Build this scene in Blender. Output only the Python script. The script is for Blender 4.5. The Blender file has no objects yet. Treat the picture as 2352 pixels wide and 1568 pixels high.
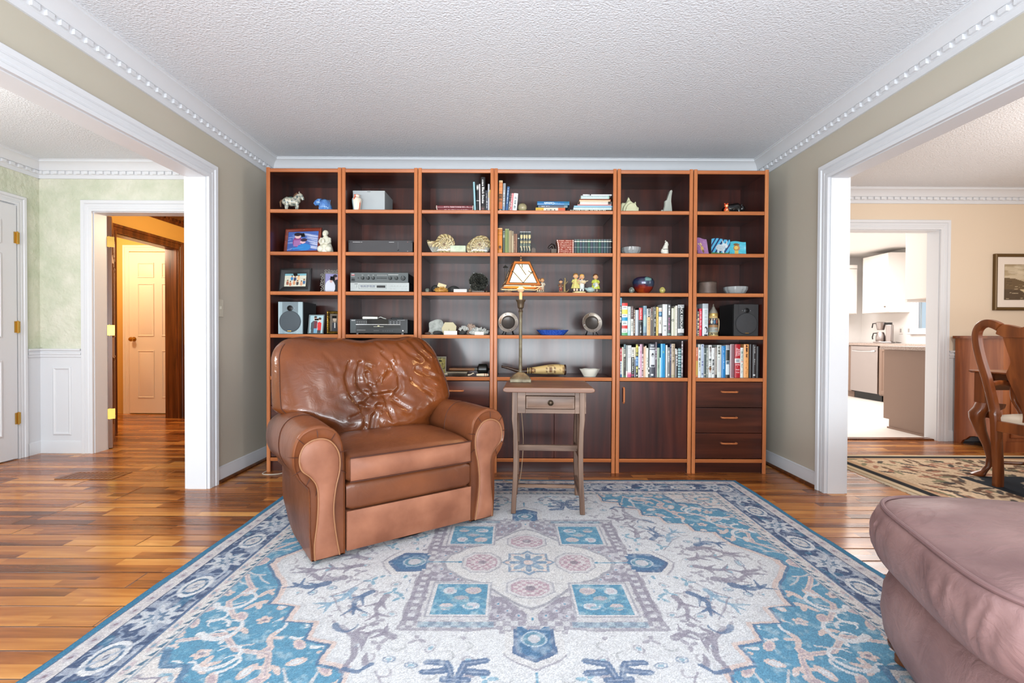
import bpy, math, random
import numpy as np
from mathutils import Vector, Matrix
pi = math.pi
S = bpy.context.scene
COL = S.collection
# ---------------- camera ----------------
FPX = 1110.0                       # focal length in pixels of the 2352 px wide frame
CAM = Vector((0.0, 0.0, 1.005))
fw = Vector((.0018, 1, -.0117)).normalized()
rt = Vector((1, -.0018, .0045)); rt = (rt - fw * rt.dot(fw)).normalized()
up = rt.cross(fw)
cd = bpy.data.cameras.new('camera'); cam = bpy.data.objects.new('camera', cd); COL.objects.link(cam)
cd.sensor_width = 36; cd.lens = 36 * FPX / 2352; cd.clip_start = .02
M = Matrix((rt, up, -fw)).transposed().to_4x4(); M.translation = CAM
cam.matrix_world = M; S.camera = cam
# ---------------- view, world, daylight ----------------
S.view_settings.view_transform = 'Standard'; S.view_settings.look = 'None'
S.view_settings.gamma = 1; S.view_settings.use_curve_mapping = False
S.view_settings.exposure = -0.42
w = bpy.data.worlds.new('sky'); S.world = w; w.use_nodes = True
bg = w.node_tree.nodes['Background']; bg.inputs[0].default_value = (.75, .87, 1, 1); bg.inputs[1].default_value = 1.2

def area(name, loc, target, sx, sy, power, color=(1, 1, 1), spread=pi):
    l = bpy.data.lights.new(name, 'AREA'); l.shape = 'RECTANGLE'; l.size = sx; l.size_y = sy
    l.energy = power; l.color = color; l.spread = spread
    o = bpy.data.objects.new(name, l); COL.objects.link(o); o.location = loc
    o.rotation_euler = (Vector(target) - Vector(loc)).to_track_quat('-Z', 'Y').to_euler()
    return o
def lamp(name, loc, power, color, r=.08):
    l = bpy.data.lights.new(name, 'POINT'); l.energy = power; l.color = color; l.shadow_soft_size = r
    o = bpy.data.objects.new(name, l); COL.objects.link(o); o.location = loc
    return o
COOL, WARM = (.89, .95, 1), (1, .80, .55)
# daylight through the windows of each room, plus an added uplight
area('daylight_window_wide', (.05, -1.04, 1.42), (.05, 3, 1.5), 3.3, 1.7, 84, COOL)
area('added_ceiling_uplight', (.05, -1.03, .75), (.05, .9, 2.44), 3.3, .5, 250, (.88, .95, 1))  # added helper, tilted up from the window to brighten the ceiling
area('daylight_front_door', (-3.0, -1.04, 1.3), (-3.0, 3, 1.3), 1.5, 2.1, 62, COOL)
area('daylight_dining', (5.55, 1.6, 1.45), (3, 2.4, 1.1), 2.2, 1.6, 55, (1, .97, .92))
# ceiling lamps of the rooms, plus an added living room fill
lamp('foyer_ceiling_lamp', (-3.1, 2.0, 1.75), 62, (1, .98, .95), .15)
lamp('hall_ceiling_lamp', (-2.75, 5.2, 2.1), 74, (1, .80, .50), .1)
lamp('back_hall_lamp', (-4.75, 5.2, 2.1), 72, (1, .85, .62), .1)
lamp('dining_chandelier_bulbs', (3.9, 2.4, 1.75), 78, (1, .92, .83), .15)
area('kitchen_ceiling_light', (4.4, 6.9, 2.38), (4.4, 6.9, 0), 2.2, 2.2, 190, (1, .97, .95))
area('living_overhead_fill', (0, .2, 2.34), (0, .4, 0), .5, .5, 12, (1, .95, .88))  # added weak warm fill above the camera, no fixture there

# ---------------- helpers ----------------
def lin(c):
    r = []
    for v in c[:3]:
        v = v / 255.0
        r.append(v / 12.92 if v <= .04045 else ((v + .055) / 1.055) ** 2.4)
    return tuple(r)
def link(t, a, b): t.links.new(a, b)
_m = {}
def pmat(name, col=(200, 200, 200), rough=.5, metal=0, var=None, bump=None, coat=0, trans=0, spec=.5, emit=None,
         attr=False, ior=1.45, alpha=1, sheen=0, rvar=None, stretch=(1, 1, 1)):
    """var=(scale, other colour, detail) noise between two colours; bump=(scale, strength, distance)"""
    if name in _m: return _m[name]
    m = bpy.data.materials.new(name); m.use_nodes = True; t = m.node_tree; b = t.nodes['Principled BSDF']
    I = b.inputs
    I['Base Color'].default_value = (*lin(col), 1); I['Roughness'].default_value = rough; I['Metallic'].default_value = metal
    I['Specular IOR Level'].default_value = spec; I['IOR'].default_value = ior; I['Alpha'].default_value = alpha
    I['Coat Weight'].default_value = coat; I['Coat Roughness'].default_value = .12
    I['Transmission Weight'].default_value = trans; I['Sheen Weight'].default_value = sheen
    if emit: I['Emission Color'].default_value = (*lin(emit[0]), 1); I['Emission Strength'].default_value = emit[1]
    tc = t.nodes.new('ShaderNodeTexCoord'); mp = t.nodes.new('ShaderNodeMapping'); link(t, tc.outputs['Object'], mp.inputs[0])
    mp.inputs['Scale'].default_value = stretch
    base = None
    if attr:
        a = t.nodes.new('ShaderNodeAttribute'); a.attribute_name = 'Col'; base = a.outputs['Color']
    if var:
        n = t.nodes.new('ShaderNodeTexNoise'); n.inputs['Scale'].default_value = var[0]
        n.inputs['Detail'].default_value = var[2] if len(var) > 2 else 4; link(t, mp.outputs[0], n.inputs['Vector'])
        r = t.nodes.new('ShaderNodeMapRange'); r.inputs[1].default_value = .32; r.inputs[2].default_value = .68
        link(t, n.outputs['Fac'], r.inputs[0])
        x = t.nodes.new('ShaderNodeMix'); x.data_type = 'RGBA'
        link(t, r.outputs[0], x.inputs[0])
        if base is None: x.inputs[6].default_value = (*lin(col), 1); x.inputs[7].default_value = (*lin(var[1]), 1)
        else:
            x.blend_type = 'MULTIPLY'; link(t, base, x.inputs[6]); x.inputs[7].default_value = (*lin(var[1]), 1)
        base = x.outputs[2]
        if rvar:
            q = t.nodes.new('ShaderNodeMapRange'); q.inputs[3].default_value = rvar[0]; q.inputs[4].default_value = rvar[1]
            link(t, r.outputs[0], q.inputs[0]); link(t, q.outputs[0], I['Roughness'])
    if base is not None: link(t, base, I['Base Color'])
    if bump:
        n2 = t.nodes.new('ShaderNodeTexNoise'); n2.inputs['Scale'].default_value = bump[0]; n2.inputs['Detail'].default_value = 3
        link(t, tc.outputs['Object'], n2.inputs['Vector'])
        bn = t.nodes.new('ShaderNodeBump'); bn.inputs['Strength'].default_value = bump[1]; bn.inputs['Distance'].default_value = bump[2]
        link(t, n2.outputs['Fac'], bn.inputs['Height']); link(t, bn.outputs[0], I['Normal'])
    _m[name] = m
    return m
def wood(name, c1, c2, c3, axis='z', scale=6, rough=.35, coat=0, bump=.15):
    """grain stretched along an axis, three colours"""
    if name in _m: return _m[name]
    st = {'x': (.07, 1, 1), 'y': (1, .07, 1), 'z': (1, 1, .07)}[axis]
    m = pmat(name, c1, rough, coat=coat); t = m.node_tree; b = t.nodes['Principled BSDF']
    mp = t.nodes['Mapping']; mp.inputs['Scale'].default_value = st
    n = t.nodes.new('ShaderNodeTexNoise'); n.inputs['Scale'].default_value = scale * 4; n.inputs['Detail'].default_value = 6
    n.inputs['Distortion'].default_value = .6
    link(t, mp.outputs[0], n.inputs['Vector'])
    r = t.nodes.new('ShaderNodeValToRGB'); link(t, n.outputs['Fac'], r.inputs[0])
    e = r.color_ramp.elements; e[0].position = .3; e[0].color = (*lin(c1), 1); e[1].position = .7; e[1].color = (*lin(c3), 1)
    k = e.new(.5); k.color = (*lin(c2), 1)
    link(t, r.outputs[0], b.inputs['Base Color'])
    bn = t.nodes.new('ShaderNodeBump'); bn.inputs['Strength'].default_value = bump; bn.inputs['Distance'].default_value = .002
    link(t, n.outputs['Fac'], bn.inputs['Height']); link(t, bn.outputs[0], b.inputs['Normal'])
    return m

class MB:
    def __init__(s): s.v = []; s.f = []; s.mi = []; s.c = []; s.cur = 0; s.col = None
    def add(s, vs, fs, col=None):
        o = len(s.v); s.v += [tuple(p) for p in vs]; s.f += [tuple(i + o for i in q) for q in fs]
        s.mi += [s.cur] * len(fs); c = col or s.col or (255, 255, 255); s.c += [c] * len(vs)
        return s
    def box(s, x0, x1, y0, y1, z0, z1, col=None):
        return s.add([(x, y, z) for z in (z0, z1) for y in (y0, y1) for x in (x0, x1)],
                     [(0, 2, 3, 1), (4, 5, 7, 6), (0, 1, 5, 4), (2, 6, 7, 3), (0, 4, 6, 2), (1, 3, 7, 5)], col)
    def hexa(s, b, t, col=None):            # bottom 4 and top 4 points, counter-clockwise
        return s.add(list(b) + list(t), [(3, 2, 1, 0), (4, 5, 6, 7)] + [(i, (i + 1) % 4, (i + 1) % 4 + 4, i + 4) for i in range(4)], col)
    def prism(s, poly, a, b, axis='y', col=None):
        """2-D polygon swept along an axis: 'x' -> (y,z), 'y' -> (x,z), 'z' -> (x,y)"""
        def P(p, h): return {'x': (h, p[0], p[1]), 'y': (p[0], h, p[1]), 'z': (p[0], p[1], h)}[axis]
        n = len(poly)
        return s.add([P(p, a) for p in poly] + [P(p, b) for p in poly],
                     [tuple(range(n))[::-1], tuple(range(n, 2 * n))] + [(i, (i + 1) % n, (i + 1) % n + n, i + n) for i in range(n)], col)
    def rings(s, R, closed=True, cap0=True, cap1=True, col=None):
        """loft a list of rings of equal length"""
        n = len(R[0]); vs = [p for r in R for p in r]; fs = []
        for k in range(len(R) - 1):
            for i in range(n if closed else n - 1):
                j = (i + 1) % n; fs.append((k * n + i, k * n + j, (k + 1) * n + j, (k + 1) * n + i))
        if cap0: fs.append(tuple(range(n))[::-1])
        if cap1: fs.append(tuple(range((len(R) - 1) * n, len(R) * n)))
        return s.add(vs, fs, col)
    def lathe(s, prof, c=(0, 0, 0), n=24, axis='z', col=None, sx=1, sy=1, cap=True):
        R = []
        for r, h in prof:
            ring = []
            for i in range(n):
                a = 2 * pi * i / n; u, v = max(r, 1e-4) * math.cos(a) * sx, max(r, 1e-4) * math.sin(a) * sy
                q = {'z': (u, v, h), 'y': (u, -h * -1, v), 'x': (h, u, v)}[axis]
                ring.append((c[0] + q[0], c[1] + q[1], c[2] + q[2]))
            R.append(ring)
        return s.rings(R, True, cap, cap, col)
    def ell(s, c, r, n=16, k=10, col=None, rot=None):
        R = []
        for j in range(k + 1):
            a = -pi / 2 + pi * j / k; ring = []
            for i in range(n):
                b = 2 * pi * i / n
                p = Vector((r[0] * math.cos(a) * math.cos(b), r[1] * math.cos(a) * math.sin(b), r[2] * math.sin(a)))
                if j in (0, k): p = Vector((1e-4 * math.cos(b), 1e-4 * math.sin(b), p.z))
                if rot is not None: p = rot @ p
                ring.append((c[0] + p.x, c[1] + p.y, c[2] + p.z))
            R.append(ring)
        return s.rings(R, True, True, True, col)
    def tube(s, pts, r, n=8, closed=False, col=None, flat=1):
        pts = [Vector(p) for p in pts]; R = []; N = len(pts); prev = None
        for i, p in enumerate(pts):
            a = pts[(i - 1) % N] if (closed or i > 0) else p; b = pts[(i + 1) % N] if (closed or i < N - 1) else p
            d = (b - a).normalized()
            if prev is None:
                q = Vector((0, 0, 1)) if abs(d.z) < .9 else Vector((1, 0, 0))
            else: q = prev
            e1 = (q - d * q.dot(d)).normalized(); prev = e1; e2 = d.cross(e1)
            rr = r[i] if isinstance(r, (list, tuple)) else r
            R.append([tuple(p + e1 * rr * math.cos(2 * pi * k / n) + e2 * rr * flat * math.sin(2 * pi * k / n)) for k in range(n)])
        if closed: R.append(R[0])
        return s.rings(R, True, not closed, not closed, col)
    def grid(s, fn, nu, nv, col=None, cu=False, cv=False):
        vs = []; fs = []; U = nu + (0 if cu else 1); V = nv + (0 if cv else 1)
        for j in range(V):
            for i in range(U): vs.append(fn(i / nu, j / nv))
        for j in range(nv):
            for i in range(nu):
                a, b = i, (i + 1) % U; c, d = j, (j + 1) % V
                fs.append((c * U + a, c * U + b, d * U + b, d * U + a))
        o = len(s.v); s.add(vs, fs)
        if col is not None:
            k = o
            for j in range(V):
                for i in range(U): s.c[k] = col(i / nu, j / nv) if callable(col) else col; k += 1
        return s
    def xf(s, m, start=0):
        for i in range(start, len(s.v)): s.v[i] = tuple(m @ Vector(s.v[i]))
        return s
    def mark(s): return len(s.v)

def mesh_from(name, mb, mats, angle=35, smooth=True):
    me = bpy.data.meshes.new(name); me.from_pydata(mb.v, [], mb.f)
    for m in (mats if isinstance(mats, (list, tuple)) else [mats]): me.materials.append(m)
    if any(mb.mi): me.polygons.foreach_set('material_index', mb.mi)
    if any(c != (255, 255, 255) for c in mb.c):
        a = me.color_attributes.new('Col', 'FLOAT_COLOR', 'POINT'); cache = {}; arr = []
        for c in mb.c:
            if c not in cache: cache[c] = (*lin(c), 1)
            arr += cache[c]
        a.data.foreach_set('color', arr)
    if smooth:
        me.polygons.foreach_set('use_smooth', [True] * len(me.polygons)); me.set_sharp_from_angle(angle=math.radians(angle))
    me.update()
    return me
def obj(name, mb, mats, parent=None, bevel=0, angle=35, smooth=True, label=None, sub=0, loc=None, rot=None, seg=2):
    o = bpy.data.objects.new(name, mesh_from(name, mb, mats, angle, smooth)); COL.objects.link(o)
    if parent is not None: o.parent = parent
    if loc: o.location = loc
    if rot: o.rotation_euler = rot
    if bevel:
        b = o.modifiers.new('bevel', 'BEVEL'); b.width = bevel; b.segments = seg; b.limit_method = 'ANGLE'; b.angle_limit = math.radians(40)
    if sub:
        b = o.modifiers.new('subdivision', 'SUBSURF'); b.levels = sub; b.render_levels = sub
    if label: o['label'] = label
    return o
def tag(o, label, cat, group=None, kind=None):
    o['label'] = label; o['category'] = cat
    if group: o['group'] = group
    if kind: o['kind'] = kind
    return o
def thing(name, label, cat, loc=(0, 0, 0), rotz=0, group=None):
    o = bpy.data.objects.new(name, None); COL.objects.link(o); o.empty_display_size = .05
    o.location = loc; o.rotation_euler = (0, 0, rotz)
    return tag(o, label, cat, group)
def struct(name, mb, mats, parent=None, **k):
    o = obj(name, mb, mats, parent, **k); o['kind'] = 'structure'
    return o
def B(*a): return MB().box(*a)
def text(name, s, size, mat, parent, loc, rot, extrude=.0003, align='CENTER', font_bold=False):
    cu = bpy.data.curves.new(name, 'FONT'); cu.body = s; cu.size = size; cu.extrude = extrude
    cu.align_x = align; cu.align_y = 'CENTER'
    if font_bold: cu.offset = size * .018
    o = bpy.data.objects.new(name, cu); COL.objects.link(o)
    dg = bpy.context.evaluated_depsgraph_get(); me = bpy.data.meshes.new_from_object(o.evaluated_get(dg))
    bpy.data.objects.remove(o); me.materials.clear(); me.materials.append(mat)
    q = bpy.data.objects.new(name, me); COL.objects.link(q); q.parent = parent; q.location = loc; q.rotation_euler = rot
    return q
# ---- small raster canvas for printed and painted surfaces ----
class Canvas:
    def __init__(s, w, h, bgc): s.w, s.h = w, h; s.a = np.zeros((h, w, 3)); s.a[:] = bgc; s.y, s.x = np.mgrid[0:h, 0:w]; s.x = (s.x + .5) / w; s.y = (s.y + .5) / h
    def put(s, mask, c, al=1): s.a[mask] = s.a[mask] * (1 - al) + np.array(c, float) * al; return s
    def rect(s, x0, x1, y0, y1, c, al=1): return s.put((s.x >= x0) & (s.x < x1) & (s.y >= y0) & (s.y < y1), c, al)
    def ell(s, cx, cy, rx, ry, c, al=1, a=0):
        dx, dy = s.x - cx, s.y - cy; ca, sa = math.cos(a), math.sin(a)
        return s.put(((dx * ca + dy * sa) / rx) ** 2 + ((-dx * sa + dy * ca) / ry) ** 2 < 1, c, al)
    def poly(s, P, c, al=1):
        ins = np.zeros(s.x.shape, bool); n = len(P)
        for i in range(n):
            (x1, y1), (x2, y2) = P[i], P[(i + 1) % n]
            if y1 == y2: continue
            cr = ((y1 > s.y) != (y2 > s.y)) & (s.x < (x2 - x1) * (s.y - y1) / (y2 - y1) + x1); ins ^= cr
        return s.put(ins, c, al)
    def line(s, P, wd, c, al=1, asp=1):
        m = np.zeros(s.x.shape, bool)
        for (x1, y1), (x2, y2) in zip(P[:-1], P[1:]):
            dx, dy = x2 - x1, (y2 - y1) * asp; L = dx * dx + dy * dy + 1e-12
            t = np.clip(((s.x - x1) * dx + (s.y - y1) * asp * dy) / L, 0, 1)
            m |= (s.x - x1 - t * dx) ** 2 + ((s.y - y1) * asp - t * dy) ** 2 < wd * wd / 4
        return s.put(m, c, al)
    def at(s, u, v):
        i = min(s.w - 1, max(0, int(u * s.w))); j = min(s.h - 1, max(0, int((1 - v) * s.h)))
        return tuple(s.a[j, i])
    def sheet(s, mb, w, h, y=0, x0=0, z0=0, fn=None):
        """upright sheet facing -y; v runs up"""
        f = fn or (lambda u, v: (x0 + u * w, y, z0 + v * h))
        return mb.grid(f, s.w - 1, s.h - 1, col=s.at)
PAINT = pmat('painted_surface', (255, 255, 255), .45, attr=True)
GLOSS = pmat('glazed_paint', (255, 255, 255), .16, attr=True, coat=.3)
PAPER = pmat('printed_paper', (255, 255, 255), .6, attr=True)
BLACK = pmat('black_plastic', (18, 18, 19), .4)
BRASS = pmat('brass', (190, 150, 75), .3, metal=1)
CHROME = pmat('chrome', (210, 210, 212), .15, metal=1)
def uframe(mb, fn, P, path):
    """mitred moulding: profile P of (outward, depth) along a path of (p, q, dp, dq) corners"""
    mb.rings([[fn(p + dp * o, q + dq * o, d) for o, d in P] for p, q, dp, dq in path])
def rframe(mb, fn, P, x0, x1, z0, z1):
    C = [(x0, z0, -1, -1), (x1, z0, 1, -1), (x1, z1, 1, 1), (x0, z1, -1, 1)]
    mb.rings([[fn(p + dp * o, q + dq * o, d) for o, d in P] for p, q, dp, dq in C + C[:1]], True, False, False)
# ================= the setting =================
XL, XR, YB, YF, H = -1.98, 2.04, 4.0, -.9, 2.44
CEIL = pmat('ceiling_texture', (222, 226, 232), .9, bump=(95, .55, .012))
WALLM = pmat('grey_green_paint', (192, 184, 170), .8, var=(1.2, (186, 180, 164), 2))
TRIMM = pmat('white_trim_paint', (215, 217, 221), .42)
FAUX = pmat('mottled_green_paint', (214, 214, 198), .75, var=(7, (194, 200, 178), 10), bump=(26, .9, .012))
GOLD = pmat('golden_paint', (205, 158, 76), .7)
TAN = pmat('tan_paint', (220, 202, 180), .8)
KIT = pmat('kitchen_white', (238, 234, 230), .6)
DARKTRIM = wood('stained_trim', (62, 30, 12), (92, 48, 20), (120, 66, 30), 'z', 5, .3)

def floor_mat():
    m = pmat('hardwood_planks', (160, 95, 45), .22); t = m.node_tree; b = t.nodes['Principled BSDF']; N = t.nodes.new
    tc = t.nodes['Texture Coordinate']; sp = N('ShaderNodeSeparateXYZ'); link(t, tc.outputs['Object'], sp.inputs[0])
    def ma(op, a, c=None):
        n = N('ShaderNodeMath'); n.operation = op
        for k, v in ((0, a), (1, c)):
            if v is None: continue
            if isinstance(v, (int, float)): n.inputs[k].default_value = v
            else: link(t, v, n.inputs[k])
        return n.outputs[0]
    def wn(a, c, s):
        n = N('ShaderNodeTexWhiteNoise'); n.noise_dimensions = '3D'; cb = N('ShaderNodeCombineXYZ')
        link(t, a, cb.inputs[0]); cb.inputs[2].default_value = s
        if c is not None: link(t, c, cb.inputs[1])
        link(t, cb.outputs[0], n.inputs['Vector']); return n.outputs['Value']
    def planks(wd, ln, seed):
        ry = ma('DIVIDE', sp.outputs['Y'], wd); row = ma('FLOOR', ry); off = ma('MULTIPLY', wn(row, None, seed), 7)
        rx = ma('ADD', ma('DIVIDE', sp.outputs['X'], ln), off); c = ma('FLOOR', rx)
        fy = ma('FRACT', ry); fx = ma('FRACT', rx)
        gy = ma('MINIMUM', fy, ma('SUBTRACT', 1, fy)); gx = ma('MINIMUM', fx, ma('SUBTRACT', 1, fx))
        return wn(row, c, seed + 1), ma('MULTIPLY', gy, wd), ma('MULTIPLY', gx, ln)
    r1, gy, gx = planks(.127, 1.25, 3); r2, hy, hx = planks(.127 / 2, .52, 11)
    mp = N('ShaderNodeMapping'); link(t, tc.outputs['Object'], mp.inputs[0]); mp.inputs['Scale'].default_value = (.1, 1, 1)
    sh = N('ShaderNodeVectorMath'); sh.operation = 'ADD'; link(t, mp.outputs[0], sh.inputs[0])
    cb = N('ShaderNodeCombineXYZ'); link(t, ma('MULTIPLY', r2, 9), cb.inputs[0]); link(t, ma('MULTIPLY', r1, 5), cb.inputs[2]); link(t, cb.outputs[0], sh.inputs[1])
    g = N('ShaderNodeTexNoise'); g.inputs['Scale'].default_value = 22; g.inputs['Detail'].default_value = 7; g.inputs['Distortion'].default_value = .9; link(t, sh.outputs[0], g.inputs['Vector'])
    k = N('ShaderNodeTexNoise'); k.inputs['Scale'].default_value = 3.2; k.inputs['Detail'].default_value = 3; link(t, sh.outputs[0], k.inputs['Vector'])
    val = ma('ADD', ma('ADD', ma('MULTIPLY', r2, .34), ma('MULTIPLY', r1, .16)), ma('ADD', ma('MULTIPLY', g.outputs['Fac'], .5), ma('MULTIPLY', k.outputs['Fac'], .42)))
    rp = N('ShaderNodeValToRGB'); link(t, ma('SUBTRACT', val, .2), rp.inputs[0]); e = rp.color_ramp.elements
    e[0].position = .2; e[0].color = (*lin((66, 32, 13)), 1); e[1].position = .82; e[1].color = (*lin((210, 150, 82)), 1)
    for p, c in ((.36, (112, 60, 25)), (.5, (152, 88, 40)), (.64, (184, 120, 58))): q = e.new(p); q.color = (*lin(c), 1)
    gap = ma('MULTIPLY', ma('GREATER_THAN', gy, .0016), ma('GREATER_THAN', gx, .0012))
    mx = N('ShaderNodeMix'); mx.data_type = 'RGBA'; mx.inputs[6].default_value = (*lin((36, 18, 8)), 1); link(t, gap, mx.inputs[0]); link(t, rp.outputs[0], mx.inputs[7])
    link(t, mx.outputs[2], b.inputs['Base Color'])
    edge = ma('MINIMUM', ma('MULTIPLY', ma('MINIMUM', gy, gx), 160), 1)
    bn = N('ShaderNodeBump'); bn.inputs['Strength'].default_value = .5; bn.inputs['Distance'].default_value = .0025
    link(t, ma('ADD', edge, ma('MULTIPLY', k.outputs['Fac'], 1.6)), bn.inputs['Height']); link(t, bn.outputs[0], b.inputs['Normal'])
    link(t, ma('ADD', .10, ma('MULTIPLY', g.outputs['Fac'], .2)), b.inputs['Roughness'])
    return m
FLOORM = floor_mat()
mb = MB(); mb.box(-6.2, 6.6, -1.0, 4.74, -.1, 0); mb.box(-6.2, 2.3, 4.74, 7.2, -.1, 0); struct('floor', mb, FLOORM)
TILE = pmat('pale_kitchen_tile', (226, 220, 212), .35, var=(2.5, (212, 204, 196), 5), stretch=(.3, 1, 1))
struct('floor_kitchen', B(2.3, 6.6, 4.74, 9.2, -.1, 0), TILE)
struct('ceiling', B(-6.2, 6.6, -1.0, 4.9, H, H + .1), CEIL)
struct('ceiling_hall', B(-6.2, 2.3, 4.9, 7.2, H, H + .1), pmat('hall_ceiling_wood', (150, 95, 45), .5))
struct('ceiling_kitchen', B(2.3, 6.6, 4.9, 9.2, H, H + .1), KIT)
# living room walls
LJ, RJ = 3.15, 3.105           # far jambs of the two cased openings
LN, RN = .45, .45              # near jambs, behind the picture edge
HZ = 2.035
mb = MB(); mb.box(XL - .12, XL, LJ, 4.12, 0, H); mb.box(XL - .12, XL, LN, LJ, HZ, H); mb.box(XL - .12, XL, -1, LN, 0, H)
struct('wall_left', mb, WALLM)
mb = MB(); mb.box(XR, XR + .105, RJ, 4.12, 0, H); mb.box(XR, XR + .105, RN, RJ, HZ, H); mb.box(XR, XR + .105, -1, RN, 0, H)
struct('wall_right', mb, WALLM)
struct('wall_back', B(XL, XR, YB, 4.12, 0, H), WALLM)
# the wall behind the camera with its wide window
mb = MB(); mb.box(XL, -1.65, -1, YF, 0, H); mb.box(1.75, XR, -1, YF, 0, H); mb.box(-1.65, 1.75, -1, YF, 0, .55); mb.box(-1.65, 1.75, -1, YF, 2.3, H)
struct('wall_front', mb, WALLM)
mb = MB(); fn = lambda p, q, d: (p, -.97 + d, q); F4 = [(0, 0), (0, .05), (-.05, .05), (-.05, 0)]
for x0, x1 in ((-1.65, -.53), (-.53, .60), (.60, 1.75)):
    rframe(mb, fn, F4, x0, x1, .55, 2.3); mb.box(x0 + .05, x1 - .05, -.965, -.93, 1.40, 1.44)
struct('window_1', mb, TRIMM)

# crown moulding with dentils: profile in (out from wall, below ceiling)
CROWN = [(0, -.137), (.012, -.137), (.012, -.108), (.020, -.104), (.020, -.078), (.030, -.074), (.036, -.062), (.050, -.040), (.070, -.022), (.084, -.016), (.084, -.006), (.092, -.004), (.092, 0), (0, 0)]
def crown(name, axis, fixed, sgn, a, b, dent=True, mat=TRIMM, z=H, d0=0):
    """axis 'y' runs along y on the wall x=fixed; sgn is the side the room lies on"""
    mb = MB(); P = [(fixed + sgn * p[0], z + p[1]) for p in CROWN]
    if axis == 'y': mb.prism(P, a, b, 'y')
    else: mb.prism(P, a, b, 'x')
    if dent:
        p = .0635; k = a + .02
        while k < b - .03:
            q = sorted((fixed + sgn * .012, fixed + sgn * .034))
            if axis == 'y': mb.box(q[0], q[1], k, k + .034, z - .103, z - .080)
            else: mb.box(k, k + .034, q[0], q[1], z - .103, z - .080)
            k += p
    return struct(name, mb, mat, angle=25)
crown('trim_1', 'y', XL, 1, YF, YB); crown('trim_2', 'y', XR, -1, YF, YB); crown('trim_3', 'x', YB, -1, XL, XR)
# casings: flat stepped profile round an opening
CASING = [(0, 0), (0, .018), (.020, .020), (.024, .014), (.034, .014), (.038, .017), (.056, .017), (.060, .014), (.066, .022), (.088, .024), (.092, .020), (.092, 0)]
def casing(mb, face, side, y0, y1, z1, wd=.092, axis='x', foot=0):
    """board casing on plane x=face (axis 'x') or y=face; opening y0..y1, head z1; side = direction the room lies"""
    k = wd / .092
    fn = (lambda p, q, d: (face + side * d, p, q)) if axis == 'x' else (lambda p, q, d: (p, face + side * d, q))
    uframe(mb, fn, [(o * k, d) for o, d in CASING], [(y0, foot, -1, 0), (y0, z1, -1, 1), (y1, z1, 1, 1), (y1, foot, 1, 0)])
def opening(name, face0, face1, y0, y1, z1, axis='x', j=.014, both=True, mat=TRIMM):
    mb = MB(); lo, hi = min(face0, face1) - .002, max(face0, face1) + .002
    J = [(0, 0), (0, 1), (j, 1), (j, 0)]
    fn = (lambda p, q, d: (lo + (hi - lo) * d, p, q)) if axis == 'x' else (lambda p, q, d: (p, lo + (hi - lo) * d, q))
    uframe(mb, fn, J, [(y0 + j, 0, -1, 0), (y0 + j, z1 - j, -1, 1), (y1 - j, z1 - j, 1, 1), (y1 - j, 0, 1, 0)])
    s = 1 if face1 > face0 else -1
    casing(mb, face1 + s * .003, s, y0 + j - .006, y1 - j + .006, z1 - j + .006, axis=axis)
    if both: casing(mb, face0 - s * .003, -s, y0 + j - .006, y1 - j + .006, z1 - j + .006, axis=axis)
    return struct(name, mb, mat, angle=20)
opening('door_1', XL - .12, XL, LN, LJ, HZ)
opening('door_2', XR + .105, XR, RN, RJ, HZ)
BASE = [(0, 0), (.030, 0), (.030, .012), (.022, .02), (.014, .02), (.014, .078), (.009, .09), (.009, .102), (0, .106)]
def base(name, axis, fixed, sgn, a, b, mat=TRIMM, shoe=True):
    mb = MB(); P = [(fixed + sgn * p[0], p[1]) for p in (BASE if not shoe else [(0, 0)] + [(.014, 0)] + BASE[4:])]
    mb.prism(P, a, b, 'y' if axis == 'y' else 'x')
    mats = [mat]
    if shoe:
        mb.cur = 1; P = [(fixed + sgn * .014, 0), (fixed + sgn * .032, 0), (fixed + sgn * .030, .012), (fixed + sgn * .02, .02), (fixed + sgn * .014, .021)]
        mb.prism(P, a, b, 'y' if axis == 'y' else 'x'); mats.append(DARKTRIM)
    return struct(name, mb, mats, angle=25)
base('baseboard_left', 'y', XL, 1, LJ + .09, YB); base('baseboard_right', 'y', XR, -1, RJ + .09, YB); base('baseboard_back', 'x', YB, -1, XL, XR)

# ---------------- foyer ----------------
FX, FY = -3.97, 4.08
mb = MB(); mb.box(FX - .12, FX, -1, 3.80 - .86, 0, H); mb.box(FX - .12, FX, 3.80 - .86, 3.885, 2.04, H); mb.box(FX - .12, FX, 3.885, 4.2, 0, H)
struct('wall_foyer_left', mb, FAUX)
DX0, DX1 = -3.522, -2.70
mb = MB(); mb.box(FX, DX0, FY, FY + .12, 0, H); mb.box(DX0, DX1, FY, FY + .12, 2.04, H); mb.box(DX1, XL - .12, FY, FY + .12, 0, H)
struct('wall_foyer_back', mb, FAUX)
mb = MB(); mb.box(FX - .12, -3.75, -1, YF, 0, H); mb.box(-2.25, XL, -1, YF, 0, H); mb.box(-3.75, -2.25, -1, YF, 2.35, H); struct('wall_foyer_front', mb, FAUX)
crown('trim_4', 'x', FY, -1, FX, XL - .12); crown('trim_5', 'y', FX, 1, YF, FY)
opening('door_3', FY + .12, FY, DX0, DX1, 2.04, axis='y')
mb = MB(); casing(mb, FX, 1, 3.045, 3.880, 2.035, wd=.075); uframe(mb, lambda p, q, d: (FX - .1 + d, p, q), [(0, 0), (0, .102), (.012, .102), (.012, 0)], [(3.045, 0, -1, 0), (3.045, 2.03, -1, 1), (3.874, 2.03, 1, 1), (3.874, 0, 1, 0)]); struct('trim_6', mb, TRIMM, angle=20)
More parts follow.
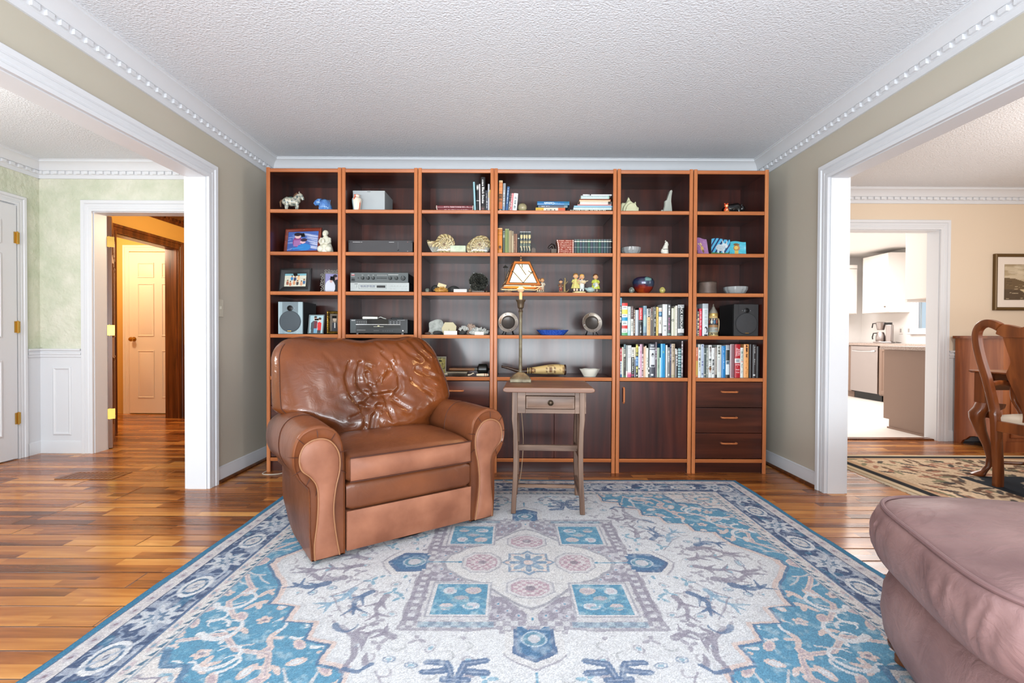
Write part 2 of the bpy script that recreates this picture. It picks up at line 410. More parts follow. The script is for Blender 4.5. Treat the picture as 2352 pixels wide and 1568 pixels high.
# wainscot: chair rail, panelling, picture-frame moulding
def wains(name, axis, face, sgn, a, b, panels, mat=TRIMM, rail=.88):
    mb = MB()
    def bx(p0, p1, d, z0, z1, d0=0):
        lo, hi = sorted((face + sgn * d0, face + sgn * d))
        if axis == 'x': mb.box(p0, p1, lo, hi, z0, z1)
        else: mb.box(lo, hi, p0, p1, z0, z1)
    fn = (lambda p, q, d: (p, face + sgn * d, q)) if axis == 'x' else (lambda p, q, d: (face + sgn * d, p, q))
    W = [(0, 0), (.016, 0), (.016, .085), (.012, .1), (.006, .104), (.006, rail - .075), (.014, rail - .07), (.014, rail - .052), (.021, rail - .048), (.021, rail - .034), (.014, rail - .03), (.016, rail - .018), (.028, rail - .014), (.028, rail), (0, rail)]
    mb.rings([[fn(p, q, d) for d, q in W] for p in (a, b)])
    for p0, p1, z0, z1 in panels: rframe(mb, fn, [(0, .005), (-.004, .013), (-.014, .017), (-.026, .010), (-.028, .005)], p0, p1, z0, z1)
    return struct(name, mb, mat, angle=20)
wains('trim_7', 'x', FY, -1, FX, DX0 - .09, [(FX + .11, FX + .27, .15, .73)]); wains('trim_8', 'y', FX, 1, 3.965, FY, [])
wains('trim_9', 'x', FY, -1, DX1 + .09, XL - .12, [])
# white six-panel door of the foyer closet, hung on brass hinges
def six_panel(mb, w, h, t=.035):
    """slab from x 0..w, thickness in y, both faces with raised panels"""
    mb.box(0, w, 0, t, 0, h); st = .11 * w / .76; mid = .09; cw = (w - 2 * st - mid) / 2
    for z0, z1 in ((.19, .79), (.965, h - .39), (h - .32, h - .13)):
        for k in (0, 1):
            x0 = st + k * (cw + mid); x1 = x0 + cw
            for y, s in ((0, -1), (t, 1)):
                fn = lambda p, q, d, y=y, s=s: (p, y + s * d, q)
                rframe(mb, fn, [(0, -.001), (-.004, .008), (-.012, .008), (-.02, -.001)], x0, x1, z0, z1)
                i = .045
                lo = [(x0 + .022, y, z0 + .022), (x1 - .022, y, z0 + .022), (x1 - .022, y, z1 - .022), (x0 + .022, y, z1 - .022)]
                hi = [(x0 + i, y + s * .006, z0 + i), (x1 - i, y + s * .006, z0 + i), (x1 - i, y + s * .006, z1 - i), (x0 + i, y + s * .006, z1 - i)]
                mb.rings([lo, hi], True, False, True)
    return mb
def hinge(parent, loc, rotz=0, wd=.03):
    mb = MB(); mb.box(-wd, wd, -.002, .001, -.045, .045); mb.lathe([(.006, -.05), (.006, .05)], (0, -.006, 0), 10)
    o = obj('hinge', mb, BRASS, parent, loc=loc, rot=(0, 0, rotz)); return o
d = struct('door_4', six_panel(MB(), .82, 2.015), TRIMM, angle=20)
d.location = (FX - .012, 3.868, .008); d.rotation_euler = (0, 0, -pi / 2)
for z in (.32, 1.05, 1.76): hinge(d, (0, .037, z), pi, .022)
# ---------------- golden hall ----------------
HB = 6.2
mb = MB(); mb.box(-4.12, -4.0, FY + .12, 4.88, 0, H); mb.box(-4.12, -4.0, 4.88, 5.80, 2.03, H); mb.box(-4.12, -4.0, 5.80, HB + .12, 0, H)
struct('wall_hall_left', mb, GOLD); struct('wall_hall_back', B(-4.0, -1.4, HB, HB + .12, 0, H), GOLD)
struct('wall_hall_right', B(-1.5, -1.4, FY + .12, HB, 0, H), GOLD)
mb = MB(); mb.box(-3.99, DX0 - .02, FY + .121, FY + .125, 0, H); mb.box(DX1 + .02, -1.5, FY + .121, FY + .125, 0, H); mb.box(DX0 - .02, DX1 + .02, FY + .121, FY + .125, 2.06, H); struct('wall_hall_front', mb, GOLD)
opening('door_5', -4.12, -4.0, 4.88, 5.80, 2.03, mat=DARKTRIM)
crown('trim_10', 'y', -4.0, 1, FY + .13, HB, mat=DARKTRIM); crown('trim_11', 'x', HB, -1, -4.0, -1.5, mat=DARKTRIM)
wains('trim_12', 'y', -4.0, 1, 5.90, HB, [], mat=DARKTRIM); wains('trim_13', 'y', -4.0, 1, FY + .13, 4.78, [], mat=DARKTRIM); wains('trim_14', 'x', HB, -1, -3.98, -1.5, [], mat=DARKTRIM)
# brown door swung open into the hall, seen along its edge
d = struct('door_6', six_panel(MB(), .76, 2.02), wood('stained_door', (84, 46, 20), (112, 66, 30), (140, 86, 42), 'z', 5, .3), angle=20)
d.location = (-3.490, FY + .154, .008); d.rotation_euler = (0, 0, math.radians(128))
for z in (.30, 1.03, 1.80): hinge(d, (-.003, .018, z), pi / 2, .036)
# back hall with the cream door
CREAM = pmat('cream_paint', (232, 214, 186), .5)
struct('wall_back_hall', B(-5.6, -4.12, 6.12, 6.24, 0, H), GOLD); struct('wall_back_hall_left', B(-5.7, -5.6, 4.2, 6.2, 0, H), GOLD); struct('wall_back_hall_near', B(-5.6, -4.12, 4.2, 4.3, 0, H), GOLD)
d = struct('door_7', six_panel(MB(), .72, 2.02), CREAM, angle=20); d.location = (-4.80, 6.085, .012)
mb = MB(); mb.lathe([(.028, 0), (.028, .004), (.010, .006), (.010, .03), (.022, .036), (.029, .05), (.024, .064), (.006, .07)], (0, 0, 0), 18)
obj('door_knob', mb, BRASS, d, loc=(.06, 0, .93), rot=(pi / 2, 0, 0))
for z in (.25, 1.0, 1.75): hinge(d, (.722, -.003, z), 0, .012)
mb = MB(); casing(mb, 6.12, -1, -4.815, -4.065, 2.045, wd=.08, axis='y'); struct('trim_15', mb, CREAM, angle=20)
# ---------------- dining room ----------------
DY, KX0, KX1, DXR = 4.70, 3.15, 4.165, 5.5
mb = MB(); mb.box(XR + .105, KX0, DY, DY + .12, 0, H); mb.box(KX0, KX1, DY, DY + .12, 2.06, H); mb.box(KX1, DXR + .1, DY, DY + .12, 0, H); struct('wall_dining_back', mb, TAN)
mb = MB(); mb.box(DXR, DXR + .1, -1, .5, 0, H); mb.box(DXR, DXR + .1, 2.7, DY, 0, H); mb.box(DXR, DXR + .1, .5, 2.7, 0, .6); mb.box(DXR, DXR + .1, .5, 2.7, 2.2, H); struct('wall_dining_right', mb, TAN)
struct('wall_dining_front', B(XR + .105, DXR, -1, YF, 0, H), TAN)
mb = MB(); mb.box(XR + .105, XR + .109, RJ + .1, DY, 0, H); struct('wall_dining_left', mb, TAN)
crown('trim_16', 'x', DY, -1, XR + .105, DXR); opening('door_8', DY + .12, DY, KX0, KX1, 2.06, axis='y')
wains('trim_17', 'x', DY, -1, KX1 + .09, DXR, [(KX1 + .16, KX1 + .55, .2, .74)], mat=TRIMM)
struct('trim_18', B(KX0, KX1, DY + .02, DY + .10, 0, .012), DARKTRIM)
# ---------------- kitchen shell ----------------
KXR, KYB = 6.35, 8.75
mb = MB(); mb.box(KXR, KXR + .1, DY + .12, 7.0, 0, H); mb.box(KXR, KXR + .1, 7.0, 7.58, 0, 1.1); mb.box(KXR, KXR + .1, 7.0, 7.58, 2.1, H); mb.box(KXR, KXR + .1, 7.58, KYB + .1, 0, H); struct('wall_kitchen_right', mb, KIT)
struct('wall_kitchen_back', B(2.3, KXR, KYB, KYB + .1, 0, H), KIT); struct('wall_kitchen_left', B(2.3, 2.4, DY + .12, KYB, 0, H), KIT)
mb = MB(); mb.box(2.4, KX0, DY + .121, DY + .126, 0, H); mb.box(KX1 + .02, KXR, DY + .121, DY + .126, 0, H); struct('wall_kitchen_front', mb, KIT)
mb = MB(); rframe(mb, lambda p, q, d: (KXR + d, p, q), [(0, 0), (0, .03), (-.05, .03), (-.05, 0)], 7.0, 7.58, 1.1, 2.1); mb.box(KXR, KXR + .028, 7.05, 7.53, 1.58, 1.62)
casing(mb, KXR, -1, 7.02, 7.56, 2.08, wd=.07, foot=1.08); mb.box(KXR - .05, KXR, 6.93, 7.66, 1.06, 1.09); struct('window_2', mb, TRIMM, angle=20)

PANE = pmat('window_glass', (245, 250, 250), .02, trans=1, ior=1.02, spec=.3)
struct('window_2_pane', B(KXR + .012, KXR + .016, 7.05, 7.53, 1.15, 2.05), PANE)
mb = MB(); fn = lambda p, q, d: (DXR + .03 + d, p, q)
for y0, y1 in ((.5, 1.6), (1.6, 2.7)): rframe(mb, fn, F4, y0, y1, .6, 2.2); mb.box(DXR + .035, DXR + .07, y0 + .05, y1 - .05, 1.38, 1.42)
struct('window_3', mb, TRIMM)
# ================= the wall of six bookcase units =================
BY, BD = 3.535, .40             # front plane and depth
MAHO = wood('dark_mahogany', (40, 15, 12), (62, 25, 19), (82, 36, 25), 'z', 4, .33, coat=.25, bump=.05)
MAHOX = wood('dark_mahogany_drawer', (44, 17, 12), (66, 28, 19), (88, 42, 27), 'x', 4, .33, coat=.25, bump=.05)
EDGE = wood('cherry_edge_vertical', (160, 90, 50), (184, 110, 64), (200, 128, 80), 'z', 4, .38, bump=.04)
EDGEX = wood('cherry_edge_level', (160, 90, 50), (184, 110, 64), (200, 128, 80), 'x', 4, .38, bump=.04)
SH = [None, 1.922, 1.613, 1.323, 1.010, .702]       # tops of the shelves 1..5
BOT = .104                                          # top of the bottom board
TOPZ = 2.221
UX = [(-1.790, -1.243), (-1.239, -.687), (-.683, -.130), (-.128, .766), (.771, 1.324), (1.330, 1.876)]
UL = ['leftmost dark wood bookcase unit with framed photos, speaker and figurines', 'dark wood bookcase unit holding the stereo components, second from left',
      'dark wood bookcase unit holding minerals and ammonites, third from left', 'widest dark wood bookcase unit, behind the lit table lamp',
      'dark wood bookcase unit with one cupboard door and two full rows of books', 'rightmost dark wood bookcase unit with three drawers and black speaker']
def pull(parent, x, z, vert=False, y=BY - .001):
    mb = MB(); L = .055
    pts = [(-L, 0, 0), (-L, -.018, 0), (-L + .008, -.026, 0), (L - .008, -.026, 0), (L, -.018, 0), (L, 0, 0)]
    if vert: pts = [(0, p[1], p[0]) for p in pts]
    mb.tube([(x + p[0], y + p[1], z + p[2]) for p in pts], .0065, 8)
    return obj('handle', mb, EDGE, parent, label='reddish wooden bar handle')
def slab(x0, x1, z0, z1, t=.019, y=BY + .012):
    return B(x0, x1, y, y + t, z0, z1)
def bookcase(i):
    x0, x1 = UX[i]; r = thing('bookcase', UL[i], 'bookcase', (0, 0, 0), group='bookcase units'); T = .0255
    for a in (x0, x1 - T):
        q = obj('side_panel', B(a, a + T, BY + .012, BY + BD, 0, TOPZ), MAHO, r)
        mb = MB(); P = [(a, BY + .012), (a, BY + .003), (a + .004, BY), (a + T - .004, BY), (a + T, BY + .003), (a + T, BY + .012)]
        mb.prism(P, 0, TOPZ + .003, 'z'); obj('edge_strip', mb, EDGE, q, label='lighter reddish edge strip')
    X0, X1 = x0 + T, x1 - T
    obj('back_panel', B(X0, X1, BY + BD - .012, BY + BD - .004, .0, TOPZ - .01), MAHO, r)
    for nm, z in [('top_board', TOPZ - .002)] + [('shelf', s) for s in SH[1:]] + [('bottom_board', BOT)]:
        g = .0 if nm == 'top_board' else .0015
        q = obj(nm, B(X0 + g, X1 - g, BY + .016, BY + BD - .013, z - .026, z), MAHOX, r)
        P = [(BY + .016, z - .026), (BY + .008, z - .0255), (BY + .005, z - .021), (BY + .005, z - .009), (BY + .004, z - .007), (BY + .004, z - .004), (BY + .008, z), (BY + .016, z)]
        obj('edge_strip', MB().prism(P, X0 + g, X1 - g, 'x'), EDGEX, q, label='lighter reddish edge strip')
    obj('toe_kick', B(X0, X1, BY + .03, BY + .045, 0, BOT - .026), MAHOX, r)
    z0, z1 = BOT + .003, SH[5] - .029
    if i in (0, 2, 5):
        n = 3; h = (z1 - z0) / n
        for k in range(n):
            q = obj('drawer', slab(X0 + .002, X1 - .002, z0 + k * h + .002, z0 + (k + 1) * h - .002), MAHOX, r, bevel=.0015)
            pull(q, (X0 + X1) / 2, z0 + (k + .62) * h, y=BY + .012)
    elif i == 3:
        xm = (X0 + X1) / 2 + .0
        for a, b, h in ((X0 + .002, xm - .001, xm - .04), (xm + .001, X1 - .002, xm + .04)):
            q = obj('door', slab(a, b, z0, z1), MAHO, r, bevel=.0015)
    else:
        q = obj('door', slab(X0 + .002, X1 - .002, z0, z1), MAHO, r, bevel=.0015); pull(q, X0 + .03, z1 - .10, True, BY + .012)
    return r
for i in range(6): bookcase(i)
# ================= the large blue and cream rug =================
RCX, RCY, RW, RH = .08, 2.12, 1.495, 1.235
def rug():
    st = .004; nx = int(2 * RW / st) + 1; ny = int(2 * RH / st) + 1
    xs = np.linspace(-RW, RW, nx); ys = np.linspace(-RH, RH, ny); X, Y = np.meshgrid(xs, ys); U, V = np.abs(X), np.abs(Y)
    rg = np.random.RandomState(5)
    def vn(sc, seed, a=X, b=Y):          # smooth value noise
        r = np.random.RandomState(seed); g = r.rand(90, 90); i = (a + 3) * sc; j = (b + 3) * sc
        i0 = np.floor(i).astype(int); j0 = np.floor(j).astype(int); fi, fj = i - i0, j - j0
        fi = fi * fi * (3 - 2 * fi); fj = fj * fj * (3 - 2 * fj); q = lambda m, n: g[m % 90, n % 90]
        return (q(i0, j0) * (1 - fi) + q(i0 + 1, j0) * fi) * (1 - fj) + (q(i0, j0 + 1) * (1 - fi) + q(i0 + 1, j0 + 1) * fi) * fj
    CR, TE, NV, MV, PK, GY, LB = (214, 215, 216), (98, 152, 180), (96, 118, 150), (148, 143, 156), (214, 194, 186), (176, 178, 180), (140, 172, 194)
    A = np.zeros((ny, nx, 3)); A[:] = CR
    def put(m, c, al=1.0):
        A[m] = A[m] * (1 - al) + np.array(c, float) * al
    # hand-drawn wobble of the quarter coordinates
    wu = U + (vn(14, 1, U, V) - .5) * .016; wv = V + (vn(14, 2, U, V) - .5) * .016
    def poly(P, a=None, b=None):
        a = wu if a is None else a; b = wv if b is None else b; ins = np.zeros(a.shape, bool); n = len(P)
        for i in range(n):
            (x1, y1), (x2, y2) = P[i], P[(i + 1) % n]
            if abs(y1 - y2) < 1e-9: continue
            ins ^= ((y1 > b) != (y2 > b)) & (a < (x2 - x1) * (b - y1) / (y2 - y1) + x1)
        return ins
    def seg(P, wd, a=None, b=None, taper=False):
        a = wu if a is None else a; b = wv if b is None else b; m = np.zeros(a.shape, bool); n = len(P) - 1
        for k, ((x1, y1), (x2, y2)) in enumerate(zip(P[:-1], P[1:])):
            dx, dy = x2 - x1, y2 - y1; L = dx * dx + dy * dy + 1e-12; t = np.clip(((a - x1) * dx + (b - y1) * dy) / L, 0, 1)
            w = wd * (1 - .75 * (k + t) / n) if taper else wd
            m |= (a - x1 - t * dx) ** 2 + (b - y1 - t * dy) ** 2 < (w / 2) ** 2
        return m
    def ell(cx, cy, rx, ry, ang=0, a=None, b=None):
        a = wu if a is None else a; b = wv if b is None else b; ca, sa = math.cos(ang), math.sin(ang); dx, dy = a - cx, b - cy
        return ((dx * ca + dy * sa) / rx) ** 2 + ((-dx * sa + dy * ca) / ry) ** 2
    def curl(cx, cy, r, a0, a1, n=9, sh=.55):
        return [(cx + r * (1 - sh * k / n) * math.cos(a0 + (a1 - a0) * k / n), cy + r * (1 - sh * k / n) * math.sin(a0 + (a1 - a0) * k / n)) for k in range(n + 1)]
    D = np.minimum(RW - U, RH - V)
    # inner field: blue ground, stepped cream field
    put(D > .318, TE)
    FIELD = [(0, 0), (1.10, 0), (1.10, .03), (.96, .20), (.95, .33), (.85, .34), (.84, .43), (.74, .44), (.73, .53), (.65, .56), (.645, .65), (.56, .67), (.55, .76), (.47, .78), (.46, .93), (0, .93)]
    lim = (D > .318)
    put(poly([(x * 1.035, y * 1.035) for x, y in FIELD]) & lim, NV, .75); put(poly([(x * 1.022, y * 1.022) for x, y in FIELD]) & lim, PK); put(poly(FIELD) & lim, (206, 208, 210)); put(poly([(x * .978, y * .972) for x, y in FIELD]) & lim, CR)
    # corner medallions
    CM = [(1.3, 1.0), (1.3, .60), (1.17, .61), (1.13, .68), (1.06, .68), (1.04, .76), (.93, .77), (.86, 1.0)]
    put(poly([(x - .02, y - .02) for x, y in CM]) & lim, NV, .6); put(poly(CM) & lim, (214, 208, 204))
    # blobs and arabesques on the blue ground
    blue = lim & ~poly([(x * 1.04, y * 1.04) for x, y in FIELD]) & ~poly([(x - .025, y - .025) for x, y in CM])
    pts = []
    for k in range(1600):
        p = (rg.uniform(.35, 1.19), rg.uniform(0, .93))
        if all((p[0] - q[0]) ** 2 + (p[1] - q[1]) ** 2 > .0040 for q in pts): pts.append(p)
    for k, (x, y) in enumerate(pts):
        a = rg.uniform(0, pi); t = k % 6
        if t < 2:
            e = ell(x, y, .034, .018, a); put((e < 1) & blue, PK); put((e < .4) & blue, (190, 172, 176) if k % 2 else CR)
        elif t == 2:
            for j in range(3): put((ell(x + .024 * math.cos(a + j * 1.1), y + .024 * math.sin(a + j * 1.1), .028, .010, a + j * 1.1) < 1) & blue, PK)
        elif t == 3: put(seg(curl(x, y, .045, a, a + 4), .014, taper=True) & blue, CR)
        elif t == 4:
            for j in range(5): put((ell(x + .016 * math.cos(j * 1.257 + a), y + .016 * math.sin(j * 1.257 + a), .011, .009) < 1) & blue, PK)
            put((ell(x, y, .008, .008) < 1) & blue, MV)
        else: put(seg([(x - .05 * math.cos(a), y - .05 * math.sin(a)), (x, y + .008), (x + .05 * math.cos(a), y + .05 * math.sin(a))], .009) & blue, (196, 196, 198)); 
    for P in ([(1.17, .12), (1.10, .22), (1.13, .32), (1.05, .42)], [(1.16, .55), (1.03, .52), (.95, .60), (.84, .62), (.80, .72)], [(.62, .88), (.70, .80), (.78, .85), (.82, .78)]):
        put(seg(P, .020) & blue, PK); put(seg(P, .007) & blue, (186, 172, 176))
    for c in ((1.10, .30), (.98, .62), (.70, .80), (1.05, .48)): put(seg(curl(c[0], c[1], .075, .5, 5.6), .022, taper=True) & blue, CR)
    cor = poly(CM) & lim
    for k in range(60):
        x, y, a = rg.uniform(.9, 1.18), rg.uniform(.62, .92), rg.uniform(0, pi)
        put((ell(x, y, .018, .008, a) < 1) & cor, [MV, PK, TE, LB][k % 4], .75)
    put(seg([(1.18, .72), (1.10, .72), (1.10, .80), (1.0, .80), (1.0, .92)], .008) & cor, MV); put((ell(1.11, .84, .06, .035) < 1) & cor, TE, .8); put((ell(1.11, .84, .04, .022) < 1) & cor, PK)
    # sprays of leaves and small flowers on the cream field
    inf = poly([(x * .95, y * .95) for x, y in FIELD]) & lim & ~poly([(0, 0), (.66, 0), (.66, .12), (.48, .12), (.48, .52), (.13, .52), (.13, .70), (0, .70)])
    pts = []
    for k in range(2200):
        p = (rg.uniform(0, 1.06), rg.uniform(0, .92))
        if all((p[0] - q[0]) ** 2 + (p[1] - q[1]) ** 2 > .0030 for q in pts): pts.append(p)
    for k, (x, y) in enumerate(pts):
        a = rg.uniform(0, pi); c = [MV, NV, GY, TE, MV, (160, 154, 164)][k % 6]
        if k % 3 == 0:
            for j in range(3): put((ell(x + .018 * math.cos(a + j * 2.1), y + .018 * math.sin(a + j * 2.1), .016, .008, a + j * 2.1) < 1) & inf, c, .65)
        elif k % 3 == 1:
            e = ell(x, y, .022, .016, a); put((e < 1) & (e > .5) & inf, c, .55); put((e < .22) & inf, TE, .5)
        else: put(seg(curl(x, y, .03, a, a + 2.6), .008) & inf, c, .6)
    def leaf(P, c, w=.05, al=.85):
        put(seg(P, w, taper=True) & lim, c, al)
        for k in range(len(P) - 1):
            (x1, y1), (x2, y2) = P[k], P[k + 1]
            for s in (-1, 1):
                mx, my = (x1 + x2) / 2, (y1 + y2) / 2; dx, dy = x2 - x1, y2 - y1; L = math.hypot(dx, dy) + 1e-6
                put(seg([(mx, my), (mx + s * -dy / L * .045 + dx * .5, my + s * dx / L * .045 + dy * .5)], .018, taper=True) & lim, c, al)
    leaf([(.73, .03), (.80, .06), (.87, .06), (.94, .10)], MV, .03); leaf([(.77, .14), (.83, .16), (.88, .13), (.97, .06)], MV, .045); leaf([(.82, .19), (.88, .22), (.95, .18)], NV, .045)
    for P in ([(.54, .46), (.60, .50), (.55, .58), (.52, .66)], [(.66, .47), (.60, .53), (.57, .62), (.58, .69)]): put(seg(P, .022), MV, .8)
    put(seg([(.56, .48), (.54, .60), (.56, .66)], .020), CR); put(seg([(.50, .66), (.53, .70), (.58, .68)], .016), NV, .85); put(seg(curl(.63, .46, .05, 0, 3.2), .02, taper=True), NV, .7)
    leaf([(.46, .53), (.52, .50), (.58, .54)], MV, .03); leaf([(.62, .25), (.66, .32), (.64, .40)], NV, .035); leaf([(.70, .22), (.72, .30), (.78, .36)], LB, .03); leaf([(.55, .28), (.57, .36), (.55, .43)], MV, .03)
    put(seg([(.64, .12), (.76, .28), (.66, .42)], .006), MV, .7); put(seg([(.48, .70), (.40, .82), (.36, .93)], .007), MV, .7)
    # knotted H shapes
    for x in (.155, .245, .335): pass
    for P in ([(.15, .65), (.21, .66), (.23, .72), (.21, .80), (.16, .80)], [(.33, .65), (.27, .66), (.25, .72), (.27, .80), (.32, .80)], [(.20, .725), (.28, .725)], [(.18, .76), (.30, .76)], [(.20, .69), (.15, .70)], [(.28, .69), (.34, .70)]):
        put(seg(P, .026), NV, .88); put(seg(P, .006), (190, 196, 206), .5)
    put(seg(curl(.12, .82, .05, 0, 4.5), .014), MV, .8); put(seg(curl(.36, .82, .05, 3, -1.5), .014), MV, .8)
    # ---- central medallion ----
    B1 = [(0, .50), (.115, .50), (.115, .48), (.45, .48), (.45, .13), (.47, .13), (.47, 0), (0, 0)]
    put(poly([(x * 1.03, y * 1.03) for x, y in B1]), (160, 156, 166), .8); put(poly(B1), (200, 200, 202))
    t = ((np.floor(U / .026) + np.floor(V / .026)) % 2) == 0
    ring = poly(B1) & ~poly([(0, .44), (.40, .44), (.40, 0), (0, 0)]); put(ring & t, MV, .7)
    put((U > .405) & (V > .10) & (V < .44) & (U < .46), MV, .75); put((U > .135) & (U < .40) & (V > .445) & (V < .475), TE, .35)
    put((U > .412) & (V > .10) & (V < .44) & (U < .453) & (np.mod(V, .044) < .022) & (np.abs(U - .4325) < .012), CR, .8)
    put(poly([(0, .44), (.40, .44), (.40, 0), (0, 0)]), (205, 204, 204))
    for P in ([(.02, .44), (.155, .44), (.155, .27), (.10, .29), (.02, .40)], [(.40, .02), (.40, .165), (.24, .165), (.27, .10), (.36, .02)]): put(poly(P), MV, .85)
    for x, y in ((.05, .41), (.09, .38), (.125, .41), (.125, .33), (.37, .06), (.37, .12), (.33, .10), (.29, .14)):
        put(ell(x, y, .013, .013) < 1, (196, 192, 200), .8); put(ell(x, y, .005, .005) < 1, TE)
    n = vn(60, 4, U, V); md = poly([(0, .44), (.40, .44), (.40, 0), (0, 0)])
    put(md & (n > .70), (196, 194, 200), .8)
    G = [(0, .36), (.05, .33), (.12, .25), (.16, .20), (.25, .15), (.34, .06), (.37, 0), (0, 0)]
    put(poly([(x * 1.05, y * 1.05) for x, y in G]), (165, 165, 172)); put(poly(G), (212, 211, 209))
    put((np.abs(U - .27) < .118) & (np.abs(V - .295) < .122), (170, 170, 178)); put((np.abs(U - .27) < .110) & (np.abs(V - .295) < .115), (210, 208, 208)); sq = (np.abs(U - .27) < .100) & (np.abs(V - .295) < .105); put(sq, TE)
    for x, y, c in ((.225, .35, CR), (.315, .35, PK), (.225, .24, PK), (.315, .24, CR), (.27, .295, GY)):
        e = ell(x, y, .030, .024); put((e < 1) & sq, c, .9); put((e < .3) & sq, (188, 178, 186), .8)
    put(sq & (vn(45, 9, U, V) > .68), (126, 172, 190), .8)
    for cx, cy, hw, hh in ((.205, 0, .088, .095), (0, .215, .095, .078)):
        o = np.maximum(np.maximum(np.abs(wu - cx) / hw, np.abs(wv - cy) / hh), (np.abs(wu - cx) / hw + np.abs(wv - cy) / hh) / 1.45)
        put(o < 1, (178, 178, 184)); put(o < .9, (208, 206, 206)); put(o < .76, (186, 160, 170)); put((o < .70) & ((np.floor((wu - cx) / .016) + np.floor((wv - cy) / .016)) % 2 == 0), (208, 200, 200)); put(o < .22, (150, 140, 150))
    st8 = np.minimum(U + V, np.maximum(U, V) * 1.35); put(st8 < .118, (140, 160, 180)); put(st8 < .100, (214, 210, 204)); put((st8 < .085) & (np.abs(U - V) < .022), (144, 168, 188)); put((st8 < .09) & (np.minimum(U, V) < .013), (128, 154, 178)); put((st8 < .108) & (np.mod(np.arctan2(V, U) * 8 / pi, 1) < .3) & (st8 > .088), PK); put(ell(0, 0, .022, .022, 0, U, V) < 1, PK)
    # blue pendants at the four tips
    for P, I in (([(0, .695), (.098, .62), (.098, .505), (0, .505)], [(0, .655), (.072, .605), (.072, .485), (.05, .485), (.03, .505), (0, .505)]), ([(.655, 0), (.585, .115), (.46, .115), (.46, 0)], [(.622, 0), (.565, .088), (.445, .088), (.46, .03), (.45, 0)])):
        put(poly(P), (172, 170, 178)); put(poly([(x * .985 if x > .1 else x, y * .985 if y > .15 else y) for x, y in P]), (212, 211, 210)); put(poly(I), NV); put(poly([(x * .97 if x > .4 else x * .82, y * .98 if y > .4 else y * .8) for x, y in I]), (88, 124, 158))
    for cx, cy in ((0, .545), (.50, 0)):
        e = ell(cx, cy, .048, .044); put(e < 1, (176, 192, 204)); put(e < .75, (104, 146, 168)); put(e < .3, (196, 196, 200))
    # ---- borders ----
    put((D < .318) & (D > .253), (212, 207, 203))
    s = np.where(RW - U < RH - V, Y, X)
    put((D < .318) & (D > .309), (150, 160, 172)); tri = (np.mod(s, .042) / .042); put((D > .286) & (D < .307) & (tri < (D - .286) / .021 * .9), (92, 122, 144))
    sx = (np.mod(s, .105) - .0525); put((D > .258) & (D < .284) & ((sx / .034) ** 2 + ((D - .271) / .010) ** 2 < 1), (188, 172, 176), .8); put((D > .258) & (D < .284) & ((sx / .012) ** 2 + ((D - .271) / .006) ** 2 < 1), TE, .6)
    put((D < .253) & (D > .247), NV); put((D < .247) & (D > .088), (82, 98, 128))
    bd = (D < .243) & (D > .092); nn = vn(34, 6); n2 = vn(20, 8)
    put(bd & (nn > .60) & (nn < .72), (150, 164, 184), .9); put(bd & (n2 > .70), (182, 188, 198), .75); put(bd & (n2 < .26), (70, 118, 150), .7)
    per = .425; q = np.mod(s, per) - per / 2; dd = (D - .168)
    for o, rx, ry, cs in ((0, .082, .052, ((1, CR), (.74, (96, 124, 152)), (.56, (206, 202, 200)), (.22, (128, 132, 150)))), (per / 2, .062, .062, ((1, (196, 200, 206)), (.5, (110, 134, 158)), (.2, CR)))):
        qq = np.mod(q - o + per / 2, per) - per / 2
        ang = np.arctan2(dd, qq); e = np.sqrt((qq / rx) ** 2 + (dd / ry) ** 2)
        if o: e = e * (1 + .28 * np.cos(8 * ang))
        for k, c in cs: put(bd & (e < k), c)
    cq = np.mod(q - per / 4 + per / 2, per) - per / 2
    for sgn in (1, -1):
        cv = np.abs(dd - sgn * .045 * np.sin(q * 2 * pi / per * 1.0 + (0 if sgn > 0 else pi))); put(bd & (cv < .007), (176, 184, 196), .85)
    put((D < .092) & (D > .086), (66, 80, 108)); put((D < .086) & (D > .032), (206, 200, 199)); sx = np.mod(s, .085) - .0425
    put((D < .078) & (D > .042) & ((sx / .026) ** 2 + ((D - .06) / .013) ** 2 < 1), (178, 172, 182), .7); put((D < .07) & (D > .05) & ((sx / .008) ** 2 + ((D - .06) / .006) ** 2 < 1), (140, 120, 130), .8)
    put((D < .036) & (D > .030), (96, 104, 130)); put(D < .030, (66, 126, 160))
    # worn print: the ground shows through in fine flecks
    wn_ = (vn(38, 31) * .5 + vn(70, 32) * .5); wm = np.clip((wn_ - .56) * 5, 0, 1)[..., None] * .42 * (D > .03)[..., None]; A = A * (1 - wm) + np.array(CR, float) * wm
    wm = np.clip((.40 - wn_) * 5, 0, 1)[..., None] * .10; A = A * (1 - wm) + np.array(MV, float) * wm
    # pile: worn, slightly streaked colour
    A *= (1 + (rg.rand(ny, nx, 1) - .5) * .16); A = A * .93 + A.mean(2, keepdims=True) * .07
    A = np.clip(A, 0, 255) / 255; L = np.where(A <= .04045, A / 12.92, ((A + .055) / 1.055) ** 2.4)
    Z = .0068 + (vn(9, 12) - .5) * .002 + (rg.rand(ny, nx) - .5) * .0012
    Z = np.where(D < .006, Z - .003, Z)
    wob = lambda e, sd: (vn(5, sd, X * 0 + e, e * 0) - .5) * .016
    PX = X + np.clip((U - RW + .05) / .05, 0, 1) * np.sign(X) * wob(Y, 21); PY = Y + np.clip((V - RH + .05) / .05, 0, 1) * np.sign(Y) * wob(X, 22)
    co = np.stack([PX, PY, Z], 2).reshape(-1, 3)
    idx = np.arange(nx * ny).reshape(ny, nx); q = np.stack([idx[:-1, :-1], idx[:-1, 1:], idx[1:, 1:], idx[1:, :-1]], 2).reshape(-1, 4)
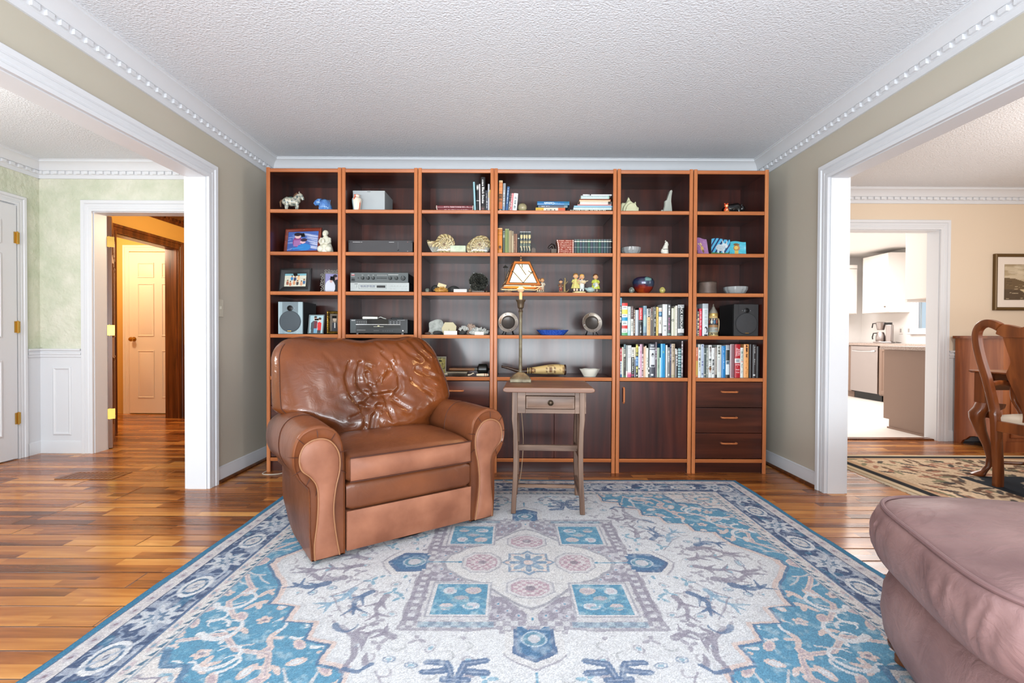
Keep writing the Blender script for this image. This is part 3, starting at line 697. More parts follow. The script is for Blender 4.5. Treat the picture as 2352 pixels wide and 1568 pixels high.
    bi = np.concatenate([idx[0, :], idx[1:, -1], idx[-1, -2::-1], idx[-2:0:-1, 0]]); nb = len(bi); skirt = co[bi].copy(); skirt[:, 2] = .0004
    co2 = np.concatenate([co, skirt]); sk = nx * ny + np.arange(nb); nxt = np.roll(np.arange(nb), -1)
    sq_ = np.stack([bi, sk, sk[nxt], bi[nxt]], 1); F = np.concatenate([q, sq_])
    me = bpy.data.meshes.new('area_rug'); me.vertices.add(len(co2)); me.vertices.foreach_set('co', co2.ravel().astype(np.float32))
    me.loops.add(F.size); me.loops.foreach_set('vertex_index', F.ravel().astype(np.int32)); me.polygons.add(len(F)); me.polygons.foreach_set('loop_start', np.arange(0, F.size, 4, dtype=np.int32))
    me.update(calc_edges=True)
    at = me.color_attributes.new('Col', 'FLOAT_COLOR', 'POINT'); C4 = np.ones((len(co2), 4), np.float32); C4[:nx * ny, :3] = L.reshape(-1, 3); C4[nx * ny:, :3] = C4[bi, :3]; at.data.foreach_set('color', C4.ravel())
    me.materials.append(pmat('woven_rug', (255, 255, 255), .92, attr=True, spec=.2, bump=(420, .5, .004), var=(260, (214, 216, 222), 2)))
    me.polygons.foreach_set('use_smooth', [True] * len(F))
    o = bpy.data.objects.new('area_rug', me); COL.objects.link(o); o.location = (RCX, RCY, 0)
    tag(o, 'large blue and cream oriental rug with central medallion under the leather armchair', 'rug')
rug()
# ================= leather armchair =================
def leather(name, c1, c2, rough, rv, wr=.25, sc=3.2):
    m = pmat(name, c1, rough, var=(sc, c2, 7), rvar=rv, spec=.5)
    t = m.node_tree; b = t.nodes['Principled BSDF']; tc = t.nodes['Texture Coordinate']
    n = t.nodes.new('ShaderNodeTexVoronoi'); n.feature = 'DISTANCE_TO_EDGE'; n.inputs['Scale'].default_value = 190; link(t, tc.outputs['Object'], n.inputs['Vector'])
    k = t.nodes.new('ShaderNodeTexNoise'); k.inputs['Scale'].default_value = 14; k.inputs['Detail'].default_value = 5; k.inputs['Distortion'].default_value = 1.2; link(t, tc.outputs['Object'], k.inputs['Vector'])
    b1 = t.nodes.new('ShaderNodeBump'); b1.inputs['Strength'].default_value = .12; b1.inputs['Distance'].default_value = .001; link(t, n.outputs['Distance'], b1.inputs['Height'])
    b2 = t.nodes.new('ShaderNodeBump'); b2.inputs['Strength'].default_value = wr; b2.inputs['Distance'].default_value = .012; link(t, k.outputs['Fac'], b2.inputs['Height']); link(t, b1.outputs[0], b2.inputs['Normal'])
    link(t, b2.outputs[0], b.inputs['Normal'])
    return m
LEA = leather('worn_brown_leather', (128, 74, 45), (84, 44, 25), .32, (.28, .42), .16, 2.6)
LEAP = leather('glossy_brown_leather', (124, 66, 31), (78, 39, 19), .2, (.15, .28), .3, 2.6)
LEAF = leather('faded_brown_leather', (160, 105, 79), (120, 71, 49), .44, (.42, .56), .1, 5)
PIPE = pmat('tan_leather_piping', (152, 106, 72), .5)
LEAP.node_tree.nodes['Principled BSDF'].inputs['Coat Weight'].default_value = .3
SEAM = pmat('dark_leather_seam', (70, 34, 20), .6)
def smooth(a, b, x):
    t = min(1, max(0, (x - a) / (b - a))); return t * t * (3 - 2 * t)
def catmull(P, n=6, closed=False):
    P = [Vector(p) for p in P]; N = len(P); out = []
    for i in range(N if closed else N - 1):
        p0 = P[(i - 1) % N] if closed or i > 0 else P[i]; p1 = P[i]; p2 = P[(i + 1) % N]; p3 = P[(i + 2) % N] if closed or i < N - 2 else P[(i + 1) % N]
        for k in range(n):
            t = k / n; out.append(.5 * ((2 * p1) + (p2 - p0) * t + (2 * p0 - 5 * p1 + 4 * p2 - p3) * t * t + (3 * p1 - p0 - 3 * p2 + p3) * t ** 3))
    if not closed: out.append(P[-1])
    return out
def armchair():
    W = .945; r = thing('leather_armchair', 'brown leather rolled-arm recliner chair standing on the blue rug', 'armchair', (-.862, 2.072, 0), math.radians(35.4))
    ZB = .028
    # arm section in (x, z); x grows towards the seat
    AP = [(.150, ZB, 0), (.150, .22, 0), (.148, .40, 0), (.142, .50, 0), (.122, .565, 0), (.080, .602, 0), (.030, .612, 0), (-.022, .598, 0), (-.056, .560, 0), (-.070, .505, 0), (-.068, .445, 0), (-.048, .392, 0), (-.026, .362, 0), (-.008, .335, 0), (-.004, .25, 0), (-.004, .14, 0), (.004, ZB, 0)]
    ring = [(p.x, p.y) for p in catmull(AP, 4)]
    ccx, ccz = .055, .36
    def arm(mir):
        fx = (lambda x: W - x) if mir else (lambda x: x)
        R = []
        for y, k, dz in ((.004, .90, 0), (-.006, .955, 0), (-.002, .985, 0), (.010, 1, 0), (.06, 1, 0), (.20, 1, .004), (.36, .995, .006), (.52, .985, 0), (.66, .96, -.012), (.74, .92, -.02), (.765, .84, -.02)):
            rr = []
            for x, z in ring:
                zz = ZB + (z - ZB) * (1 if k > .99 else (1 + k) / 2 if y > .3 else 1) if z < .05 else (ccz + (z - ccz) * k)
                xx = .07 + (x - .07) * k
                # lower outside tapers under the back
                rr.append((fx(xx + (max(0, y - .4) * .06 if z < .3 and x < .05 else 0)), y + (.0 if z > .3 else -.0), zz + (dz if z > .3 else 0) + (max(0, y - .45) * .22 if z < .06 else 0)))
            R.append(rr if not mir else rr[::-1])
        a = obj('arm', MB().rings(R), LEA, r, angle=60)
        # front facing: figure-shaped panel outlined by piping
        FP = [(.122, ZB + .004, 0), (.104, .14, 0), (.096, .24, 0), (.105, .33, 0), (.122, .41, 0), (.118, .485, 0), (.082, .540, 0), (.030, .556, 0), (-.022, .535, 0), (-.044, .485, 0), (-.036, .432, 0), (.000, .396, 0), (.026, .352, 0), (.032, .28, 0), (.026, .18, 0), (.016, .10, 0), (.018, ZB + .004, 0)]
        fr = [(fx(p.x), p.y) for p in catmull(FP, 5)]
        cx = sum(p[0] for p in fr) / len(fr); cz = sum(p[1] for p in fr) / len(fr)
        R = [[(cx + (x - cx) * k, y, z if k == 1 else cz + (z - cz) * (1 - (1 - k) * .35)) for x, z in fr] for k, y in ((1, .012), (1, -.010), (.86, -.017), (.5, -.021))]
        obj('arm_front_panel', MB().rings(R, True, False, True), LEAF, r, angle=60, label='paler worn front panel of the arm')
        obj('piping', MB().tube([(x, -.0105, z) for x, z in fr], .0034, 8), PIPE, r, label='tan piping')
        # pleats gathered round the roll
        for k in range(11):
            t = 20 + k * 5
            if t >= len(fr) - 16: break
            x, z = fr[t]; ang = math.atan2(z - .475, (x - fx(.035)))
            pts = [(x + math.cos(ang) * d, -.006 + (d / .06) ** 3 * .024 - .004, z + math.sin(ang) * d) for d in (.006, .016, .026, .036, .046)]
            obj('pleat', MB().tube(pts, [.0012, .0018, .0018, .0012, .0005], 5), SEAM, r)
        # seam round the arm, half way back
        y = .30; mb = MB(); mb.tube([(fx(.07 + (x - .07) * 1.006), y, ccz + (z - ccz) * 1.004 + .005) for x, z in ring[6:50]], .0018, 5); obj('seam', mb, SEAM, r)
    arm(False); arm(True)
    # seat cushion
    x0, x1 = .150, W - .150
    def box_puff(x0, x1, y0, y1, z0, z1, rad, pf, pt, nu=26, nv=30):
        """rounded slab lofted front to back, puffed on front (pf) and top (pt)"""
        mb = MB(); R = []
        sec = []
        for k in range(40):
            a = 2 * pi * k / 40 + pi / 4; c, s = math.cos(a), math.sin(a)
            e = .28; sec.append((math.copysign(abs(c) ** e, c), math.copysign(abs(s) ** e, s)))
        N = 26
        for i in range(N + 1):
            u = -1 + 2 * i / N; k = (1 - abs(u) ** 14) ** (1 / 6) if abs(u) < 1 else .25
            x = (x0 + x1) / 2 + u * (x1 - x0) / 2; rr = []
            for c, s in sec:
                hy, hz = (y1 - y0) / 2, (z1 - z0) / 2
                y = (y0 + y1) / 2 + c * hy * (.9 + .1 * k); z = (z0 + z1) / 2 + s * hz * (.72 + .28 * k)
                if c < -.9: y -= pf * (1 - s * s) * (1 - u ** 4)
                if s > .9: z += pt * (1 - c * c) * (1 - u ** 4)
                rr.append((x, y, z))
            R.append(rr)
        return mb.rings(R)
    c = obj('seat_cushion', box_puff(x0 + .002, x1 - .002, -.028, .52, .336, .470, .03, .022, .040), LEA, r, angle=60)
    mb = MB()
    obj('cushion_front', MB().grid(lambda u, v: (x0 + .014 + u * (x1 - x0 - .028), -.030 - .026 * (1 - (2 * v - 1) ** 2) ** .8 * (1 - (2 * u - 1) ** 6) - .0015 - .002 * math.sin(u * 40 + 5 * v) * v * (1 - v), .350 + v * .108), 30, 10), LEAF, c, angle=80, label='paler worn front boxing')
    mb = MB()
    for z in (.353, .459): mb.tube([(x0 + .010 + u / 20 * (x1 - x0 - .02), -.0345 - .004 * (1 - (u / 10 - 1) ** 4), z) for u in range(21)], .0032, 6)
    obj('welt', mb, SEAM, c)
    # footrest: padded band and flat panel
    obj('footrest_band', box_puff(x0 + .003, x1 - .003, -.008, .10, .215, .345, .02, .012, .0), LEA, r, angle=60)
    mb = MB(); mb.grid(lambda u, v: (x0 + .003 + u * (x1 - x0 - .006), -.012 - .010 * (1 - (2 * u - 1) ** 8) * (1 - (2 * v - 1) ** 4) - .006 * v, ZB + .012 + v * .178), 36, 16); n = len(mb.v)
    fr = [(x0 + .003, .09, ZB + .012), (x1 - .003, .09, ZB + .012), (x1 - .003, .09, .21), (x0 + .003, .09, .21)]
    mb.box(x0 + .004, x1 - .004, -.008, .09, ZB + .012, .213)
    obj('footrest_panel', mb, LEAF, r, angle=60)
    obj('seat_deck', B(x0 - .01, x1 + .01, .06, .70, .10, .345), LEA, r)
    # reclining back: one big pillow
    def edges(z):
        k = smooth(.485, .63, z)
        lo = .140 * (1 - k) + (-.055) * k; hi = (W - .140) * (1 - k) + (W + .030) * k
        k2 = smooth(.66, .95, z); lo += .012 * k2; hi -= .055 * k2
        t = max(0, (z - .865) / .125); rr = .13 * (1 - math.sqrt(max(0, 1 - min(1, t) ** 2)))
        return lo + rr, hi - rr
    CRS = [([(.33, .85), (.300, .77), (.31, .69), (.345, .635), (.40, .605), (.455, .61)], .013, .014), ([(.385, .85), (.365, .79), (.37, .72), (.405, .675), (.46, .66), (.53, .675)], .011, .017), ([(.53, .90), (.575, .84), (.605, .77), (.60, .70), (.575, .67)], .011, .017), ([(.60, .88), (.605, .82), (.635, .76)], .009, .012),
           ([(.45, .665), (.43, .73), (.42, .79)], .009, .013), ([(.505, .65), (.52, .58), (.535, .53)], .009, .013), ([(.455, .61), (.425, .56), (.41, .50)], .011, .015), ([(.545, .655), (.585, .61), (.63, .58)], .010, .011), ([(.40, .605), (.35, .575), (.30, .56)], .011, .008), ([(.47, .72), (.50, .77), (.49, .83)], .010, .010), ([(.36, .62), (.375, .56), (.37, .51)], .010, .010),
           ([(.655, .95), (.70, .89), (.76, .86)], .014, .009), ([(.74, .97), (.77, .91), (.83, .86)], .015, .010), ([(.72, .80), (.80, .765), (.88, .74)], .014, .007), ([(.50, .975), (.545, .92), (.565, .88)], .009, .008), ([(.20, .90), (.24, .85), (.25, .80)], .012, .005), ([(.68, .74), (.74, .69), (.80, .66)], .013, .007), ([(.82, .97), (.84, .92), (.89, .88)], .012, .008)]
    def crease(x, z):
        s = 0
        for P, wd, dp in CRS:
            d2 = 9
            for (ax, az), (bx, bz) in zip(P[:-1], P[1:]):
                dx, dz = bx - ax, bz - az; t = min(1, max(0, ((x - ax) * dx + (z - az) * dz) / (dx * dx + dz * dz)))
                d2 = min(d2, (x - ax - t * dx) ** 2 + (z - az - t * dz) ** 2)
            d = math.sqrt(d2) / wd
            if d < 4: s += dp * (-math.exp(-d * d) + .32 * math.exp(-(d - 1.9) ** 2))
        return s
    def swirl(x, z):
        dx, dz = x - .47, z - .69; q = math.hypot(dx, dz); t = math.atan2(dz, dx)
        a = .010 * math.sin(4 * t + 34 * q + 2.2 * math.sin(17 * x) + 1) + .007 * math.sin(7 * t - 26 * q + 2 * math.sin(23 * z)) + .004 * math.sin(60 * x + 40 * z + 3 * math.sin(30 * z))
        return a * math.exp(-(q / .20) ** 2) * min(1, q / .05) + .006 * math.sin(38 * (x * .8 - z * .6) + 3 * math.sin(9 * z)) * math.exp(-((x - .80) / .14) ** 2 - ((z - .88) / .12) ** 2)
    Z0, Z1 = .425, .992
    def top(u): return Z1 - .010 * math.sin(u * pi) + .005 * math.sin(u * 9) + .004 * math.sin(u * 21)
    def pill(side):
        def fn(u, v):
            vv = math.sin((v - .5) * pi) / 2 + .5 if side else v
            z = Z0 + vv * (top(u) - Z0); lo, hi = edges(z - (top(u) - Z1)); x = lo + u * (hi - lo)
            s, t = 2 * u - 1, 2 * vv - 1
            e = (max(0, 1 - abs(s) ** 3.2)) ** .55 * (max(0, 1 - abs(t) ** 4)) ** .5
            yb = .50 + (z - .45) * .40
            if side == 0:
                y = yb - .155 * e + .030 * math.exp(-((x - .47) / .2) ** 2 - ((z - .70) / .17) ** 2) - crease(x, z) * min(1, e * 1.6) * .95 + .003 * math.sin(x * 31 + z * 13) * e + swirl(x, z) * e
            else: y = yb + .10 * e
            return (x, y, z)
        return fn
    # bottom edge follows v; cosine spacing keeps the rim round
    f0, f1 = pill(0), pill(1)
    cs = lambda v: .5 - .5 * math.cos(pi * v)
    mb = MB(); mb.grid(lambda u, v: f0(cs(u) * .35 + u * .65, cs(v) * .35 + v * .65), 110, 84)
    mb.grid(lambda u, v: f1(1 - (cs(u) * .35 + u * .65), v), 40, 40)
    bk = obj('back_pillow', mb, LEAP, r, angle=180, label='glossy creased back cushion')
    rim = []
    for k in range(60):
        v = k / 59; z = Z0 + v * (top(0) - Z0); rim.append(f0(0.03, v))
    obj('seam', MB().tube([(p[0], p[1] - .002, p[2]) for p in rim[16:56]], .0022, 5), SEAM, bk); 
    rim = [f0(.97, k / 59) for k in range(60)]
    obj('seam', MB().tube([(p[0], p[1] - .002, p[2]) for p in rim[16:56]], .0022, 5), SEAM, bk)
    # outside back and swivel base
    mb = MB(); R = []
    for z, y0, y1 in ((.09, .56, .72), (.45, .60, .80), (.62, .66, .84), (.90, .76, .90)):
        q = .02 if z < .6 else .03
        R.append([(q, y0, z), (W - q, y0, z), (W - q, y1, z), (q, y1, z)])
    obj('outside_back', mb.rings(R), LEA, r, bevel=.03)
    mb = MB(); mb.lathe([(.285, .009), (.295, .013), (.285, .018), (.25, .02), (.12, .05), (.06, .09), (.06, .12)], (W / 2, .33, 0), 40)
    obj('swivel_base', mb, BLACK, r)
armchair()

# ================= side table =================
TW = wood('worn_grey_brown_wood', (80, 58, 46), (110, 84, 68), (138, 110, 92), 'x', 6, .42); TWZ = wood('worn_grey_brown_wood_upright', (78, 54, 42), (106, 80, 64), (132, 104, 86), 'z', 6, .42)
TWT = wood('worn_red_brown_top', (88, 54, 36), (116, 76, 53), (140, 100, 74), 'x', 6, .34)
def side_table():
    r = thing('side_table', 'small old wooden side table with one drawer, standing beside the armchair', 'side table', (.217, 2.86, .0095), math.radians(-2.5))
    # local frame: x -.245..245, y front -.2
    mb = MB(); P = [(-.235, .684), (-.252, .690), (-.252, .704), (-.240, .712), (.240, .712), (.252, .704), (.252, .690), (.235, .684)]
    mb.prism(P, -.212, .225, 'y'); obj('table_top', mb, TWT, r, bevel=.003)
    mb = MB()
    for y0, y1 in ((-.160, -.145), (.165, .18)):
        if y0 < 0:
            mb.box(-.20, -.128, y0, y1, .562, .684); mb.box(.148, .21, y0, y1, .562, .684); mb.box(-.128, .148, y0, y1, .562, .586); mb.box(-.128, .148, y0, y1, .662, .684)
        else: mb.box(-.20, .20, y0, y1, .562, .684)
    mb.box(-.205, -.19, -.15, .17, .562, .684); mb.box(.19, .205, -.15, .17, .562, .684)
    mb.prism([(.14, .562), (.19, .562), (.19, .52), (.165, .52)], .12, .15, 'y')
    obj('apron', mb, TW, r, bevel=.0015)
    d = obj('drawer', B(-.125, .145, -.166, .10, .589, .659), TW, r, bevel=.002)
    mb = MB(); mb.rings([[(a, -.1665, b) for a, b in ((-.117, .595), (.137, .595), (.137, .653), (-.117, .653))], [(a, -.168, b) for a, b in ((-.113, .598), (.133, .598), (.133, .650), (-.113, .650))]])
    obj('drawer_face', mb, TW, d)
    kb = MB(); kb.lathe([(.006, 0), (.008, .006), (.015, .012), (.016, .018), (.010, .024), (.004, .026)], (0, 0, 0), 16); obj('knob', kb, pmat('aged_bronze', (70, 58, 46), .35, metal=.8), d, loc=(.012, -.166, .624), rot=(pi / 2, 0, 0))
    # legs: flat shaped posts, curving outwards at head and foot
    prof = [(0, .562), (.024, .55), (.015, .50), (.011, .40), (.010, .30), (.012, .20), (.019, .09), (.023, 0)]
    for sx in (-1, 1):
        for y0, sy in ((-.163, -1), (.147, 1)):
            R = []
            for o, z in [(0, .684), (.0, .57), (.001, .53), (-.004, .46), (-.006, .36), (-.006, .28), (-.003, .17), (.002, .08), (.005, 0)]:
                wd = .030 if z < .55 else .030; x = sx * (.188 + o); th = .036
                hw = .016 if z > .5 else .0135
                yo = sy * (.012 * (1 - z / .6) ** 2 if z < .6 else 0)
                R.append([(x - hw, y0 + yo, z), (x + hw, y0 + yo, z), (x + hw, y0 + .033 + yo, z), (x - hw, y0 + .033 + yo, z)])
            obj('leg', MB().rings(R[::-1]), TWZ, r, bevel=.003)
    for sx in (-1, 1):
        mb = MB()
        x = sx * .181
        mb.box(x - .009, x + .009, -.14, .15, .300, .335); mb.box(x - .009, x + .009, -.14, .15, .095, .13)
        for k in range(5): mb.box(x - .005, x + .005, -.10 + k * .05, -.08 + k * .05, .335, .562)
        obj('side_frame', mb, TWZ, r, bevel=.002)
    obj('stretcher', B(-.178, .178, -.02, .004, .318, .352), TW, r, bevel=.002)
    obj('stretcher', B(-.178, .178, .150, .168, .045, .066), TW, r, bevel=.002)
side_table()
# ================= lit table lamp =================
def table_lamp():
    L = (.058, 2.985, .7225); r = thing('table_lamp', 'lit lamp with a leaded glass shade on a tall slim column, on the side table', 'lamp', L)
    BR = pmat('weathered_bronze', (120, 112, 90), .45, metal=.35, var=(30, (84, 72, 54), 4)); DK = pmat('dark_bronze', (84, 70, 54), .38, metal=.5)
    mb = MB(); q = lambda s, z: [(-s, -s, z), (s, -s, z), (s, s, z), (-s, s, z)]
    mb.rings([q(.064, 0), q(.064, .018), q(.061, .022), q(.040, .044), q(.026, .054), q(.022, .058)]); obj('base', mb, BR, r, bevel=.0015, angle=20)
    obj('column', MB().lathe([(.014, .056), (.011, .064), (.010, .10), (.0095, .40), (.011, .424), (.014, .43)], n=16), BR, r)
    obj('capital', MB().lathe([(.009, .425), (.015, .432), (.012, .440), (.010, .448), (.018, .456), (.020, .470), (.023, .490), (.030, .500), (.030, .505)], n=16), DK, r)
    obj('candle_sleeve', MB().lathe([(.0095, .505), (.0095, .555)], n=14), pmat('ivory_sleeve', (206, 178, 128), .5), r)
    obj('socket', MB().lathe([(.012, .552), (.022, .562), (.026, .572), (.013, .58), (.011, .60)], n=16), pmat('pale_filigree', (206, 184, 150), .45), r)
    ps, zs = (.106, .046), (.585, .735)
    glass = pmat('lit_amber_glass', (255, 236, 200), .5, trans=.0, emit=((255, 220, 166), 1.05)); rim = pmat('amber_border_glass', (170, 96, 36), .35, emit=((200, 104, 36), .22)); lead = pmat('dark_lead_came', (64, 44, 26), .45, metal=.4)
    sh = thing_child = bpy.data.objects.new('lamp_shade', None); COL.objects.link(sh); sh.parent = r
    def pt(k, u, v, off=0):
        """panel k of the four-sided shade"""
        a = ps[0] + (ps[1] - ps[0]) * v + off; z = zs[0] + (zs[1] - zs[0]) * v; x = (2 * u - 1) * a
        p = Vector((x, -a, z)); p.rotate(Matrix.Rotation(k * pi / 2 + .12, 3, 'Z')); return tuple(p)
    g, rr, ld = MB(), MB(), MB()
    for k in range(4):
        i = lambda u, v, o=0: pt(k, u, v, o)
        g.rings([[i(.09, .09, o), i(.91, .09, o), i(.86, .88, o), i(.14, .88, o)] for o in (-.0015, .0015)])
        for Q in ([(0, 0), (1, 0), (.91, .09), (.09, .09)], [(.14, .88), (.86, .88), (1, 1), (0, 1)], [(0, 0), (.09, .09), (.14, .88), (0, 1)], [(1, 0), (1, 1), (.86, .88), (.91, .09)]):
            rr.rings([[i(u, v, o) for u, v in Q] for o in (-.002, .002)])
        for Pq in ([(.09, .09), (.91, .09)], [(.14, .88), (.86, .88)], [(.09, .09), (.14, .88)], [(.91, .09), (.86, .88)], [(0, 0), (1, 0)], [(0, 1), (1, 1)], [(0, 0), (0, 1)], [(.5, .09), (.12, .55)], [(.5, .09), (.88, .55)], [(.30, .88), (.62, .42)], [(.5, .88), (.5, .72)], [(.74, .60), (.86, .48)]):
            ld.tube([i(u, v, .002) for u, v in Pq], .0024, 6)
        for u, v in ((.5, .09), (.08, .55), (.92, .55)): ld.ell(i(u, v, .002), (.004, .004, .004), 8, 6)
    obj('glass_panel', g, glass, sh, angle=20, label='glowing pale glass'); obj('glass_border', rr, rim, sh, angle=20, label='amber glass border'); obj('came', ld, lead, sh)
    mb = MB()
    for k in range(4): mb.tube([pt(k, u / 10, -.05 + .012 * math.sin(u * pi / 5), .004) for u in range(11)], .0035, 6)
    obj('filigree_rim', mb, pmat('pale_filigree', (206, 184, 150), .45), sh)
    obj('finial', MB().lathe([(.003, .735), (.004, .745), (.008, .752), (.004, .760), (.006, .768), (.002, .778)], n=12), DK, r)
    l = lamp('lamp_bulb', (L[0], L[1], L[2] + .66), 3.2, (1, .74, .42), .03)
    P = catmull([(.06, 3.115, .60), (.075, 3.14, .45), (.082, 3.15, .30), (.070, 3.16, .12), (.050, 3.17, .018), (.03, 3.22, .0155), (-.05, 3.30, .0155)], 8)
    obj('power_cord', MB().tube([(p.x - L[0], p.y - L[1], p.z - L[2]) for p in [Vector((L[0], L[1] + .06, L[2] + .004)), Vector((L[0], L[1] + .122, L[2] + .003))] + P], .0022, 6), pmat('pale_cord', (190, 160, 130), .5), r)
table_lamp()
# ================= ottoman =================
MAU = leather('mauve_leather', (152, 120, 117), (114, 86, 86), .5, (.46, .62), .45, 4)
def ottoman():
    a = math.radians(-17.5); r = thing('ottoman', 'mauve leather ottoman with bun feet at the right edge of the rug', 'ottoman', (1.482, 1.075, .0005), a)
    hx, hy = .46, .37; N = 240
    def sec(s, z, e=.42):
        out = []
        for k in range(N):
            t = 2 * pi * k / N; c, q = math.cos(t), math.sin(t)
            out.append((math.copysign(abs(c) ** e, c) * (hx + s), math.copysign(abs(q) ** e, q) * (hy + s), z))
        return out
    def wr(R):
        o = []
        for rg_ in R:
            o.append([])
            for x, y, z in rg_:
                d = .0
                if .355 < z < .485:
                    side = min(1, max(0, (z - .355) / .03)) * min(1, max(0, (.485 - z) / .03)); p = x + y * 1.3 + (y if abs(x) > .44 else 0)
                    side *= max(0, 1 - abs((y / hy if abs(x) > .44 else x / hx)) ** 3)
                    d = (.0045 * math.sin(p * 62 + 2.5 * math.sin(p * 23) + z * 34) + .003 * math.sin(p * 120 - z * 46 + 2 * math.sin(p * 41))) * side
                L = math.hypot(x, y) or 1; o[-1].append((x + x / L * d, y + y / L * d, z))
        return o
    R = [sec(-.050, .080), sec(-.014, .092), sec(.004, .13), sec(.012, .19), sec(.006, .26), sec(-.012, .318), sec(-.03, .328)]
    obj('base', MB().rings(R), MAU, r, angle=60)
    rows = [(-.05, .322), (-.010, .330), (.018, .346)] + [(.022 + .014 * math.sin(k / 9 * pi), .352 + .132 * k / 9) for k in range(10)] + [(.012, .492), (-.004, .502)]
    R = wr([sec(s, z) for s, z in rows])
    for k in (.94, .86, .74, .6, .45, .3, .15, .02): R.append([(x * k, y * k, .502 + .074 * (1 - k ** 2.2) + .004 * math.sin(x * k * 17 + 2) * math.sin(y * k * 13)) for x, y, z in sec(-.004, 0)])
    c = obj('cushion', MB().rings(R), MAU, r, angle=60)
    obj('piping', MB().tube([(x, y, .4995) for x, y, z in sec(.010, 0)], .0062, 8, True), pmat('mauve_piping', (126, 97, 97), .5), c)
    SM = pmat('mauve_seam', (104, 78, 80), .6)
    for k in (N // 2 - 30, N // 2 + 30, 30, N - 30):
        P = [sec(s + .002, z)[k % N] for s, z in rows[2:13]]; obj('seam', MB().tube(P, .0018, 5), SM, r)
        P = [sec(s + .002, z)[k % N] for s, z in ((-.014, .092), (.004, .13), (.012, .19), (.006, .26), (-.012, .318))]; obj('seam', MB().tube(P, .0018, 5), SM, r)
    FT = wood('turned_foot', (60, 32, 16), (92, 52, 26), (120, 72, 40), 'z', 6, .3)
    for sx in (-1, 1):
        for sy in (-1, 1): obj('foot', MB().lathe([(.026, .009), (.030, .012), (.030, .03), (.024, .038), (.036, .046), (.046, .056), (.048, .068), (.038, .08), (.03, .09)], (sx * (hx - .085), sy * (hy - .085), 0), 20), FT, r)
ottoman()
# ================= dining room =================
CH = wood('cherry_wood', (88, 42, 18), (120, 62, 28), (146, 82, 40), 'z', 4, .28, coat=.2); CHX = wood('cherry_wood_level', (92, 44, 18), (126, 66, 30), (152, 86, 42), 'x', 4, .26, coat=.25)
CHL = wood('light_cherry', (120, 62, 32), (150, 84, 46), (172, 104, 62), 'z', 4, .34, coat=.15)
def cabriole(mb, x, y, z1, sx, sy, k=1):
    """leg with knee out along (sx, sy), ending in a pad foot"""
    n = math.hypot(sx, sy); sx, sy = sx / n, sy / n
    rows = [(0, z1, .040), (.006, z1 * .93, .043), (.020, z1 * .86, .044), (.022, z1 * .78, .038), (.010, z1 * .62, .029), (-.010, z1 * .42, .022), (-.020, z1 * .26, .018), (-.016, z1 * .14, .017), (-.002, z1 * .07, .020), (.012, z1 * .035, .034), (.016, z1 * .02, .038), (.016, z1 * .0, .034)]
    R = []
    for o, z, h in rows:
        h *= k; cx, cy = x + sx * o * 1.8, y + sy * o * 1.8
        R.append([(cx + h * math.cos(t * pi / 8), cy + h * math.sin(t * pi / 8), z) for t in range(16)])
    return mb.rings(R[::-1])
def dining_table():
    r = thing('dining_table', 'cherry wood dining table with cabriole legs on the patterned dining rug', 'table', (4.0, 2.84, .0095))
    # local: left edge x -.62
    mb = MB(); mb.prism([(-.62, .742), (-.64, .750), (-.64, .758), (-.63, .763), (.63, .763), (.64, .758), (.64, .750), (.62, .742)], -.80, .70, 'y'); obj('table_top', mb, CHX, r)
    mb = MB(); mb.box(-.56, .56, .63, .65, .62, .742); mb.box(-.56, .56, -.745, -.725, .62, .742); mb.box(-.49, -.47, -.65, .55, .62, .742); mb.box(.47, .49, -.65, .55, .62, .742)
    obj('apron', mb, CHX, r, bevel=.002)
    for sx in (-1, 1):
        for y, sy in ((.64, 1), (-.735, -1)):
            mb = MB(); x = sx * .58; mb.box(x - .038, x + .038, y - .038, y + .038, .53, .742); cabriole(mb, x, y, .53, sx, sy * .5, 1.15)
            for s in (-1,):
                mb.prism([(x - sx * .03, .53), (x - sx * .14, .52), (x - sx * .13, .49), (x - sx * .05, .455), (x - sx * .02, .42)][::sx or 1], y - .02, y + .02, 'y')
            obj('leg', mb, CH, r, angle=50)
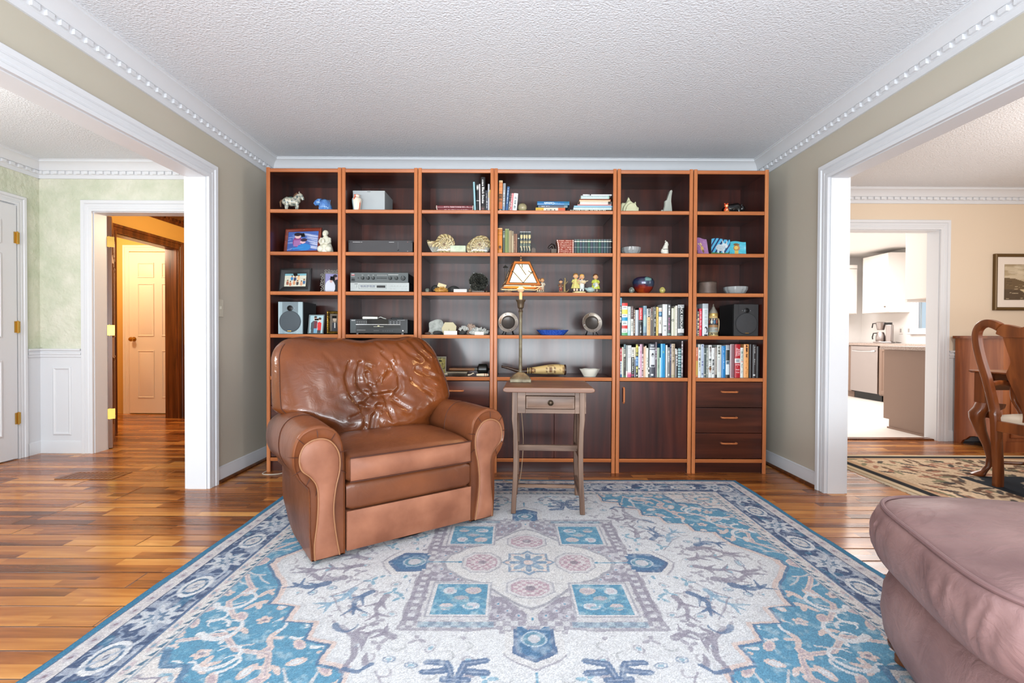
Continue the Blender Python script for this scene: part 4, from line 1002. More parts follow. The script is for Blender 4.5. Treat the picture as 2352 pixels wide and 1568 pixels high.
def dining_chair():
    r = thing('dining_chair', 'cherry wood splat-back armchair with cream seat, back turned to the camera', 'chair', (3.255, 2.985, .0105), math.radians(-90))
    # local: back at y=0, sits towards +y ; x -.29...29 ; back leans towards -y at the top
    def yb(z): return -.085 * smooth(.40, 1.12, z) + .03 * (1 - smooth(0, .45, z)) - .01
    def stile(sx):
        P = [(.245, 0), (.240, .12), (.235, .30), (.235, .45), (.245, .55), (.262, .70), (.285, .85), (.296, .96), (.290, 1.03), (.262, 1.075), (.215, 1.092), (.170, 1.082), (.135, 1.064)]
        Q = catmull([(sx * x, yb(z), z) for x, z in P], 5); n = len(Q); R = []
        mb = MB(); prev = None
        for i, p in enumerate(Q):
            a, b = Q[max(0, i - 1)], Q[min(n - 1, i + 1)]; d = (b - a).normalized(); e = Vector((0, 1, 0)); s = e.cross(d).normalized(); z = p.z
            wv = .021 + .004 * smooth(.2, .6, z); wt = .020 + .008 * smooth(.5, .3, z) * 0 + (.006 if z < .5 else 0)
            e = d.cross(s)
            R.append([tuple(p + s * wv * cx + e * wt * cy) for cx, cy in ((-1, -.7), (-.7, -1), (.7, -1), (1, -.7), (1, .7), (.7, 1), (-.7, 1), (-1, .7))])
        return mb.rings(R)
    obj('back_stile', stile(-1), CH, r, angle=40); obj('back_stile', stile(1), CH, r, angle=40)
    T = [(-.14, 1.062), (-.10, 1.083), (-.06, 1.075), (0, 1.058), (.06, 1.075), (.10, 1.083), (.14, 1.062), (.15, 1.02), (.09, .995), (-.09, .995), (-.15, 1.02)]
    obj('crest_rail', MB().prism([(x, z) for x, z in T], yb(1.04) - .018, yb(1.04) + .018, 'y'), CH, r, bevel=.004)
    H = [(.060, .46), (.055, .52), (.075, .60), (.110, .70), (.125, .76), (.105, .80), (.085, .85), (.10, .93), (.115, 1.0)]
    hs = catmull([(x, z, 0) for x, z in H], 5)
    mb = MB(); R = [[(-p.x, yb(p.y) - .008, p.y), (p.x, yb(p.y) - .008, p.y), (p.x, yb(p.y) + .008, p.y), (-p.x, yb(p.y) + .008, p.y)] for p in hs]
    obj('splat', mb.rings(R), CH, r, angle=30)
    obj('seat_rail', MB().prism([(-.245, -.03), (.245, -.03), (.29, .43), (.25, .46), (-.25, .46), (-.29, .43)], .375, .445, 'z'), CH, r, bevel=.004)
    obj('seat', MB().rings([[(x * k, .215 + (y - .215) * k, z) for x, y in ((-.222, .0), (-.1, -.004), (.1, -.004), (.222, .0), (.25, .2), (.272, .43), (.15, .45), (-.15, .45), (-.272, .43), (-.25, .2))] for k, z in ((1, .445), (1.01, .465), (.96, .485), (.8, .496), (.4, .502))]), pmat('cream_seat_fabric', (226, 214, 196), .85, bump=(300, .3, .002)), r, angle=60)
    for sx in (-1, 1):
        mb = MB(); cabriole(mb, sx * .25, .42, .40, sx, .7, .9); obj('leg', mb, CH, r, angle=60)
        P = catmull([(sx * .262, yb(.68), .68), (sx * .285, .06, .690), (sx * .31, .14, .685), (sx * .318, .20, .67)], 6); mb = MB(); mb.tube([tuple(p) for p in P], .019, 10, flat=.7)
        mb.tube([tuple(p) for p in catmull([(sx * .312, .18, .675), (sx * .325, .20, .58), (sx * .29, .21, .50), (sx * .265, .22, .42)], 5)], .016, 8); obj('arm', mb, CH, r, angle=60)
        obj('stretcher', MB().tube([(sx * .245, yb(.16), .16), (sx * .255, .2, .15), (sx * .262, .43, .16)], .012, 8), CH, r)
    obj('stretcher', MB().tube([(-.25, .2, .15), (.25, .2, .15)], .012, 8), CH, r)
def side_cabinet():
    r = thing('wooden_cabinet', 'reddish wooden chest against the dining wall with an arched foot cut-out', 'cabinet', (4.30, 4.40, 0))
    # local x 0..1.0, y -.19...27
    mb = MB(); A = [(-.19, 0), (-.12, 0), (-.10, .035), (-.07, .05), (-.05, .085), (0, .095), (.06, .095), (.11, .085), (.15, .05), (.18, .035), (.20, 0), (.27, 0), (.27, 1.0), (-.19, 1.0)]
    obj('side_panel', mb.prism(A[::-1], 0, .022, 'x'), CHL, r, angle=20)
    obj('side_panel', MB().prism(A[::-1], .978, 1.0, 'x'), CHL, r, angle=20)
    obj('front_panel', B(.022, .978, -.185, -.165, .10, 1.0), CHL, r); obj('back_panel', B(.022, .978, .25, .265, .05, 1.0), CHL, r)
    obj('top', MB().prism([(-.205, 1.0), (-.212, 1.008), (-.212, 1.016), (-.205, 1.024), (.275, 1.024), (.275, 1.0)], -.022, 1.022, 'x'), CHX, r)
    obj('base_trim', B(.03, .97, -.178, -.16, .0, .10), CHL, r)
    for z0, z1 in ((.13, .52), (.56, .96)): obj('door', B(.07, .93, -.197, -.185, z0, z1), CHL, r, bevel=.004)
def dining_rug():
    x0, x1, y0, y1 = 2.60, 5.3, .6, 4.08; st = .012; nx, ny = int((x1 - x0) / st), int((y1 - y0) / st)
    rg = np.random.RandomState(3); c = Canvas(nx, ny, (214, 190, 160)); c.a += (rg.rand(ny, nx, 1) - .5) * 26
    fx = lambda x: (x - x0) / (x1 - x0); fy = lambda y: (y1 - y) / (y1 - y0)
    Wx, Wy = x1 - x0, y1 - y0
    D = np.minimum(np.minimum(c.x, 1 - c.x) * Wx, np.minimum(c.y, 1 - c.y) * Wy)
    c.put((D < .045), (206, 186, 156)); c.put((D > .045) & (D < .11), (40, 42, 46)); c.put((D > .11) & (D < .16), (196, 164, 132))
    for k in range(1500):
        x, y, a = rg.rand(), rg.rand(), rg.rand() * pi; col = [(92, 70, 58), (60, 58, 60), (160, 110, 90), (120, 120, 96)][k % 4]
        d = min(min(x, 1 - x) * Wx, min(y, 1 - y) * Wy)
        if .15 < d < .62: c.ell(x, y, .018, .006, col, .8, a)
    c.put(D > .62, (44, 50, 58))
    for k in range(500):
        x, y, a = rg.rand(), rg.rand(), rg.rand() * pi
        if min(min(x, 1 - x) * Wx, min(y, 1 - y) * Wy) > .64: c.ell(x, y, .016, .006, [(200, 178, 150), (150, 120, 100), (176, 160, 140)][k % 3], .9, a)
    mb = MB(); mb.grid(lambda u, v: (u * Wx, v * Wy, .009), nx - 1, ny - 1, col=c.at); mb.cur = 1
    mb.box(0, Wx, 0, .004, 0, .0088, (206, 186, 156)); mb.box(0, Wx, Wy - .004, Wy, 0, .0088, (206, 186, 156)); mb.box(0, .004, .004, Wy - .004, 0, .0088, (206, 186, 156)); mb.box(Wx - .004, Wx, .004, Wy - .004, 0, .0088, (206, 186, 156)); 
    m = pmat('wool_rug', (255, 255, 255), .95, attr=True, spec=.15)
    o = obj('dining_rug', mb, [m, m], loc=(x0, y0, 0)); tag(o, 'beige floral rug with dark border under the dining table', 'rug')
    f = MB()
    for k in range(300): y = .01 + k * (Wy - .02) / 300; f.box(-.035 - .008 * rg.rand(), .0, y, y + .006, .0, .004)
    obj('fringe', f, pmat('fringe_yarn', (206, 190, 164), .9), o)
def wall_picture():
    x0, x1, z0, z1 = 4.68, 5.38, 1.275, 1.82; r = thing('framed_picture', 'framed sepia coastal print on the tan dining room wall', 'picture', ((x0 + x1) / 2, DY, (z0 + z1) / 2)); hw, hh = (x1 - x0) / 2, (z1 - z0) / 2
    mb = MB(); rframe(mb, lambda p, q, d: (p, -.001 - d, q), [(0, 0), (0, .028), (-.008, .034), (-.018, .026), (-.026, .024), (-.03, .018), (-.03, 0)], -hw, hw, -hh, hh); obj('frame', mb, pmat('antique_gold_frame', (98, 74, 38), .4, metal=.3), r, angle=30)
    obj('mat_board', B(-hw + .025, hw - .025, -.014, -.004, -hh + .025, hh - .025), pmat('cream_mat', (226, 214, 202), .8), r)
    c = Canvas(90, 60, (188, 170, 140)); rg = random.Random(4)
    for k in range(30): c.ell(rg.random(), rg.random() * .4, .22, .06, [(140, 120, 90), (220, 208, 186), (160, 142, 112)][k % 3], .35)
    c.poly([(0, .38), (.2, .40), (.42, .5), (.62, .62), (.5, .75), (0, .8)], (104, 84, 58)); c.poly([(0, .7), (.4, .72), (.7, .95), (.7, 1), (0, 1)], (84, 68, 50)); c.poly([(.3, .7), (1, .66), (1, 1), (.62, 1)], (206, 186, 148))
    for k in range(60): x, y = rg.random(), .45 + rg.random() * .55; c.line([(x, y), (x + .1, y + rg.uniform(-.02, .03))], .012, [(70, 56, 40), (216, 200, 168), (130, 108, 76)][k % 3], .7)
    mb = MB(); c.sheet(mb, 2 * hw - .20, 2 * hh - .20, -.0155, -hw + .10, -hh + .10); obj('print', mb, PAPER, r)
dining_table(); dining_chair(); side_cabinet(); dining_rug(); wall_picture()
# ================= kitchen =================
TAUPE = pmat('taupe_cabinet', (128, 104, 90), .45); STEEL = pmat('brushed_steel', (176, 168, 166), .28, metal=1); GRAN = pmat('granite', (190, 172, 160), .25, var=(160, (110, 92, 84), 8)); WCAB = pmat('white_cabinet', (240, 234, 228), .45)
def kitchen():
    y0 = DY + .13
    r = thing('base_cabinet', 'taupe kitchen base cabinet end panel just inside the kitchen doorway', 'cabinet', (4.20, y0, 0))
    P = [(0, 0), (.52, 0), (.52, .10), (.60, .10), (.60, .87), (0, .87)]
    obj('end_panel', MB().prism(P, 0, .02, 'x'), TAUPE, r); obj('carcass', MB().prism([(.01, .02), (.51, .02), (.51, .10), (.59, .10), (.59, .869), (.01, .869)], .02, 1.52, 'x'), TAUPE, r)
    obj('shoe_moulding', B(-.014, .0, 0, .53, 0, .018), TAUPE, r)
    t = obj('countertop', B(4.17, 5.72, y0, y0 + .63, .872, .912), GRAN, bevel=.004); tag(t, 'speckled granite countertop on the taupe end cabinet', 'countertop')
    r = thing('base_cabinet', 'taupe kitchen cabinet beside the steel dishwasher', 'cabinet', (5.75, 5.5, 0))
    obj('carcass', MB().prism([(.0, .10), (.06, .10), (.06, .0), (.58, 0), (.58, .87), (0, .87)], 0, 2.02, 'y'), TAUPE, r)
    for k in range(4):
        d = obj('door', B(-.02, 0, .02 + k * .5, .50 + k * .5, .12, .85), TAUPE, r, bevel=.003)
        mb = MB(); rframe(mb, lambda p, q, e: (-.02 - e, p, q), [(0, 0), (0, .008), (-.055, .008), (-.06, 0)], .022 + k * .5, .498 + k * .5, .122, .848); obj('door_frame', mb, TAUPE, d, angle=20)
    r = thing('dishwasher', 'stainless steel dishwasher under the granite counter', 'dishwasher', (5.75, 7.53, 0))
    obj('body', B(.02, .58, .003, .60, .10, .868), BLACK, r); obj('door', B(-.03, .018, .005, .598, .12, .865), STEEL, r, bevel=.006); obj('kick_plate', B(.05, .07, .003, .60, .0, .098), BLACK, r)
    obj('handle', MB().tube([(-.03, .06, .79), (-.06, .09, .785), (-.066, .30, .78), (-.06, .51, .785), (-.03, .54, .79)], .012, 8), CHROME, r)
    r = thing('base_cabinet', 'taupe kitchen cabinet beyond the dishwasher', 'cabinet', (5.75, 8.14, 0)); obj('carcass', B(0, .58, 0, .60, .10, .868), TAUPE, r); obj('plinth', B(.05, .58, 0, .6, 0, .1), TAUPE, r)
    t = obj('countertop', B(5.72, KXR - .002, 5.47, KYB - .005, .872, .912), GRAN, bevel=.004); tag(t, 'speckled granite countertop above the dishwasher', 'countertop')
    def upper(x, y, L, lab, z0=1.41, z1=2.36):
        r = thing('wall_cabinet', lab, 'cabinet', (x, y, 0), group='white kitchen wall cabinets')
        obj('carcass', B(0, KXR - .003 - x, 0, L, z0, z1), WCAB, r); n = max(1, round(L / .45)); w = L / n
        for k in range(n):
            d = obj('door', B(-.02, -.001, k * w + .004, (k + 1) * w - .004, z0 + .004, z1 - .004), WCAB, r, bevel=.002); mb = MB()
            rframe(mb, lambda p, q, e: (-.0195 - e, p, q), [(0, 0), (0, .007), (-.055, .007), (-.062, 0)], k * w + .006, (k + 1) * w - .006, z0 + .006, z1 - .006); obj('door_frame', mb, WCAB, d, angle=20)
            obj('knob', MB().ell((-.045, k * w + .04, z0 + .09), (.014, .014, .014), 12, 8), pmat('nickel', (130, 124, 118), .3, metal=1), d)
    upper(6.02, 7.69, .56, 'white wall cabinet with a knob, above the coffee maker')
    r = thing('wall_cabinet', 'white wall cabinet seen end on, right beside the kitchen doorway', 'cabinet', (4.22, y0, 0), group='white kitchen wall cabinets'); obj('carcass', B(0, 1.5, 0, .35, 1.41, 2.36), WCAB, r, bevel=.003); obj('light_rail', B(.0, 1.5, .32, .35, 1.385, 1.409), WCAB, r)
    r = thing('wall_cabinet', 'white wall cabinet on the far kitchen wall', 'cabinet', (5.0, KYB - .34, 0), group='white kitchen wall cabinets'); obj('carcass', B(0, 1.02, 0, .335, 1.41, 2.2), WCAB, r, bevel=.003); obj('door', B(.02, 1.0, -.018, 0, 1.42, 2.19), WCAB, r, bevel=.003); obj('cornice', B(-.01, 1.0, -.03, .335, 2.2, 2.26), WCAB, r, bevel=.004)
    r = thing('coffee_maker', 'steel coffee maker on the kitchen counter', 'coffee maker', (6.06, 7.90, .913), math.radians(-90 + 35)); s = .92
    obj('base', B(-.09, .16, -.08, .08, 0, .025), STEEL, r, bevel=.006); obj('tower', B(.075, .15, -.06, .06, .025, .30), STEEL, r, bevel=.01)
    q = obj('carafe', MB().lathe([(.060, .027), (.068, .04), (.066, .11), (.05, .165), (.042, .18)], (-.01, 0, 0), 20), STEEL, r); obj('handle', MB().tube([(-.05, 0, .165), (-.11, 0, .16), (-.125, 0, .10), (-.12, 0, .06)], .009, 8), BLACK, q)
    q = obj('brew_basket', MB().lathe([(.045, .215), (.052, .225), (.066, .31), (.07, .335), (.05, .345)], (-.01, 0, 0), 20), STEEL, r); obj('handle', MB().tube([(-.07, 0, .325), (-.12, 0, .32), (-.13, 0, .25)], .009, 8), BLACK, q); obj('arm', B(-.01, .14, -.02, .02, .30, .335), BLACK, r)
    obj('power_cord', MB().tube([tuple(p) for p in catmull([(.15, 0, .02), (.20, -.02, .012), (.26, .0, .01), (.24, .05, .012), (.18, .04, .02)], 5)], .003, 6), BLACK, r)
    for y, lab in ((7.86, 'white wall outlet plate nearer the coffee maker'), (7.70, 'white wall switch plate nearer the kitchen window')):
        r = thing('outlet_plate', lab, 'outlet', (KXR - .001, y, 1.12)); obj('plate', B(-.006, 0, -.038, .038, -.06, .06), pmat('outlet_white', (232, 226, 220), .4), r, bevel=.002); obj('socket', B(-.009, -.006, -.015, .015, -.03, .03), pmat('outlet_grey', (170, 164, 160), .5), r)
kitchen()
# switch plates
r = thing('light_switch', 'ivory light switch plate on the living room wall beside the foyer opening', 'switch', (XL, 3.285, 1.185)); obj('plate', B(.0005, .006, -.037, .037, -.06, .06), pmat('ivory_plate', (206, 200, 184), .4), r, bevel=.002); obj('toggle', B(.006, .016, -.004, .004, -.008, .012), pmat('ivory_plate', (206, 200, 184), .4), r)
# flush wooden floor register in the foyer
r = thing('floor_register', 'flush wooden vent cover in the foyer floor', 'vent', (-2.95, 3.42, .0)); FRM = wood('register_wood', (96, 54, 24), (124, 72, 32), (146, 88, 42), 'x', 6, .3)
mb = MB(); rframe(mb, lambda p, q, d: (p, q, d), [(0, .0003), (0, .004), (-.02, .004), (-.02, .0003)], -.20, .20, -.09, .09); obj('frame', mb, FRM, r)
mb = MB()
for k in range(12): mb.box(-.18 + k * .0305, -.18 + k * .0305 + .02, -.07, .07, .0003, .003)
obj('slat_panel', mb, FRM, r)

r = thing('loose_cable', 'loop of pale cable on the floor at the left foot of the leftmost bookcase unit', 'cable', (-1.76, 3.50, 0)); P = catmull([(-.028, .06, .004), (-.034, .0, .004), (-.02, -.035, .004), (.03, -.045, .004), (.09, -.03, .004), (.12, .02, .004)], 6); obj('wire', MB().tube([tuple(p) for p in P], .0032, 6), pmat('pale_cable', (206, 196, 180), .5), r)
# ================= things on the shelves =================
YBOT = [0, 479.5, 577.5, 668.0, 766.5, 863.5]
def bx(px, d=.05, y=600): return (px - 1174 + (771 - y) * .0045 * .7) / FPX * (BY + d)
def bh(px, ytop, row, d=.05): return (YBOT[row] + (px - 697) * .0045 - ytop) * (BY + d) / FPX
PAGE = pmat('book_pages', (222, 212, 190), .8, var=(90, (200, 188, 160), 2))
COVER = pmat('book_cover', (255, 255, 255), .38, attr=True)
WHT, BLK = (232, 230, 226), (26, 26, 28)
ORD = ['first', 'second', 'third', 'fourth', 'fifth', 'sixth', 'seventh', 'eighth', 'ninth', 'tenth', 'eleventh', 'twelfth', 'thirteenth', 'fourteenth', 'fifteenth', 'sixteenth', 'seventeenth', 'eighteenth', 'nineteenth', 'twentieth', 'twenty-first', 'twenty-second', 'twenty-third', 'twenty-fourth', 'twenty-fifth', 'twenty-sixth', 'twenty-seventh', 'twenty-eighth', 'twenty-ninth', 'thirtieth']
def book(w, h, dep, col, ops, label, group, loc, rot=(0, 0, 0), seed=0, title=None, pages_front=False):
    """upright book, spine facing -y, lower left front corner at loc; ops paint the spine (v from foot to head)"""
    rg = random.Random(seed); nu, nv = max(4, int(w / .0022)), max(24, int(h / .0033))
    c = Canvas(nu, nv, col)
    for o in ops:
        k = o[0]
        if k == 'b': c.rect(0, 1, 1 - o[2], 1 - o[1], o[3])
        elif k == 'r': c.rect(o[1], o[2], 1 - o[4], 1 - o[3], o[5])
        elif k == 'e': c.ell(o[1], 1 - o[2], o[3], o[4], o[5])
        elif k == 't':                                   # a line of small lettering, too small to read
            u0, u1 = (o[4], o[5]) if len(o) > 4 else (.3, .7); v = o[1]
            while v < o[2]:
                L = rg.uniform(.012, .03)
                if rg.random() < .86: c.rect(u0, u1 - (.12 if rg.random() < .4 else 0), 1 - min(o[2], v + L * .75), 1 - v, o[3])
                v += L
    t = .0018; mb = MB()
    mb.grid(lambda u, v: (u * w, .0035 * ((2 * u - 1) ** 2) * min(1, w / .02), v * h), nu - 1, nv - 1, col=c.at)
    side = tuple(np.array(col) * .92)
    e = .0035 * min(1, w / .02)
    mb.box(0, t, e, dep, 0, h, side); mb.box(w - t, w, e, dep, 0, h, side); mb.box(t, w - t, e + .0005, e + .0015, 0, h, side)
    o = obj('book', mb, COVER, None, loc=loc, rot=rot); tag(o, label, 'book', group)
    obj('pages', B(t, w - t, e + .002, dep - .003, .003, h - .003), PAGE, o)
    if title:
        for s, size, v, cc, dx in title:
            text('spine_title', s, size, pmat('lettering_%d_%d_%d' % cc, cc, .5), o, (w * .5 + dx, -.0008, v * h), (pi / 2, pi / 2, 0), .0002, font_bold=True)
    return o
G_, R_, Y_, U_ = (150, 156, 152), (196, 44, 52), (222, 206, 84), (44, 140, 190)
ROWS = {
 ('upper', 4, 'upper row above the cupboard door', 'books in the upper row above the cupboard door'): [
  (1422.5, 1428, 683, 'dark thin', (40, 44, 46), [('b', .78, 1, (112, 164, 186)), ('t', .35, .76, WHT)]),
  (1428.3, 1441.3, 695, 'white colour-banded', (226, 228, 228), [('b', .91, 1, (222, 62, 56)), ('b', .66, .79, (226, 214, 92)), ('b', .455, .56, (34, 150, 192)), ('b', .22, .32, (206, 60, 58)), ('b', .0, .10, (92, 170, 110)), ('t', .82, .88, G_, .2, .8), ('t', .60, .64, G_, .2, .8), ('t', .36, .42, G_, .2, .8), ('t', .13, .19, G_, .2, .8)]),
  (1442, 1448.5, 703, 'pale aqua', (204, 220, 220), [('t', .5, .95, (170, 176, 176)), ('b', 0, .18, (168, 206, 210))]),
  (1449, 1455, 702, 'brown and white', (92, 74, 72), [('b', 0, .56, (222, 222, 212)), ('t', .65, .95, (160, 144, 140)), ('t', .15, .5, (150, 146, 136))]),
  (1455.5, 1458.6, 708, 'dark speckled', (74, 52, 44), [('t', .1, .95, (190, 170, 150), .2, .8)]),
  (1459.3, 1466.6, 711, 'silver', (184, 190, 198), [('r', .1, .4, 0, 1, (204, 210, 216))]),
  (1467.6, 1476, 706, 'black and red', (36, 36, 38), [('b', .56, 1, (206, 72, 76)), ('t', .6, .95, (236, 160, 160)), ('t', .12, .35, (190, 190, 190)), ('b', .50, .515, (150, 150, 150)), ('b', .46, .475, (170, 170, 170))]),
  (1477.6, 1485.4, 701.5, 'mottled blue', (126, 154, 168), [('e', .5, .5, .4, .2, (156, 184, 180)), ('t', .7, .95, (86, 120, 140)), ('b', 0, .1, (96, 112, 130))]),
  (1486, 1494.4, 708, 'white and tan', (214, 178, 128), [('b', .68, 1, WHT), ('r', .28, .72, .69, .99, BLK), ('t', .71, .97, WHT, .38, .62), ('t', .2, .6, (180, 140, 96)), ('r', 0, .12, 0, 1, WHT), ('r', .88, 1, 0, 1, WHT)]),
  (1494.8, 1499.2, 705, 'taupe brown', (96, 84, 78), [('t', .55, .8, (214, 196, 170)), ('b', .85, 1, (120, 92, 88))]),
  (1499.5, 1502, 704, 'thin grey', (122, 122, 114), []),
  (1502.3, 1507, 703, 'black', (34, 34, 34), [('t', .3, .95, (216, 216, 210)), ('t', .06, .16, (200, 200, 196))]),
  (1507.4, 1512.4, 704, 'yellow', (212, 186, 104), [('t', .1, .9, (196, 166, 84))]),
  (1513, 1520.4, 706, 'white with blue panel', (222, 222, 214), [('b', .68, .86, (44, 84, 124)), ('r', .2, .8, .72, .82, (120, 170, 200)), ('b', .88, .92, (226, 170, 150)), ('t', .42, .55, (90, 90, 90)), ('b', 0, .1, (60, 36, 50))]),
  (1522, 1532.6, 698, 'wide white', (214, 218, 218), [('t', .3, .34, (70, 70, 70), .2, .8), ('t', .15, .2, G_, .4, .7), ('b', .84, .85, (180, 170, 170)), ('b', .46, .47, (190, 196, 196))]),
  (1533.6, 1541, 698, 'dark grey with pink lettering', (74, 76, 78), [('t', .66, .96, (206, 206, 206), .35, .7), ('t', .2, .6, (190, 110, 156), .3, .6), ('b', .03, .08, (130, 160, 150))]),
  (1542.6, 1548.6, 707, 'cream', (214, 214, 194), [('e', .5, .57, .38, .045, BLK), ('e', .5, .57, .2, .025, (214, 214, 194))]),
  (1548.8, 1551, 704, 'thin cream', (206, 204, 182), []),
  (1551.4, 1555.8, 701, 'off-white', (222, 218, 206), [('t', .2, .9, (200, 194, 184))]),
  (1557, 1571.2, 699, 'dark lettered', (44, 48, 50), [('b', .905, 1, (190, 192, 194)), ('t', .92, .98, (120, 124, 126), .1, .9), ('b', .105, .225, (206, 206, 206)), ('r', 0, .16, .23, .9, (92, 98, 98)), ('t', .03, .08, (120, 130, 140), .3, .8)], [('JACK KEROUAC', .026, .555, (226, 228, 226), .003)])],
 ('lower', 5, 'lower row above the cupboard door', 'books in the lower row above the cupboard door'): [
  (1422.4, 1425, 797, 'thin dark red', (140, 34, 44), []),
  (1425.2, 1429, 800, 'red, white and blue', (214, 218, 222), [('b', .55, 1, R_), ('t', .6, .95, (240, 200, 200)), ('b', 0, .1, (54, 110, 160)), ('t', .12, .5, (120, 140, 160))]),
  (1429.3, 1432.6, 797.5, 'cream green', (214, 218, 198), []),
  (1433, 1438, 791, 'grey and black', (70, 68, 64), [('b', .85, 1, (96, 118, 124)), ('t', .62, .84, (206, 204, 190), .2, .8), ('b', .0, .06, (76, 130, 84)), ('t', .3, .6, (130, 126, 116))]),
  (1438.3, 1442, 793, 'grey', (140, 146, 144), [('b', 0, .2, (222, 210, 204))]),
  (1442.3, 1450.8, 793.5, 'white with pink foot', (210, 212, 210), [('b', 0, .10, (206, 84, 128)), ('b', .10, .16, (222, 150, 172)), ('t', .6, .95, (188, 190, 190), .2, .8)]),
  (1451.2, 1457.6, 798, 'white-topped black', (32, 34, 36), [('b', .67, 1, (220, 218, 208)), ('t', .7, .97, (120, 118, 112)), ('t', .15, .64, (196, 200, 196)), ('b', .04, .1, (140, 60, 90))]),
  (1457.8, 1460.6, 798, 'thin ivory', (222, 212, 184), [('b', 0, .6, (130, 136, 150))]),
  (1460.8, 1466.8, 791, 'black yellow-and-blue barred', (36, 38, 28), [('t', .66, .98, (214, 206, 96), .12, .88), ('b', .35, .62, (74, 120, 170)), ('t', .37, .60, (140, 180, 214), .1, .9), ('t', .12, .32, (206, 206, 120)), ('e', .5, .06, .2, .02, WHT)]),
  (1467, 1470.2, 796, 'white', (226, 228, 222), [('r', .3, .9, .26, .3, BLK)]),
  (1470.4, 1475.2, 791, 'pink', (212, 170, 190), [('t', .3, .8, (190, 130, 160))]),
  (1475.4, 1478.6, 791, 'brown patterned', (92, 62, 64), [('t', .0, .7, (226, 210, 212), .1, .8)]),
  (1479, 1482.6, 797, 'peach', (222, 180, 150), []),
  (1482.8, 1485.2, 795, 'thin cream', (226, 214, 190), []),
  (1485.4, 1489.8, 799.5, 'white lettered', (218, 220, 210), [('t', .25, .7, (120, 124, 122))]),
  (1490, 1492.2, 790, 'thin black', (34, 44, 38), [('b', .1, .16, WHT), ('b', .24, .29, WHT)]),
  (1492.5, 1505.2, 790, 'dark with a portrait photograph', (70, 74, 84), [('b', .31, .82, (206, 210, 214)), ('b', .84, .88, (190, 192, 196)), ('t', .92, .96, (214, 216, 220), .2, .8), ('e', .58, .66, .22, .06, (44, 46, 50)), ('e', .60, .63, .15, .04, (170, 172, 176)), ('r', .3, .9, .32, .37, (50, 54, 64)), ('e', .5, .08, .2, .03, (216, 222, 226))]),
  (1506, 1509.6, 786, 'tall mauve', (96, 84, 92), [('t', .5, .85, (196, 180, 196))]),
  (1509.8, 1516, 799, 'green', (140, 164, 148), [('r', 0, .25, 0, 1, (206, 214, 190)), ('t', .3, .8, (104, 130, 112), .5, .8)]),
  (1516.2, 1518.2, 822, 'short thin white', (214, 226, 226), []),
  (1518.4, 1528.6, 790, 'bright blue', (20, 134, 190), [('r', .1, .25, 0, 1, (96, 190, 226)), ('r', .8, .88, 0, 1, (96, 180, 216)), ('r', .45, .7, .72, .78, (110, 170, 150))]),
  (1530, 1533.6, 793, 'plain white', (220, 220, 216), []),
  (1534, 1539.6, 798, 'mid grey', (120, 122, 122), [('t', .5, .9, (190, 192, 192)), ('e', .5, .09, .25, .025, WHT)]),
  (1540, 1543, 790, 'navy', (56, 58, 84), [('t', .5, .95, (150, 154, 180))]),
  (1543.2, 1551.2, 790, 'tan', (186, 168, 144), [('t', .42, .98, (104, 92, 72), .3, .7), ('b', .03, .08, (160, 156, 120)), ('r', .86, 1, 0, 1, (150, 130, 106))]),
  (1551.8, 1557.4, 801, 'black and grey', (60, 62, 62), [('r', 0, .35, .8, 1, (230, 234, 226)), ('t', .4, .95, (232, 232, 230), .55, .9), ('r', 0, .5, 0, .75, (130, 128, 128))]),
  (1558.4, 1566, 800, 'teal striped', (64, 92, 98), [('b', k / 11, k / 11 + .04, (150, 184, 186)) for k in range(11)]),
  (1566.3, 1570.2, 783, 'tall dark and white', (86, 74, 78), [('t', .05, .98, (206, 200, 202), .0, .7)])],
 ('drawers', 5, 'row above the three drawers', 'books in the row above the three drawers'): [
  (1599, 1604.2, 798, 'orange and yellow', (206, 104, 64), [('b', 0, .55, (206, 164, 70)), ('t', .7, .97, (236, 170, 140)), ('b', 0, .08, (226, 130, 70))]),
  (1604.6, 1611.4, 791, 'tall white', (214, 220, 216), [('t', .82, .98, (110, 116, 116), .2, .8), ('t', .64, .76, (150, 156, 156), .3, .7), ('e', .5, .55, .25, .05, (80, 90, 90)), ('t', .2, .46, (96, 100, 96), .35, .65)]),
  (1611.8, 1618, 791, 'pale blue dotted', (196, 210, 224), [('r', .25, .6, .05, .97, (150, 164, 190)), ('e', .45, .95, .25, .018, (36, 50, 110)), ('e', .45, .47, .25, .02, (36, 44, 120)), ('e', .45, .12, .25, .02, (30, 50, 96)), ('e', .45, .38, .22, .02, (50, 54, 140))]),
  (1618.4, 1623.2, 799, 'dark green-grey', (70, 84, 84), [('b', .78, .81, (190, 196, 190)), ('t', .0, .12, (214, 206, 186), .1, .9)]),
  (1623.6, 1628, 799, 'grey', (134, 140, 132), [('t', .1, .9, (180, 184, 176), .1, .6)]),
  (1628.4, 1636, 793, 'white lettered', (216, 218, 216), [('t', .66, .96, (70, 44, 44), .25, .85), ('e', .5, .55, .3, .04, (90, 100, 96)), ('t', .34, .50, (60, 58, 50), .25, .85), ('e', .5, .28, .38, .05, (120, 80, 40)), ('t', .16, .24, (150, 84, 50), .25, .8)]),
  (1636.3, 1643, 799, 'short white', (214, 216, 214), [('t', .6, .93, (130, 132, 132), .4, .6), ('t', .1, .6, (50, 52, 54), .2, .62)]),
  (1643.6, 1648, 798, 'taupe', (150, 142, 134), [('b', 0, .1, (50, 46, 48)), ('t', .2, .9, (190, 184, 176))]),
  (1648.4, 1658, 793, 'broad white', (206, 212, 206), [('t', .62, .97, (84, 86, 76), .2, .7), ('r', .25, .7, .18, .55, (190, 192, 194))]),
  (1658.8, 1667.6, 795, 'blue', (34, 124, 186), [('t', .28, .92, (170, 210, 240), .42, .58)]),
